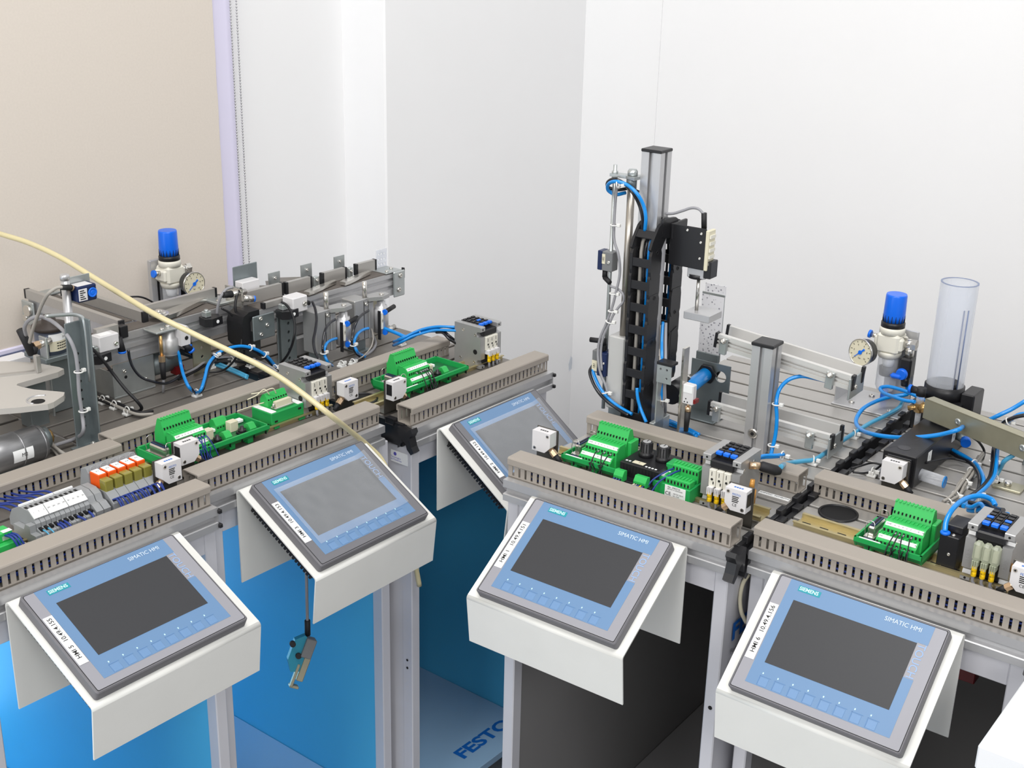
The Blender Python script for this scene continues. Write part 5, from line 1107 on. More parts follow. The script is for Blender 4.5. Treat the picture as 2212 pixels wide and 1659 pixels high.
b = MB(); b.cyl((0.0155, 0.270, 0.146), (0.0155, 0.270, 0.388), 0.0058, seg=20); t.apart('guide_rod', b, mat('brushed_rod', (0.42, 0.39, 0.35), 0.3, 0.8))
b = MB(); b.cyl((0.0155, 0.270, 0.372), (0.0155, 0.270, 0.390), 0.0078, seg=18); b.m(1); b.lathe([(0.0085, 0.392), (0.0085, 0.398), (0.006, 0.401)], (0.0165, 0.270, 0), seg=6); t.apart('rod_collar', b, [M_zincd, M_zinc])
b = MB(); b.cyl((-0.0125, 0.268, 0.02), (-0.0125, 0.268, 0.404), 0.0030, seg=12); b.lathe([(0.0052, 0.382), (0.0052, 0.387)], (-0.0125, 0.268, 0), seg=6); b.lathe([(0.0052, 0.3905), (0.0052, 0.395)], (-0.0125, 0.268, 0), seg=6); t.apart('side_rod', b, M_zinc)
b = MB(); b.prism([(-0.018, 0.262), (0.010, 0.262), (0.028, 0.256), (0.029, 0.285), (0.010, 0.280), (-0.018, 0.274)], 'z', 0.387, 0.3915); b.box(0.026, 0.0285, 0.276, 0.300, 0.380, 0.424, 0.0005); t.apart('top_bracket', b, M_zinc)
b = MB(); b.box(-0.002, 0.027, 0.256, 0.290, 0.028, 0.146, 0.002); t.apart('lift_drive', b, mat('satin_grey', (0.52, 0.52, 0.51), 0.45, 0.2))
b = MB(); b.m(0).box(-0.006, 0.034, 0.250, 0.296, 0.0, 0.006, 0.001); b.box(0.0, 0.024, 0.262, 0.286, 0.006, 0.028, 0.001); t.apart('foot', b, M_zincd)
for n, (z, x, lab) in enumerate(((0.244, -0.030, '1B2'), (0.080, -0.030, '1B1'))):
    b = MB()
    if n == 0: b.m(0).box(x, x + 0.008, 0.258, 0.276, z, z + 0.030, 0.001); b.m(1).box(x + 0.008, x + 0.026, 0.258, 0.276, z, z + 0.030, 0.001); b.m(2).box(x + 0.0085, x + 0.014, 0.2575, 0.258, z + 0.011, z + 0.026); b.m(3).text(lab, 0.0048, FX(x + 0.0113, 0.2573, z + 0.0145, -PI / 2)); b.m(4); bolt(b, (x + 0.020, 0.258, z + 0.014), (0, -1, 0), 0.003, 0.001); b.m(5).cyl((x + 0.010, 0.266, z), (x + 0.010, 0.266, z - 0.012), 0.0042, seg=10); b.cyl((x + 0.010, 0.266, z - 0.012), (x + 0.022, 0.262, z - 0.018), 0.0042, 0.0036, seg=10)
    else: b.m(1).box(x, x + 0.012, 0.256, 0.276, z, z + 0.036, 0.001); b.m(0).box(x + 0.012, x + 0.028, 0.252, 0.276, z - 0.002, z + 0.036, 0.001); b.m(2).box(x + 0.0005, x + 0.0098, 0.2555, 0.256, z + 0.003, z + 0.020); b.m(3).text(lab, 0.0055, FX(x + 0.005, 0.2553, z + 0.007, -PI / 2)); b.m(4); bolt(b, (x + 0.024, 0.252, z + 0.020), (0, -1, 0), 0.002, 0.001); b.m(5).box(x + 0.010, x + 0.020, 0.258, 0.268, z + 0.036, z + 0.048, 0.002); b.cyl((x + 0.016, 0.262, z + 0.052), (x - 0.006, 0.258, z + 0.051), 0.0040, seg=10); b.cyl((x + 0.016, 0.262, z + 0.046), (x + 0.016, 0.262, z + 0.056), 0.0046, seg=10)
    t.apart('reed_switch', b, [M_dkblue, mat('slate_plastic', (0.16, 0.165, 0.17), 0.45), M_cream, M_ink, M_steel, M_black2])
# energy chain: links along a path in the YZ plane
def chain_path(s, yc0=0.262, yc1=0.330, zb=0.012, zt=0.283):
    r = (yc1 - yc0) / 2; L1 = zt - zb; La = PI * r
    if s < L1: return yc0, zb + s, 0.0
    if s < L1 + La: a = (s - L1) / r; return yc0 + r - r * math.cos(a), zt + r * math.sin(a), a
    return yc1, zt - (s - L1 - La), PI
P_ = 0.0345; n_l = int((0.271 + PI * 0.034 + 0.185) / P_)
for i in range(n_l + 1):
    y, z, a = chain_path(i * P_ + P_ * 0.5)
    b = MB(); b.x = Matrix.Translation((0, y, z)) @ Matrix.Rotation(a, 4, 'X') if False else Matrix.Translation((0, y, z)) @ Matrix.Rotation(-a, 4, 'X')
    for x0 in (0.0325, 0.0645):
        o = 0.0006 if i % 2 else 0.0
        pr = [(-0.0125, -0.0235), (0.0125, -0.0235), (0.0150, -0.012), (0.0150, 0.012), (0.0115, 0.0205), (-0.0115, 0.0205), (-0.0150, 0.012), (-0.0150, -0.012)]
        b.m(0).prism(pr, 'x', x0 + o, x0 + 0.0045 + o)
        for sx in ((x0 + 0.0045 + o, 1),): b.m(1).lathe([(0.0034, 0), (0.0034, 0.0005), (0.0022, 0.0005), (0.0022, -0.0006)], (sx[0], 0.001, 0.015), (sx[1], 0, 0), seg=10)
    b.m(0).box(0.036, 0.066, -0.0142, -0.0110, -0.007, 0.006, 0.0006); b.box(0.036, 0.066, 0.0110, 0.0142, -0.007, 0.006, 0.0006)
    t.apart('chain_link', b, [M_black, M_black2])
for x, m, r in ((0.043, M_cable2, 0.0026), (0.050, M_tubed, 0.0020), (0.0555, M_tube, 0.0018), (0.0595, M_tube, 0.0018)):
    b = MB(); b.tube([(x, *chain_path(q * 0.0285)[:2]) for q in range(20)], r, seg=8, res=2); t.apart('chain_line', b, m)
# black carriage plate, cylinder and platform
b = MB(); b.m(0).prism([(0.298, 0.318), (0.3405, 0.318), (0.3405, 0.300), (0.298, 0.300)], 'x', 0.070, 0.071); b.box(0.069, 0.129, 0.2985, 0.3005, 0.262, 0.324, 0.001); b.box(0.069, 0.074, 0.298, 0.342, 0.300, 0.324, 0.001); b.m(1)
for q in ((0.098, 0.318), (0.121, 0.316), (0.121, 0.303), (0.121, 0.279)): bolt(b, (q[0], 0.2985, q[1]), (0, -1, 0), 0.0022, 0.0016)
t.apart('carriage_plate', b, [M_black, M_steel])
b = MB(); b.m(0).box(0.1285, 0.134, 0.297, 0.318, 0.262, 0.322, 0.001); b.m(1)
for q in range(5): b.box(0.134, 0.136, 0.300, 0.316, 0.270 + q * 0.010, 0.275 + q * 0.010)
b.m(2).box(0.128, 0.1395, 0.300, 0.322, 0.250, 0.276, 0.001); t.apart('valve_unit', b, [M_cream, M_ivory, M_black])
b = MB(); b.m(0).box(0.100, 0.128, 0.302, 0.324, 0.247, 0.262, 0.001); b.m(1).cyl((0.113, 0.312, 0.246), (0.113, 0.312, 0.252), 0.0135, seg=24); t.apart('short_cylinder', b, [M_alu2, M_black])
b = MB(); b.cyl((0.113, 0.316, 0.194), (0.113, 0.316, 0.250), 0.0028, seg=14); t.apart('piston_rod', b, M_steel)
b = MB(); b.box(0.100, 0.1435, 0.300, 0.340, 0.183, 0.1945, 0.0008); t.apart('platform', b, M_alu2)
b = MB(); b.m(0).prism([(0.3215, 0.150), (0.338, 0.155), (0.338, 0.120), (0.326, 0.056), (0.320, 0.058)], 'x', 0.066, 0.070); t.apart('chain_end_arm', b, M_black)
b = MB(); b.x = Matrix.Translation((0, 0, 0)); b.m(0).plate_hole(0.0925, 0.1165, 0.096, 0.1235, 0.2435, 0.2455, [(0.0985, 0.1175, 0.0018), (0.109, 0.1175, 0.0018), (0.109, 0.104, 0.0018)], 10); b.box(0.0925, 0.0945, 0.2455, 0.270, 0.0, 0.1235); b.box(0.0865, 0.0945, 0.240, 0.290, 0.0, 0.030, 0.001); b.m(1).box(0.0915, 0.1175, 0.243, 0.262, 0.1235, 0.128, 0.0005); t.apart('support_angle', b, [M_zinc, M_black])
# sensing head behind the lift
t = T('sensing_head', 'grey steel fork plate with round hole and bright blue sensor barrel', 'sensor', 'D', (0.10, 0.40, 0))
b = MB(); b.plate_hole(0.068, 0.137, 0.030, 0.0865, 0.400, 0.402, [(0.121, 0.066, 0.0095)], 16); b.box(0.070, 0.134, 0.36, 0.402, 0.0, 0.003, 0.001); b.box(0.070, 0.120, 0.400, 0.402, 0.003, 0.030); t.apart('fork_plate', b, M_zincd)
b = MB(); b.m(0).lathe([(0.0095, 0), (0.0112, 0.002), (0.0112, 0.056), (0.0100, 0.058)], (0.099, 0.392, 0.068), (0, -1, -0.12), seg=28); b.m(1).lathe([(0.0165, -0.004), (0.0165, 0.002)], (0.099, 0.394, 0.068), (0, -1, -0.12), seg=6); b.lathe([(0.0165, -0.014), (0.0165, -0.009)], (0.099, 0.396, 0.069), (0, -1, -0.12), seg=6); t.apart('sensor_barrel', b, [M_tube, M_black])
b = MB(); b.m(0).cyl((0.088, 0.30, 0.058), (0.088, 0.345, 0.060), 0.0165, seg=24); b.m(1).cyl((0.088, 0.345, 0.060), (0.088, 0.362, 0.061), 0.0135, seg=24); b.cyl((0.108, 0.300, 0.064), (0.112, 0.290, 0.064), 0.0042, seg=12); b.cyl((0.108, 0.300, 0.046), (0.112, 0.290, 0.046), 0.0042, seg=12); t.apart('dark_coupling', b, [M_black, M_steel])
b = MB(); b.m(0).box(0.062, 0.102, 0.430, 0.432, 0.078, 0.190, 0.0005); b.m(1).box(0.0625, 0.1015, 0.4295, 0.430, 0.090, 0.186)
M_refl = mat('patterned_reflector', (0.70, 0.70, 0.72), 0.4)
nt = M_refl.node_tree; vo = nt.nodes.new('ShaderNodeTexVoronoi'); vo.inputs['Scale'].default_value = 190; tc = nt.nodes.new('ShaderNodeTexCoord'); cr = nt.nodes.new('ShaderNodeValToRGB')
cr.color_ramp.elements[0].color = (0.16, 0.16, 0.20, 1); cr.color_ramp.elements[0].position = 0.12; cr.color_ramp.elements[1].color = (0.70, 0.70, 0.73, 1); cr.color_ramp.elements[1].position = 0.34
nt.links.new(tc.outputs['Object'], vo.inputs['Vector']); nt.links.new(vo.outputs['Distance'], cr.inputs[0]); nt.links.new(cr.outputs[0], nt.nodes['Principled BSDF'].inputs['Base Color'])
b.box(0.066, 0.102, 0.4315, 0.433, 0.186, 0.204); b.m(2).box(0.060, 0.100, 0.428, 0.434, 0.0, 0.090, 0.001); t.apart('reflector_sheet', b, [M_zinc, M_refl, M_zincd])
t = T('photo_sensor', 'small pale box sensor with gold nut on a thin steel strip below the lift platform', 'sensor', 'D', (0.124, 0.272, 0), group='conveyor sensors')
b = MB(); b.m(0).box(0.1235, 0.1415, 0.270, 0.282, 0.061, 0.0925, 0.0015); b.m(1).box(0.125, 0.140, 0.2696, 0.270, 0.080, 0.0915); b.m(2)
for q in ((0.130, 0.070), (0.128, 0.065), (0.133, 0.065)): b.lathe([(0.0011, 0), (0.0011, 0.0003)], (q[0], 0.270, q[1]), (0, -1, 0), seg=8)
b.m(3).box(0.1405, 0.145, 0.272, 0.284, 0.064, 0.070); t.apart('body', b, [M_sensor, M_print, M_hole, M_red])
b = MB(); b.m(0).cyl((0.132, 0.276, 0.061), (0.132, 0.276, 0.056), 0.0020, seg=10); b.cyl((0.132, 0.276, 0.056), (0.132, 0.276, 0.048), 0.0048, seg=8); b.m(1).cyl((0.132, 0.276, 0.048), (0.131, 0.276, 0.016), 0.0050, 0.0036, seg=12); t.apart('plug', b, [M_copper, M_black2])
b = MB(); b.box(0.1195, 0.1235, 0.268, 0.284, 0.0, 0.148, 0.0005); t.apart('strip', b, M_steel)
# short post carrying the slides
t = T('aluminium_post', 'short grooved aluminium post with black square cap between the slides', 'post', 'D', (0.232, 0.314, 0))
b = MB(); slotted_post(b, 0.2165, 0.2490, 0.2985, 0.3310, 0.0, 0.166); t.apart('profile', b, M_alu2)
b = MB(); b.box(0.2150, 0.2505, 0.2970, 0.3325, 0.166, 0.1715, 0.0012); t.apart('cap', b, M_black)
b = MB(); b.m(0).lathe([(0.0075, 0), (0.0080, 0.0012), (0.0060, 0.0026), (0.0050, 0.0026)], (0.2305, 0.2985, 0.031), (0, -1, 0), seg=20); b.m(1).lathe([(0.0030, 0.0026), (0.0030, 0.0030)], (0.2305, 0.2985, 0.031), (0, -1, 0), seg=6); t.apart('bolt', b, [M_steel, M_hole])
def slide(z0, z1, x0, x1, label, yb=0.036):
    t = T('slide_rail', label, 'slide', 'D', (x0, 0.339, 0), group='pair of workpiece slides')
    L = math.hypot(x1 - x0, z1 - z0); a = math.atan2(z1 - z0, x1 - x0)
    for y, h, nm in ((0.0, 0.022, 'front'), (yb, 0.026, 'rear')):
        XM = Matrix.Translation((0, y, z0 - 0.023)) @ Matrix.Rotation(-a, 4, 'Y')
        b = MB(); b.x = XM
        if y == 0: b.prism([(0, 0), (0, 0.006), (0.0045, 0.0062), (0.0045, 0.009), (0.0005, 0.0095), (0.0005, 0.0115), (0.0045, 0.012), (0.0045, 0.0145), (0, 0.015), (0, h), (0.008, h), (0.008, 0)], 'x', 0.004, L - 0.004)
        else: b.prism([(0, 0.004), (0, h), (0.003, h + 0.001), (0.005, h), (0.005, 0.004)], 'x', 0.004, L - 0.004)
        g = t.part('guide_rail', b, M_alu3)
        for q in (0.0, L - 0.005):
            b = MB(); b.x = XM; b.box(q, q + 0.005, -0.0006, 0.0086 if y == 0 else 0.0056, 0.002 if y else -0.0005, h + 0.0012, 0.0006); t.part('end_cap', b, M_black, g)
        if y == 0:
            for q in (0.012, L - 0.040):
                b = MB(); b.x = XM; b.m(0).box(q, q + 0.012, -0.006, 0.0, -0.006, 0.020, 0.001); b.m(1).lathe([(0.0042, 0), (0.0050, 0.0015), (0.0040, 0.0045), (0.0024, 0.005)], (q + 0.006, -0.006, 0.016), (0, -1, 0.3), seg=14); t.part('clamp', b, [M_zinc, M_steel], g)
    b = MB(); b.x = Matrix.Translation((0, 0.008, z0 - 0.020)) @ Matrix.Rotation(-a, 4, 'Y'); b.box(0.01, L - 0.01, 0.0, yb - 0.008, 0.0, 0.0025); t.part('slide_bed', b, M_alu2)
    b = MB(); zz = z1 - 0.030; xx = x1 - x0; b.m(0).box(xx - 0.004, xx - 0.001, -0.006, yb + 0.012, zz - 0.006, zz + 0.026, 0.0008); b.m(1); bolt(b, (xx - 0.001, 0.012, zz + 0.010), (1, 0, 0), 0.004); t.part('stop_plate', b, [M_zinc, M_steel])
    b = MB(); b.box(0.102, 0.112, 0.002, 0.014, 0.0, z0 - 0.030, 0.001)
    return t
slide(0.1585, 0.1395, 0.134, 0.358, 'upper inclined aluminium slide behind the short post')
slide(0.0470, 0.0425, 0.132, 0.338, 'lower aluminium slide close above the bench plate behind the short post')
b = MB(); b.box(0, 0.046, 0, 0.0085, 0, 0.0004); b.cm = 1; b.text('AMPOSC  TOMBONO', 0.0048, FT(0.001, 0.0042, 0.0005)); solo('paper_label', 'narrow white paper label on the plate in front of the rear duct', 'label', 'D', b, [M_print, M_ink], (0.3015, 0.1755, 0.0))
t = T('exhaust_silencer', 'black ribbed silencer sticking out of the side of the valve block by the short post', 'silencer', 'D', (0.3125, 0.115, 0.045), group='valve block fittings')
b = MB(); b.m(0).cyl((0.0, 0, 0.020), (0.012, 0.010, 0.019), 0.0050, seg=12); b.m(1).ring([(0.010, 0.009, 0.019), (0.013, 0.011, 0.0185), (0.029, 0.022, 0.013), (0.034, 0.026, 0.011)], [0.0050, 0.0070, 0.0072, 0.0042], 16); t.part('muffler', b, [M_copper, M_black2])
t = T('brass_fitting', 'orange-brown elbow fitting on the side of the valve block by the short post', 'fitting', 'D', (0.3125, 0.095, 0.032), group='valve block fittings')
b = MB(); b.cyl((0, 0.0, 0), (0.016, 0.002, 0.0), 0.0055, seg=12); b.cyl((0.014, 0.002, -0.010), (0.014, 0.002, 0.008), 0.0068, seg=14); b.cyl((0.014, 0.002, 0.008), (0.014, 0.004, 0.022), 0.0042, 0.003, seg=12); t.part('elbow', b, mat('amber_resin', (0.50, 0.24, 0.05), 0.35, 0.2))
t = T('brass_fitting', 'orange-brown elbow fitting on the side of the three-cable valve block at the picture edge', 'fitting', 'E', (0.292, 0.095, 0.032), group='valve block fittings')
b = MB(); b.cyl((0, 0.0, 0), (0.016, 0.002, 0.0), 0.0055, seg=12); b.cyl((0.014, 0.002, -0.010), (0.014, 0.002, 0.008), 0.0068, seg=14); t.part('elbow', b, mat('amber_resin', (0.50, 0.24, 0.05), 0.35, 0.2))
# ------------------------------------------------------------------ bench E: stack magazine, swivel arm
t = T('stack_magazine', 'clear acrylic magazine tube standing on a black base', 'magazine', 'E', (0.0335, 0.575, 0))
b = MB(); r0, r1 = 0.0285, 0.0258
def ringseg(b, a0, a1, z0, z1, n):
    vs = []
    for i in range(n + 1):
        a = a0 + (a1 - a0) * i / n
        for r, z in ((r1, z0), (r0, z0), (r0, z1), (r1, z1)): vs.append((r * math.cos(a), r * math.sin(a), z))
    fs = []; sm = []
    for i in range(n):
        for k in range(4): fs.append((i * 4 + k, i * 4 + (k + 1) % 4, i * 4 + 4 + (k + 1) % 4, i * 4 + 4 + k)); sm.append(k in (1, 3))
    if abs(a1 - a0) < 6.28: fs += [(0, 1, 2, 3), (n * 4 + 3, n * 4 + 2, n * 4 + 1, n * 4)]; sm += [False, False]
    b.add(vs, fs, sm)
sa = R(-38); g = R(8)
N = 52; zs = [0.066, 0.200, 0.2375]; vs = []
for z in zs:
    for i in range(N):
        an = sa + g + (2 * PI - 2 * g) * i / (N - 3) if i <= N - 3 else sa - g + 2 * g * (i - N + 3) / 3.0
        for r in (r1, r0): vs.append((r * math.cos(an), r * math.sin(an), z))
fs = []
for j in range(2):
    for i in range(N):
        i2 = (i + 1) % N
        if j == 0 and i >= N - 3: continue
        for r in (0, 1): fs.append(((j * N + i) * 2 + r, (j * N + i2) * 2 + r, ((j + 1) * N + i2) * 2 + r, ((j + 1) * N + i) * 2 + r))
b.add(vs, fs, True); t.part('tube', b, M_clear)
b = MB(); b.lathe([(r0 + 0.0001, 0.2372), (r0 + 0.0001, 0.2380), (r1, 0.2380), (r1, 0.2372)], (0, 0, 0), seg=48, cap=False); t.part('tube_rim', b, mat('blue_grey_edge', (0.16, 0.20, 0.32), 0.3))
b = MB()
for q in (sa + g, sa - g): b.cyl((0.0272 * math.cos(q), 0.0272 * math.sin(q), 0.068), (0.0272 * math.cos(q), 0.0272 * math.sin(q), 0.200), 0.0012, seg=6)
t.part('slot_edge', b, mat('blue_grey_edge', (0.16, 0.20, 0.32), 0.3))
b = MB(); b.lathe([(0.031, 0.048), (0.031, 0.070), (0.0285, 0.071)], (0, 0, 0), seg=40); b.lathe([(0.0255, 0.070), (0.0255, 0.074), (0.020, 0.076)], (0, 0, 0), seg=36); b.box(-0.034, 0.036, -0.042, 0.040, 0.0, 0.050, 0.002); b.box(0.030, 0.052, -0.012, 0.036, 0.0, 0.066, 0.002); t.part('base', b, M_black)
t = T('ejector_block', 'long black ejector block with paper tags in front of the clear magazine', 'ejector', 'E', (0.068, 0.42, 0))
b = MB(); b.m(0).box(0.0445, 0.0935, 0.304, 0.530, 0.002, 0.050, 0.0015); b.box(0.052, 0.088, 0.300, 0.304, 0.004, 0.046, 0.001); b.m(1)
b.lathe([(0.009, 0.0501), (0.009, 0.0504)], (0.066, 0.328, 0), seg=24)
for p0, p1 in (((0.046, 0.312), (0.066, 0.345)), ((0.092, 0.318), (0.066, 0.345)), ((0.066, 0.345), (0.074, 0.40)), ((0.052, 0.36), (0.066, 0.345))):
    d = Vector((p1[0] - p0[0], p1[1] - p0[1])); n_ = Vector((-d.y, d.x)).normalized() * 0.0005
    b.add([(p0[0] + n_.x, p0[1] + n_.y, 0.0502), (p1[0] + n_.x, p1[1] + n_.y, 0.0502), (p1[0] - n_.x, p1[1] - n_.y, 0.0502), (p0[0] - n_.x, p0[1] - n_.y, 0.0502)], [(0, 1, 2, 3)])
t.apart('block', b, [M_black, mat('scuff_grey', (0.045, 0.045, 0.05), 0.5)])
for y, tx in ((0.352, '2'), (0.452, 'F3')):
    b = MB(); b.m(0).box(0.0935, 0.0939, y, y + 0.014, 0.026, 0.042); b.m(1).text(tx, 0.006, Matrix.Translation((0.0941, y + 0.003, 0.034)) @ Matrix.Rotation(PI / 2, 4, 'Z') @ Matrix.Rotation(PI / 2, 4, 'X')); t.apart('paper_tag', b, [M_print, M_ink])
b = MB(); b.m(0).cyl((0.0935, 0.330, 0.016), (0.128, 0.330, 0.014), 0.0085, seg=20); b.m(1).cyl((0.128, 0.330, 0.014), (0.1295, 0.330, 0.014), 0.0088, seg=20); t.apart('clear_fitting', b, [M_clear, M_tube])
b = MB(); b.m(0).cyl((0.0935, 0.476, 0.030), (0.108, 0.470, 0.028), 0.0065, seg=12); b.m(1).cyl((0.108, 0.470, 0.028), (0.112, 0.462, 0.026), 0.0075, seg=12); t.apart('push_in_fitting', b, [M_zincd, M_blue])
t = T('transfer_unit', 'olive metal swivel arm with brass suction nozzle crossing in front of the magazine', 'swivel arm', 'E', (0.0458, 0.4494, 0), rz=math.atan2(-0.0617, 0.1646))
b = MB(); b.m(0).box(0.0, 0.34, 0.0, 0.0018, 0.054, 0.0855, 0.0006); b.box(0.0, 0.34, 0.0, 0.020, 0.0838, 0.0855, 0.0006); b.box(0.0, 0.34, 0.0182, 0.020, 0.054, 0.0855, 0.0006); b.m(1)
for x in (0.064, 0.176, 0.28): bolt(b, (x, 0.0, 0.0705 - 0.0), (0, -1, 0), 0.0052, 0.0018)
t.part('arm', b, [M_olive, M_zinc])
b = MB(); b.m(0).cyl((-0.014, 0.009, 0.066), (0.002, 0.009, 0.068), 0.0085, seg=18); b.cyl((-0.014, 0.007, 0.058), (-0.014, 0.007, 0.072), 0.0072, seg=8, smooth=False); b.cyl((-0.014, 0.007, 0.066), (-0.026, -0.004, 0.062), 0.004, seg=8); b.m(1).cyl((-0.014, 0.007, 0.072), (-0.014, 0.007, 0.084), 0.0058, seg=14); b.m(2).cyl((-0.014, 0.007, 0.084), (-0.014, 0.007, 0.097), 0.0072, seg=16); b.cyl((-0.014, 0.007, 0.091), (-0.028, 0.002, 0.091), 0.0056, seg=14); b.m(3).cyl((-0.028, 0.002, 0.091), (-0.032, 0.0005, 0.091), 0.0068, seg=14); b.m(1).cyl((-0.014, 0.007, 0.058), (-0.014, 0.007, 0.036), 0.0042, seg=12); b.m(4).cyl((-0.014, 0.007, 0.036), (-0.014, 0.007, 0.024), 0.0046, 0.0040, seg=12); t.part('suction_nozzle', b, [M_brass, M_clear, M_black2, M_blue, mat('brown_rubber', (0.14, 0.08, 0.03), 0.5)])
b = MB(); b.cyl((0.255, 0.010, 0.0), (0.255, 0.010, 0.054), 0.022, seg=24); b.box(0.22, 0.29, -0.025, 0.045, 0.0, 0.012, 0.001); t.part('swivel_base', b, M_zincd)
t = T('pressure_switch', 'black block fitting with blue hose plugged in, beside the three-cable valve block', 'pressure switch', 'E', (0.2035, 0.092, 0))
b = MB(); b.m(0).box(0.0, 0.024, 0.0, 0.034, 0.008, 0.050, 0.001); b.box(0.003, 0.024, 0.012, 0.046, 0.050, 0.060, 0.001); b.m(1).box(0.006, 0.022, 0.002, 0.03, 0.0, 0.008, 0.001); b.m(2); bolt(b, (0.014, 0.0, 0.026), (0, -1, 0), 0.0022, 0.0012); bolt(b, (0.015, 0.006, 0.050), (0, 0, 1), 0.0028, 0.0012); t.part('body', b, [M_black, M_dkblue, M_steel])
b = MB(); b.lathe([(0.0062, 0.050), (0.0062, 0.0525), (0.0045, 0.0535)], (0.005, 0.004, 0), seg=18); t.part('collar', b, M_blue)
b = MB(); b.m(0).box(0.0, 0.040, 0.0, 0.030, 0.0, 0.004, 0.0008); b.m(1).lathe([(0.0052, 0.004), (0.0052, 0.010)], (0.018, 0.014, 0), seg=14); solo('clamp_plate', 'small olive clamp plate with bolt on the grooved plate at the picture edge', 'clamp plate', 'E', b, [M_olive, M_steel], (0.178, 0.388, 0.0))
b = MB(); b.m(0).box(0.0, 0.022, 0.0, 0.022, 0.0, 0.22, 0.001); solo('support_post', 'dark grey upright post at the picture edge behind the swivel arm', 'post', 'E', b, [M_zincd], (0.186, 0.500, 0.0), rot=(0, R(12), 0))
# sensor dangling on its cable under the console numbered 3
t = T('hanging_sensor', 'teal and grey sensor hanging on its cable below the console', 'sensor', 'B', HANG, rot=(R(-14), R(24), R(-38)))
b = MB(); b.m(0).prism([(-0.016, -0.010), (-0.004, 0.0), (0.006, -0.006), (0.006, -0.052), (-0.006, -0.056), (-0.016, -0.040)], 'y', -0.006, 0.006); t.part('clamp', b, mat('teal_anodised', (0.03, 0.26, 0.38), 0.4, 0.4))
b = MB(); b.box(-0.001, 0.014, -0.012, 0.006, -0.030, -0.002, 0.001); t.part('sensor_body', b, mat('slate_plastic', (0.16, 0.165, 0.17), 0.45))
b = MB(); b.box(0.006, 0.016, -0.006, 0.008, -0.066, -0.030, 0.001); b.box(0.000, 0.004, -0.008, 0.0, -0.076, -0.042, 0.0008); b.box(0.0, 0.014, -0.006, 0.006, -0.078, -0.074, 0.001); t.part('steel_bracket', b, M_olive)
for q in ((-0.018, -0.016), (-0.004, -0.030)):
    b = MB(); b.cyl((q[0], -0.011, q[1]), (q[0], -0.004, q[1]), 0.0042, seg=14); t.part('knob_screw', b, M_black2)
b = MB(); b.box(-0.012, 0.012, 0, 0.02, -0.012, 0.012, 0.001); solo('junction_box', 'dark red block fixed under the bench plate inside the rightmost trolley', 'junction box', 'E', b, M_red, RED)
# ------------------------------------------------------------------ hoses and cables (bench coordinates)
def cable(name, label, cat, k, pts, r, m, group=None, strands=1, spread=0.0, seg=8):
    p0 = Vector(pts[0])
    if strands == 1:
        b = MB(); b.tube([Vector(p) - p0 for p in pts], r, seg=seg); solo(name, label, cat, k, b, m, tuple(p0), group=group); return
    t = T(name, label, cat, k, tuple(p0), group=group); rnd = random.Random(label)
    for s in range(strands):
        a = 2 * PI * s / strands + 0.4; o = Vector((spread * math.cos(a) * 0.7, spread * math.cos(a) * 0.7, spread * math.sin(a)))
        q = []
        for i, p in enumerate(pts):
            v = Vector(p) - p0 + o + Vector([rnd.uniform(-0.3, 0.3) * spread for _ in range(3)])
            v.z = max(v.z, r + 0.0004 - p0.z) if p[2] >= 0 else v.z; q.append(v)
        b = MB(); b.tube(q, r, seg=seg); t.part('strand', b, m[s % len(m)] if isinstance(m, (list, tuple)) else m)
def tie(k, pts, label, group, axis=(1, 0, 0), r=0.005, mount=True):
    """white nylon tie round a bundle, with its saddle"""
    for p in pts:
        t = T('cable_tie', label, 'cable tie', k, (p[0], p[1], 0 if mount else p[2]), group=group)
        z = p[2] if mount else 0.0; ax = Vector(p[3] if len(p) > 3 else axis).normalized(); u = ax.orthogonal().normalized(); w = ax.cross(u); ring = []
        for i in range(14): a = 2 * PI * i / 14; ring.append(Vector((0, 0, z)) + u * (r * math.cos(a)) + w * (r * math.sin(a)))
        b = MB(); b.ring(ring, 0.0011, 6, closed=True); b.box(r - 0.001, r + 0.005, -0.0025, 0.0025, z - 0.002, z + 0.003, 0.0006); t.part('strap', b, M_nylon)
        if mount and z > 0:
            b = MB(); b.box(-0.007, 0.007, -0.006, 0.006, 0.0, 0.004, 0.0008); b.box(-0.004, 0.004, -0.006, -0.0035, 0.004, max(0.0055, z + 0.001), 0.0006); b.box(-0.004, 0.004, 0.0035, 0.006, 0.004, max(0.0055, z + 0.001), 0.0006); t.part('saddle', b, M_nylon)
cable('air_hose', 'long straw-coloured hose crossing in front of the whole left row', 'hose', 'B', [(0.0656, 0.6232, 0.2638), (0.063, 0.5385, 0.261), (0.0745, 0.4808, 0.2549), (0.0846, 0.4118, 0.2418), (0.0913, 0.341, 0.2233), (0.0971, 0.2713, 0.205), (0.1027, 0.2036, 0.1887), (0.1256, 0.1505, 0.1666), (0.1488, 0.098, 0.1459), (0.166, 0.0588, 0.1302), (0.1791, 0.0252, 0.1136), (0.1909, -0.0094, 0.0935), (0.2021, -0.0443, 0.0716), (0.2605, -0.0305, 0.0212), (0.3022, -0.022, -0.016), (0.3166, -0.034, -0.0379), (0.3178, -0.052, -0.0639), (0.3334, -0.056, -0.1152), (0.3518, -0.056, -0.1783), (0.3751, -0.052, -0.2426), (0.3837, -0.052, -0.28)], 0.0042, M_hose, None, 1, 0.0, 12)
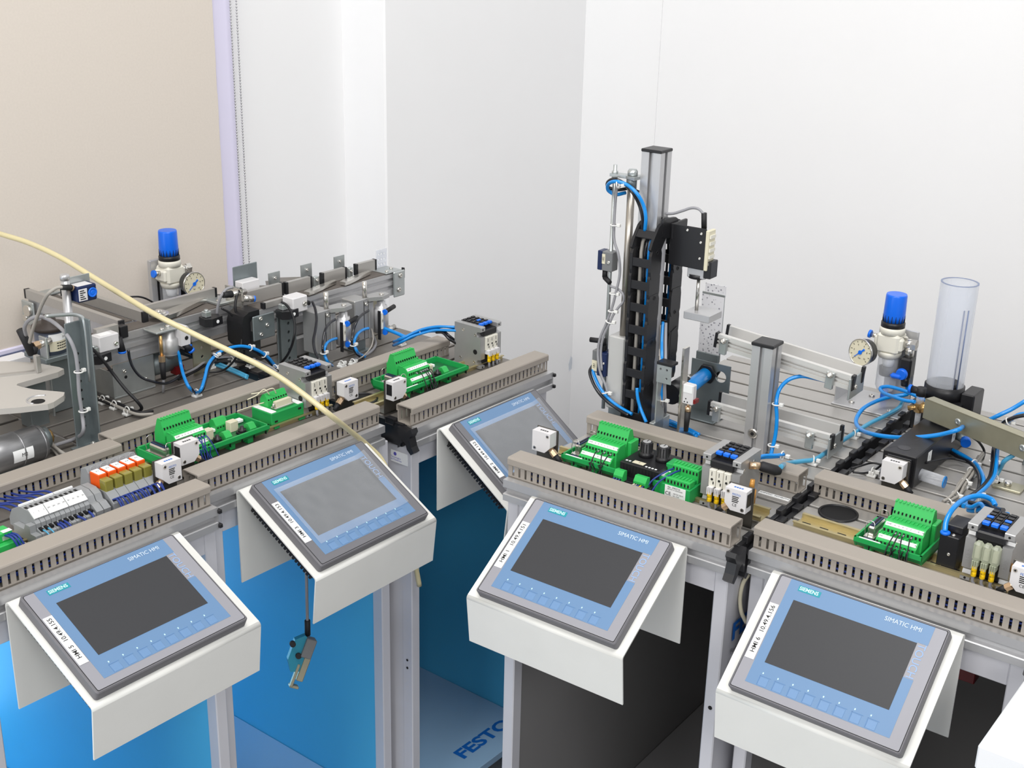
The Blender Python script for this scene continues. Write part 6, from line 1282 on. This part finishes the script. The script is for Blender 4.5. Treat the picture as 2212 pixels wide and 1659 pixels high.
cable('sensor_cable', 'thick black cable drooping from the fork sensor by the zinc upright', 'cable', 'B', [(0.0808, 0.352, 0.1137), (0.0866, 0.3484, 0.1063), (0.0963, 0.3423, 0.0895), (0.1079, 0.335, 0.0654), (0.1153, 0.3165, 0.042), (0.1229, 0.3, 0.0241), (0.1288, 0.2991, 0.0118), (0.1268, 0.3066, 0.005), (0.1194, 0.3237, 0.005), (0.1154, 0.3603, 0.006), (0.1168, 0.4017, 0.006)], 0.0027, M_wblack, 'black sensor cables', 1, 0.0, 8)
cable('air_hose', 'black hose looping down from the boxed sensor on the crossing conveyor', 'hose', 'B', [(0.1592, 0.366, 0.0849), (0.1592, 0.3643, 0.0705), (0.1616, 0.36, 0.0552), (0.1698, 0.3539, 0.0396), (0.1837, 0.345, 0.0302), (0.2158, 0.3508, 0.0168), (0.246, 0.36, 0.0168), (0.2685, 0.3728, 0.02)], 0.0023, M_tubed, 'thin air hoses', 1, 0.0, 8)
cable('air_hose', 'blue hose making a deep U in front of the crossing conveyor', 'hose', 'B', [(0.237, 0.352, 0.0717), (0.2405, 0.3478, 0.0639), (0.2415, 0.345, 0.0459), (0.2298, 0.323, 0.0326), (0.2211, 0.3, 0.0215), (0.2373, 0.3057, 0.006), (0.2292, 0.28, 0.0195), (0.2443, 0.2885, 0.0323), (0.2623, 0.3, 0.0487), (0.291, 0.3111, 0.058), (0.3215, 0.315, 0.0599), (0.3429, 0.3088, 0.0585), (0.3648, 0.3, 0.0485), (0.3883, 0.299, 0.0286), (0.4062, 0.2994, 0.008), (0.4173, 0.2743, 0.006)], 0.0028, M_tube, 'thin air hoses', 1, 0.0, 8)
cable('air_hose', 'black hose following the deep blue U in front of the crossing conveyor', 'hose', 'B', [(0.2402, 0.354, 0.0689), (0.2422, 0.3488, 0.0528), (0.2424, 0.345, 0.0336), (0.2294, 0.3175, 0.0229), (0.2246, 0.3, 0.019), (0.2381, 0.3032, 0.004), (0.2343, 0.282, 0.0176), (0.2504, 0.2916, 0.0299), (0.2692, 0.303, 0.0446), (0.2961, 0.3132, 0.0522), (0.3256, 0.318, 0.0542), (0.345, 0.3117, 0.0532), (0.3641, 0.303, 0.0438), (0.3882, 0.3039, 0.0242), (0.4051, 0.3054, 0.006)], 0.0021, M_tubed, 'thin air hoses', 1, 0.0, 8)
cable('sensor_cable', 'grey cable arching over the rotary drive and down the zinc upright', 'cable', 'B', [(0.0072, 0.4, 0.1386), (0.0001, 0.3892, 0.1543), (-0.003, 0.37, 0.1706), (-0.0009, 0.3475, 0.1805), (-0.0008, 0.32, 0.1821), (-0.0042, 0.2866, 0.1775), (-0.0108, 0.255, 0.1694), (-0.0085, 0.248, 0.1511), (-0.0083, 0.246, 0.1236), (-0.0098, 0.246, 0.0888), (-0.009, 0.245, 0.0531), (-0.0129, 0.24, 0.034), (-0.0082, 0.274, 0.01), (-0.0429, 0.2802, 0.006), (-0.0686, 0.2609, 0.006)], 0.0029, M_cable, 'grey sensor cables', 1, 0.0, 8)
cable('sensor_cable', 'warm grey cable hanging from the blue-lens light barrier', 'cable', 'B', [(-0.0022, 0.272, 0.2404), (-0.0095, 0.2767, 0.2397), (-0.019, 0.28, 0.2343), (-0.0168, 0.3045, 0.2132), (-0.0127, 0.33, 0.1862), (-0.0059, 0.3583, 0.1574), (0.0002, 0.38, 0.1331)], 0.0026, M_cable2, 'grey sensor cables', 1, 0.0, 8)
cable('sensor_cable', 'short black wire curving behind the round rotary drive', 'cable', 'B', [(0.0467, 0.44, 0.136), (0.0448, 0.4284, 0.1285), (0.0466, 0.42, 0.1277)], 0.002, M_wblack, 'black sensor cables', 1, 0.0, 8)
cable('air_hose', 'black hose dropping from the elbow of the box sensor on the sorting conveyor', 'hose', 'C', [(0.1043, 0.33, 0.112), (0.0971, 0.3157, 0.1031), (0.0852, 0.3, 0.0908), (0.0689, 0.2866, 0.0768), (0.0533, 0.275, 0.0641), (0.0449, 0.262, 0.051), (0.0402, 0.245, 0.0396), (0.0838, 0.28, 0.01)], 0.0024, M_tubed, 'thin air hoses', 1, 0.0, 8)
cable('air_hose', 'black hose curling from the upper port of the stopper nearer the black guard', 'hose', 'C', [(0.1171, 0.288, 0.0861), (0.1016, 0.2843, 0.0846), (0.0817, 0.275, 0.0788), (0.0691, 0.268, 0.0643), (0.06, 0.26, 0.0518), (0.0724, 0.2671, 0.032), (0.0902, 0.2718, 0.012)], 0.0023, M_tubed, 'thin air hoses', 1, 0.0, 8)
cable('air_hose', 'blue hose curling from the lower port of the stopper nearer the black guard', 'hose', 'C', [(0.1192, 0.288, 0.051), (0.0996, 0.2811, 0.0539), (0.077, 0.27, 0.0536), (0.0682, 0.2656, 0.0426), (0.0642, 0.255, 0.0319), (0.0952, 0.2747, 0.01)], 0.0026, M_tube, 'thin air hoses', 1, 0.0, 8)
cable('air_hose', 'black hose curling from the upper port of the stopper nearest the corner', 'hose', 'C', [(0.1984, 0.288, 0.0838), (0.1793, 0.2839, 0.0821), (0.1566, 0.275, 0.0764), (0.144, 0.2718, 0.0622), (0.1335, 0.265, 0.0467), (0.1468, 0.2745, 0.0268), (0.1641, 0.2798, 0.01), (0.1694, 0.2725, 0.006)], 0.0023, M_tubed, 'thin air hoses', 1, 0.0, 8)
cable('air_hose', 'blue hose curling from the lower port of the stopper nearest the corner', 'hose', 'C', [(0.1976, 0.288, 0.0512), (0.1787, 0.2841, 0.053), (0.1548, 0.275, 0.0504), (0.1451, 0.2713, 0.0391), (0.1413, 0.262, 0.0293), (0.1726, 0.2791, 0.008), (0.1752, 0.2737, 0.006)], 0.0027, M_tube, 'thin air hoses', 1, 0.0, 8)
cable('air_hose', 'short blue hose running from the corner stopper to the blue bundle', 'hose', 'C', [(0.2415, 0.3, 0.04), (0.244, 0.2826, 0.0379), (0.2466, 0.262, 0.0348), (0.2496, 0.2477, 0.032), (0.2543, 0.235, 0.0346)], 0.0034, M_tube, 'thin air hoses', 1, 0.0, 8)
cable('hose_bundle', 'bundle of blue hoses arching over the duct into the corner valve block', 'hose bundle', 'C', [(0.2439, 0.2712, 0.014), (0.2288, 0.236, 0.0335), (0.2389, 0.2206, 0.0432), (0.2487, 0.205, 0.0512), (0.2585, 0.1828, 0.0581), (0.2655, 0.165, 0.0612), (0.2769, 0.15, 0.0609)], 0.0024, M_tube, None, 4, 0.0042, 8)
cable('hose_bundle', 'pair of black hoses splaying into the back of the corner valve block', 'hose bundle', 'C', [(0.2609, 0.185, 0.0544), (0.264, 0.1713, 0.0541), (0.2642, 0.155, 0.0474), (0.276, 0.149, 0.0364)], 0.0024, M_tubed, None, 2, 0.004, 8)
cable('sensor_cable', 'black cable bowing round the perforated stand of the sorting conveyor', 'cable', 'C', [(0.0289, 0.325, 0.1294), (0.0341, 0.3185, 0.1247), (0.0383, 0.31, 0.1109), (0.0375, 0.3022, 0.0906), (0.0313, 0.3, 0.0679), (0.0408, 0.3265, 0.0329), (0.0453, 0.352, 0.008)], 0.0022, M_wblack, 'black sensor cables', 1, 0.0, 8)
cable('sensor_cable', 'thin clear-grey cable looping below the corner stopper', 'cable', 'C', [(0.2228, 0.305, 0.0407), (0.2048, 0.2839, 0.0304), (0.1835, 0.27, 0.0213), (0.1693, 0.2723, 0.0104), (0.1558, 0.2774, 0.004)], 0.0013, M_cable2, 'grey sensor cables', 1, 0.0, 8)
cable('sensor_cable', 'thick grey cable curling on the plate below the corner stopper', 'cable', 'C', [(0.2752, 0.3541, 0.004), (0.2455, 0.3176, 0.004), (0.2127, 0.2946, 0.004), (0.1836, 0.2844, 0.004), (0.1503, 0.2834, 0.004)], 0.0024, M_cable, 'grey sensor cables', 1, 0.0, 8)
cable('sensor_cable', 'grey cable bending from the chrome probe down behind the crossing conveyor', 'cable', 'C', [(-0.0148, 0.395, 0.1506), (-0.0242, 0.3993, 0.1485), (-0.035, 0.4, 0.1402), (-0.0389, 0.405, 0.1254), (-0.0403, 0.41, 0.1043)], 0.0026, M_cable, 'grey sensor cables', 1, 0.0, 8)
cable('sensor_cable', 'black cable hanging from the chrome probe between the two conveyors', 'cable', 'C', [(0.0028, 0.395, 0.1454), (-0.0058, 0.395, 0.1358), (-0.016, 0.39, 0.1194), (-0.0149, 0.3861, 0.0954), (-0.0113, 0.38, 0.0753), (-0.018, 0.37, 0.0543), (0.0162, 0.4152, 0.01)], 0.0023, M_wblack, 'black sensor cables', 1, 0.0, 8)
cable('sensor_cable', 'thin black wire arching from the branch conveyor towards the air regulator', 'cable', 'B', [(0.243, 0.4831, 0.1304), (0.26, 0.4709, 0.13), (0.285, 0.4748, 0.1165), (0.3, 0.4712, 0.1016), (0.305, 0.4703, 0.0899)], 0.0016, M_wblack, 'black sensor cables', 1, 0.0, 8)
cable('sensor_cable', 'black cable hanging in an arc from the second fork sensor of the crossing conveyor', 'cable', 'B', [(0.3428, 0.36, 0.1142), (0.3559, 0.354, 0.1036), (0.3662, 0.35, 0.0832), (0.3583, 0.3301, 0.0647), (0.3414, 0.32, 0.0448), (0.3366, 0.3364, 0.0207), (0.3301, 0.3563, 0.006), (0.3086, 0.3738, 0.005)], 0.0018, M_wblack, 'black sensor cables', 1, 0.0, 8)
cable('cable_bundle', 'dark tied cable bundle lying across the plate behind the long green board', 'cable bundle', 'B', [(0.2532, 0.37, 0.01), (0.2935, 0.3786, 0.012), (0.3388, 0.3922, 0.012), (0.3721, 0.3774, 0.012), (0.3871, 0.3464, 0.012), (0.3877, 0.2937, 0.01), (0.3852, 0.2734, 0.008)], 0.0022, [M_wblack, M_cable, M_wblack, M_cable2], None, 4, 0.004, 8)
cable('hose_bundle', 'flat pale blue hoses disappearing under the cable bundle on the plate', 'hose bundle', 'B', [(0.3495, 0.406, 0.006), (0.3489, 0.3744, 0.006), (0.3468, 0.3414, 0.006), (0.3431, 0.3014, 0.005)], 0.0026, M_tubet, None, 2, 0.003, 8)
cable('cable_bundle', 'grey and black cable pair tied to the plate below the motor box', 'cable bundle', 'B', [(0.1221, 0.4129, 0.008), (0.1185, 0.3766, 0.008), (0.1171, 0.3356, 0.008), (0.1186, 0.2926, 0.008), (0.1369, 0.2826, 0.006)], 0.0026, [M_wblack, M_cable2], None, 2, 0.003, 8)
cable('cable_bundle', 'coil of pale grey cables lying behind the end of the silver motor', 'cable bundle', 'A', [(0.3094, 0.3333, 0.008), (0.3106, 0.3113, 0.008), (0.3043, 0.2828, 0.008), (0.3045, 0.2577, 0.008)], 0.0024, M_cable2, None, 4, 0.005, 8)
cable('air_hose', 'blue hose looping round the rods at the top of the lift column', 'hose', 'D', [(0.0471, 0.262, 0.3157), (0.0497, 0.258, 0.3361), (0.045, 0.2572, 0.3539), (0.0353, 0.252, 0.371), (0.0162, 0.2528, 0.3812), (0.0004, 0.25, 0.3835), (-0.0158, 0.2561, 0.3763), (-0.0202, 0.264, 0.3655), (-0.0115, 0.2713, 0.3594), (-0.0017, 0.284, 0.3616)], 0.0028, M_tube, 'thin air hoses', 1, 0.0, 8)
cable('air_hose', 'black hose looping round the rods at the top of the lift column', 'hose', 'D', [(0.0413, 0.264, 0.3144), (0.0425, 0.261, 0.3345), (0.0355, 0.26, 0.3542), (0.0259, 0.256, 0.3705), (0.01, 0.2578, 0.3809), (-0.0051, 0.256, 0.3853), (-0.0201, 0.2615, 0.3783), (-0.0237, 0.268, 0.3693), (-0.0105, 0.2756, 0.3658), (0.0031, 0.286, 0.3682), (0.0187, 0.287, 0.3647)], 0.0026, M_tubed, 'thin air hoses', 1, 0.0, 8)
cable('sensor_cable', 'grey cable running down beside the thin rod of the lift', 'cable', 'D', [(-0.0043, 0.262, 0.377), (-0.0058, 0.262, 0.3478), (-0.005, 0.2606, 0.3203), (-0.0029, 0.26, 0.2926), (0.0067, 0.258, 0.2734), (0.0098, 0.2597, 0.245), (0.0067, 0.257, 0.2162), (0.0013, 0.2562, 0.1899), (-0.0065, 0.254, 0.1631), (-0.014, 0.2519, 0.1413), (-0.0172, 0.252, 0.1204), (-0.0138, 0.2498, 0.0991), (-0.0078, 0.25, 0.0799), (0.0006, 0.25, 0.0667), (0.0055, 0.25, 0.0541)], 0.0021, M_cable, 'grey sensor cables', 1, 0.0, 8)
cable('sensor_cable', 'grey cable bulging out below the upper reed switch of the lift', 'cable', 'D', [(-0.0074, 0.262, 0.2212), (0.0062, 0.2614, 0.2195), (0.0185, 0.258, 0.2139), (0.019, 0.2595, 0.2035), (0.0122, 0.257, 0.1926), (0.0051, 0.2551, 0.1799), (-0.0008, 0.254, 0.1643), (-0.0088, 0.2516, 0.1425), (-0.012, 0.252, 0.1178), (-0.0074, 0.25, 0.0891)], 0.002, M_cable, 'grey sensor cables', 1, 0.0, 8)
cable('hose_bundle', 'blue and black hose pair curving from the lift foot behind the duct', 'hose bundle', 'D', [(-0.0288, 0.262, 0.0901), (-0.0297, 0.256, 0.0824), (-0.0217, 0.2513, 0.0702), (-0.0077, 0.248, 0.0553), (0.0114, 0.2442, 0.045), (0.0318, 0.243, 0.0382), (0.0538, 0.24, 0.0339)], 0.0026, [M_tube, M_tubed], None, 2, 0.0026, 8)
cable('sensor_cable', 'thin grey cable arching from the lift column to a black plug', 'cable', 'D', [(0.058, 0.3, 0.3358), (0.0715, 0.3007, 0.3384), (0.0858, 0.302, 0.3444), (0.0997, 0.3039, 0.3503), (0.111, 0.304, 0.3499), (0.1194, 0.305, 0.3428)], 0.0021, M_cable, 'grey sensor cables', 1, 0.0, 8)
cable('cable_bundle', 'upright bundle of grey cables and blue hose beside the energy chain', 'cable bundle', 'D', [(0.0679, 0.3, 0.1673), (0.0767, 0.285, 0.1434), (0.0917, 0.262, 0.1195), (0.0932, 0.262, 0.0866), (0.0946, 0.262, 0.0571), (0.0589, 0.3327, 0.01)], 0.0024, [M_cable, M_tube, M_cable2, M_cable], None, 4, 0.0042, 8)
cable('air_hose', 'bright blue hose leaving the foot of the energy chain', 'hose', 'D', [(0.0606, 0.243, 0.0784), (0.0635, 0.2409, 0.0662), (0.0699, 0.24, 0.0501), (0.0842, 0.236, 0.0308)], 0.0026, M_tube, 'thin air hoses', 1, 0.0, 8)
cable('hose_bundle', 'short blue hoses bunched on the plate behind the white box sensor', 'hose bundle', 'D', [(0.0596, 0.3142, 0.008), (0.0788, 0.3098, 0.008), (0.0966, 0.3108, 0.006), (0.1242, 0.3024, 0.005), (0.1386, 0.2981, 0.004)], 0.0024, M_tube, None, 3, 0.004, 8)
cable('air_hose', 'blue hose clipped to the short aluminium post', 'hose', 'D', [(0.3128, 0.35, 0.1185), (0.2968, 0.3483, 0.1196), (0.2766, 0.345, 0.1187), (0.2622, 0.3345, 0.1125), (0.254, 0.325, 0.0987), (0.2553, 0.315, 0.0823), (0.26, 0.312, 0.0573), (0.2612, 0.31, 0.0324), (0.2605, 0.305, 0.0116), (0.2616, 0.3, 0.0035)], 0.003, M_tube, 'thin air hoses', 1, 0.0, 8)
cable('hose_bundle', 'blue hoses running into the valve block behind the short post', 'hose bundle', 'D', [(0.3024, 0.155, 0.0589), (0.3076, 0.17, 0.0581), (0.3159, 0.185, 0.056), (0.3216, 0.2, 0.0532)], 0.0026, M_tube, None, 2, 0.003, 8)
cable('air_hose', 'pale blue hose clipped across the grooved plate to the black silencer', 'hose', 'D', [(0.3417, 0.15, 0.0586), (0.3046, 0.2683, 0.014), (0.3139, 0.2962, 0.01), (0.3222, 0.3154, 0.008), (0.3252, 0.3621, 0.008), (0.3259, 0.4038, 0.008), (0.3287, 0.4511, 0.008), (0.3322, 0.5082, 0.008), (0.3396, 0.5577, 0.008), (0.3432, 0.6055, 0.008), (0.3415, 0.6233, 0.012)], 0.0036, M_tubet, 'thin air hoses', 1, 0.0, 8)
cable('air_hose', 'blue hose curling in a small loop beside the suction nozzle', 'hose', 'E', [(0.0304, 0.452, 0.0755), (0.0128, 0.4596, 0.0711), (-0.0094, 0.47, 0.0687), (-0.0359, 0.4906, 0.0647), (-0.0423, 0.5, 0.0667), (-0.0325, 0.5007, 0.0712), (-0.0143, 0.5, 0.072), (0.007, 0.4932, 0.0722), (0.0287, 0.485, 0.0708), (0.0394, 0.48, 0.0696)], 0.003, M_tube, 'thin air hoses', 1, 0.0, 8)
cable('air_hose', 'blue hose sweeping in a wide loop under the swivel arm', 'hose', 'E', [(-0.0565, 0.65, 0.0524), (-0.0444, 0.62, 0.043), (-0.0316, 0.6, 0.0346), (-0.026, 0.57, 0.039), (-0.0447, 0.56, 0.034), (-0.0593, 0.53, 0.0302), (-0.0639, 0.4897, 0.0274), (-0.0602, 0.46, 0.0192), (-0.0438, 0.4343, 0.0182), (-0.0089, 0.4, 0.0283), (0.0222, 0.3929, 0.0344), (0.0593, 0.385, 0.0462), (0.0945, 0.3878, 0.0592), (0.1177, 0.39, 0.072), (0.116, 0.42, 0.0673)], 0.0034, M_tube, 'thin air hoses', 1, 0.0, 8)
cable('hose_bundle', 'blue and black hoses curving from the ejector block to the tied trunk', 'hose bundle', 'E', [(0.0901, 0.462, 0.0097), (0.1084, 0.45, 0.0097), (0.1328, 0.43, 0.0127), (0.1565, 0.3914, 0.0179), (0.1739, 0.3501, 0.02), (0.1786, 0.3269, 0.014), (0.1771, 0.2999, 0.012)], 0.003, [M_tube, M_tubed], None, 2, 0.0028, 8)
cable('hose_bundle', 'blue and black hoses coming down from under the swivel arm to the valves', 'hose bundle', 'E', [(0.1608, 0.44, 0.0438), (0.1676, 0.4184, 0.036), (0.1738, 0.4, 0.0294), (0.1812, 0.3681, 0.023), (0.1827, 0.3373, 0.02), (0.1794, 0.3141, 0.016), (0.1759, 0.2876, 0.014), (0.1788, 0.2491, 0.02)], 0.003, [M_tube, M_tubed, M_tube], None, 3, 0.0034, 8)
cable('air_hose', 'blue hose rising to the picture edge behind the swivel arm', 'hose', 'E', [(0.124, 0.5168, 0.05), (0.1385, 0.52, 0.0619), (0.1512, 0.53, 0.0711), (0.1665, 0.54, 0.0855)], 0.0034, M_tube, 'thin air hoses', 1, 0.0, 8)
cable('hose_bundle', 'blue and black hoses bending out to the picture edge beside the upright post', 'hose bundle', 'E', [(0.1352, 0.5568, 0.03), (0.1684, 0.46, 0.0789), (0.1788, 0.46, 0.0889), (0.1922, 0.46, 0.0952)], 0.003, [M_tube, M_tubed], None, 2, 0.003, 8)
cable('air_hose', 'pale blue hose slanting down behind the swivel arm to a white tie', 'hose', 'E', [(0.1965, 0.4049, 0.05), (0.1869, 0.4032, 0.04), (0.178, 0.4162, 0.02), (0.175, 0.4104, 0.008)], 0.0034, M_tubet, 'thin air hoses', 1, 0.0, 8)
cable('air_hose', 'blue hose bowing over the duct into the black pressure switch', 'hose', 'E', [(0.2078, 0.096, 0.0521), (0.2044, 0.1065, 0.0616), (0.2047, 0.12, 0.0706), (0.2065, 0.1415, 0.0747), (0.2118, 0.165, 0.0755), (0.2225, 0.1763, 0.0766), (0.2339, 0.185, 0.0711), (0.2402, 0.18, 0.0672)], 0.0034, M_tube, 'thin air hoses', 1, 0.0, 8)
cable('hose_bundle', 'tangle of blue and black hoses behind the three-cable valve block', 'hose bundle', 'E', [(0.2027, 0.205, 0.0444), (0.213, 0.2, 0.0474), (0.224, 0.195, 0.0566), (0.2359, 0.18, 0.0574), (0.2486, 0.165, 0.0625), (0.2593, 0.152, 0.0682)], 0.003, [M_tube, M_tubed, M_tube, M_tube, M_tubed], None, 5, 0.0065, 8)
cable('cable_bundle', 'tied bundle of pale grey cables lying across the grooved plate', 'cable bundle', 'E', [(0.1351, 0.4694, 0.01), (0.1403, 0.424, 0.008), (0.1448, 0.3849, 0.008), (0.1487, 0.3466, 0.008), (0.1524, 0.3096, 0.008), (0.1516, 0.2832, 0.006), (0.1482, 0.2716, 0.005)], 0.0022, M_cable2, None, 5, 0.005, 8)
cable('sensor_cable', 'black cable running from the ejector block to the tied hoses', 'cable', 'E', [(0.094, 0.345, 0.0287), (0.099, 0.3906, 0.02), (0.1079, 0.4267, 0.012), (0.1273, 0.4313, 0.01), (0.1394, 0.426, 0.01)], 0.0018, M_wblack, 'black sensor cables', 1, 0.0, 8)
cable('sensor_cable', 'black cable bowing out from under the swivel arm over the grooved plate', 'cable', 'E', [(0.1259, 0.4345, 0.05), (0.131, 0.4667, 0.03), (0.1365, 0.4752, 0.016), (0.139, 0.4628, 0.008), (0.1348, 0.4473, 0.006)], 0.0019, M_wblack, 'black sensor cables', 1, 0.0, 8)
cable('sensor_cable', 'black cables snaking among the clips behind the rear duct', 'cable', 'E', [(-0.0005, 0.3062, 0.006), (0.0103, 0.3166, 0.01), (0.021, 0.3329, 0.012), (0.0342, 0.3353, 0.012)], 0.0016, M_wblack, 'black sensor cables', 1, 0.0, 8)
cable('sensor_cable', 'black cable from the sensor at the magazine foot, looping behind the duct', 'cable', 'E', [(0.007, 0.2954, 0.006), (0.0204, 0.3023, 0.006), (0.0284, 0.322, 0.006), (0.0334, 0.3545, 0.012)], 0.0016, M_wblack, 'black sensor cables', 1, 0.0, 8)
cable('sensor_cable', 'dark grey cable carrying the hanging sensor', 'cable', 'B', [(0.1099, -0.088, -0.1108), (0.1095, -0.088, -0.14), (0.107, -0.09, -0.1753), (0.1064, -0.09, -0.2089)], 0.0022, M_cable, 'grey sensor cables', 1, 0.0, 8)
cable('sensor_cable', 'cream cord bulging out between the two right-hand trolleys', 'cord', 'E', [(-0.0055, 0.01, -0.0435), (-0.011, 0.005, -0.0569), (-0.0116, 0.0008, -0.0773), (-0.008, -0, -0.0963), (-0.0039, 0.01, -0.1167)], 0.0028, M_cream, 'grey sensor cables', 1, 0.0, 8)
cable('cable_plug', 'slim black plug at the top of the hanging sensor', 'plug', 'B', [(0.1065, -0.09, -0.2052), (0.1059, -0.09, -0.2292)], 0.0042, M_black2, None, 1, 0.0, 8)
cable('cable_plug', 'black plug on the end of the arched grey cable beside the carriage plate', 'plug', 'D', [(0.1192, 0.305, 0.3455), (0.1206, 0.306, 0.3222)], 0.0042, M_black2, None, 1, 0.0, 8)
tie('D', [(0.3217, 0.3149, 0.008, (1, 0.6, 0)), (0.3287, 0.4511, 0.008, (0.8, 0.7, 0)), (0.3235, 0.3834, 0.008, (0.8, 0.7, 0))], 'white nylon cable tie with saddle on the right-hand bench plates', 'white ties on the right-hand plates', r=0.0058, mount=True)
tie('E', [(0.1782, 0.3225, 0.014, (1, 1, 0)), (0.1787, 0.403, 0.008, (1, 1, 0)), (0.1474, 0.3619, 0.008, (0.2, 1, 0)), (0.1524, 0.3096, 0.008, (0.2, 1, 0)), (0.1522, 0.2811, 0.007, (0.2, 1, 0)), (0.0297, 0.313, 0.008, (1, 0, 0)), (0.1412, 0.4074, 0.008, (0.2, 1, 0))], 'white nylon cable tie with saddle on the right-hand bench plates', 'white ties on the right-hand plates', r=0.0058, mount=True)
tie('B', [(0.2372, 0.3018, 0.007, (1, 0, 0)), (0.3388, 0.3922, 0.012, (1, 0, 0)), (0.3705, 0.3755, 0.012, (1, 0, 0)), (0.3871, 0.3464, 0.012, (1, 0, 0)), (0.398, 0.2936, 0.009, (1, 0, 0)), (0.1182, 0.3861, 0.008, (1, 0, 0)), (0.1171, 0.3537, 0.008, (1, 0, 0)), (0.115, 0.3171, 0.008, (1, 0, 0))], 'white nylon cable tie with saddle on the left-hand bench plates', 'white ties on the left-hand plates', r=0.0058, mount=True)
tie('C', [(0.2779, 0.2828, 0.012, (1, -0.6, 0.1)), (0.1405, 0.271, 0.006, (1, 0, 0)), (0.1205, 0.2782, 0.006, (1, 0, 0))], 'white nylon cable tie with saddle on the left-hand bench plates', 'white ties on the left-hand plates', r=0.0058, mount=True)
tie('B', [(0.2799, 0.302, 0.0597, (1, 0, 0.7)), (0.3551, 0.306, 0.0536, (1, 0, -0.2)), (0.3793, 0.3, 0.0365, (1, 0, -0.7))], 'white nylon tie round the blue hose arch on the left-hand bench', 'white ties on the hose arches', r=0.0052, mount=False)
tie('C', [(0.2478, 0.212, 0.0473, (1, -0.3, 0.2)), (0.2642, 0.188, 0.0547, (1, -0.4, 0)), (0.1367, 0.265, 0.0392, (0, 0, 1)), (0.0637, 0.262, 0.0437, (0, 0, 1))], 'white nylon tie round the blue hose arch on the left-hand bench', 'white ties on the hose arches', r=0.0052, mount=False)
tie('D', [(-0.0049, 0.261, 0.316, (0, 0, 1)), (0.0014, 0.258, 0.2121, (0, 0, 1)), (0.0018, 0.256, 0.1849, (0, 0, 1)), (-0.0002, 0.254, 0.1681, (0.3, 0, 1)), (0.0039, 0.247, 0.0561, (0.4, 0, -1)), (0.0958, 0.262, 0.0619, (0, 0, 1)), (0.0041, 0.252, 0.3796, (1, 0, 0.2))], 'white nylon tie gripping the lines on the lift column', 'white ties on the lift column', r=0.0056, mount=False)
tie('D', [(0.2556, 0.315, 0.0787, (0, 0, 1)), (0.2594, 0.306, 0.017, (0, 0, 1)), (0.3216, 0.2, 0.0532, (1, 0, 0))], 'white nylon clip holding the blue hose on the short aluminium post', 'white clips on the short post', r=0.006, mount=False)
tie('B', [(-0.0077, 0.245, 0.1216, (0, 0, 1)), (-0.0066, 0.245, 0.061, (0, 0, 1))], 'white nylon clip holding the grey cable on the zinc upright', 'white clips on the zinc upright', r=0.0062, mount=False)
tie('E', [(0.1371, 0.43, 0.0117, (1, -0.5, 0)), (0.1696, 0.41, 0.0314, (0, 0, 1)), (0.1674, 0.46, 0.0765, (1, 0, 0.6)), (0.213, 0.2, 0.0474, (1, 0, 0))], 'white nylon tie round the hoses hanging under the swivel arm', 'white ties under the swivel arm', r=0.0058, mount=False)
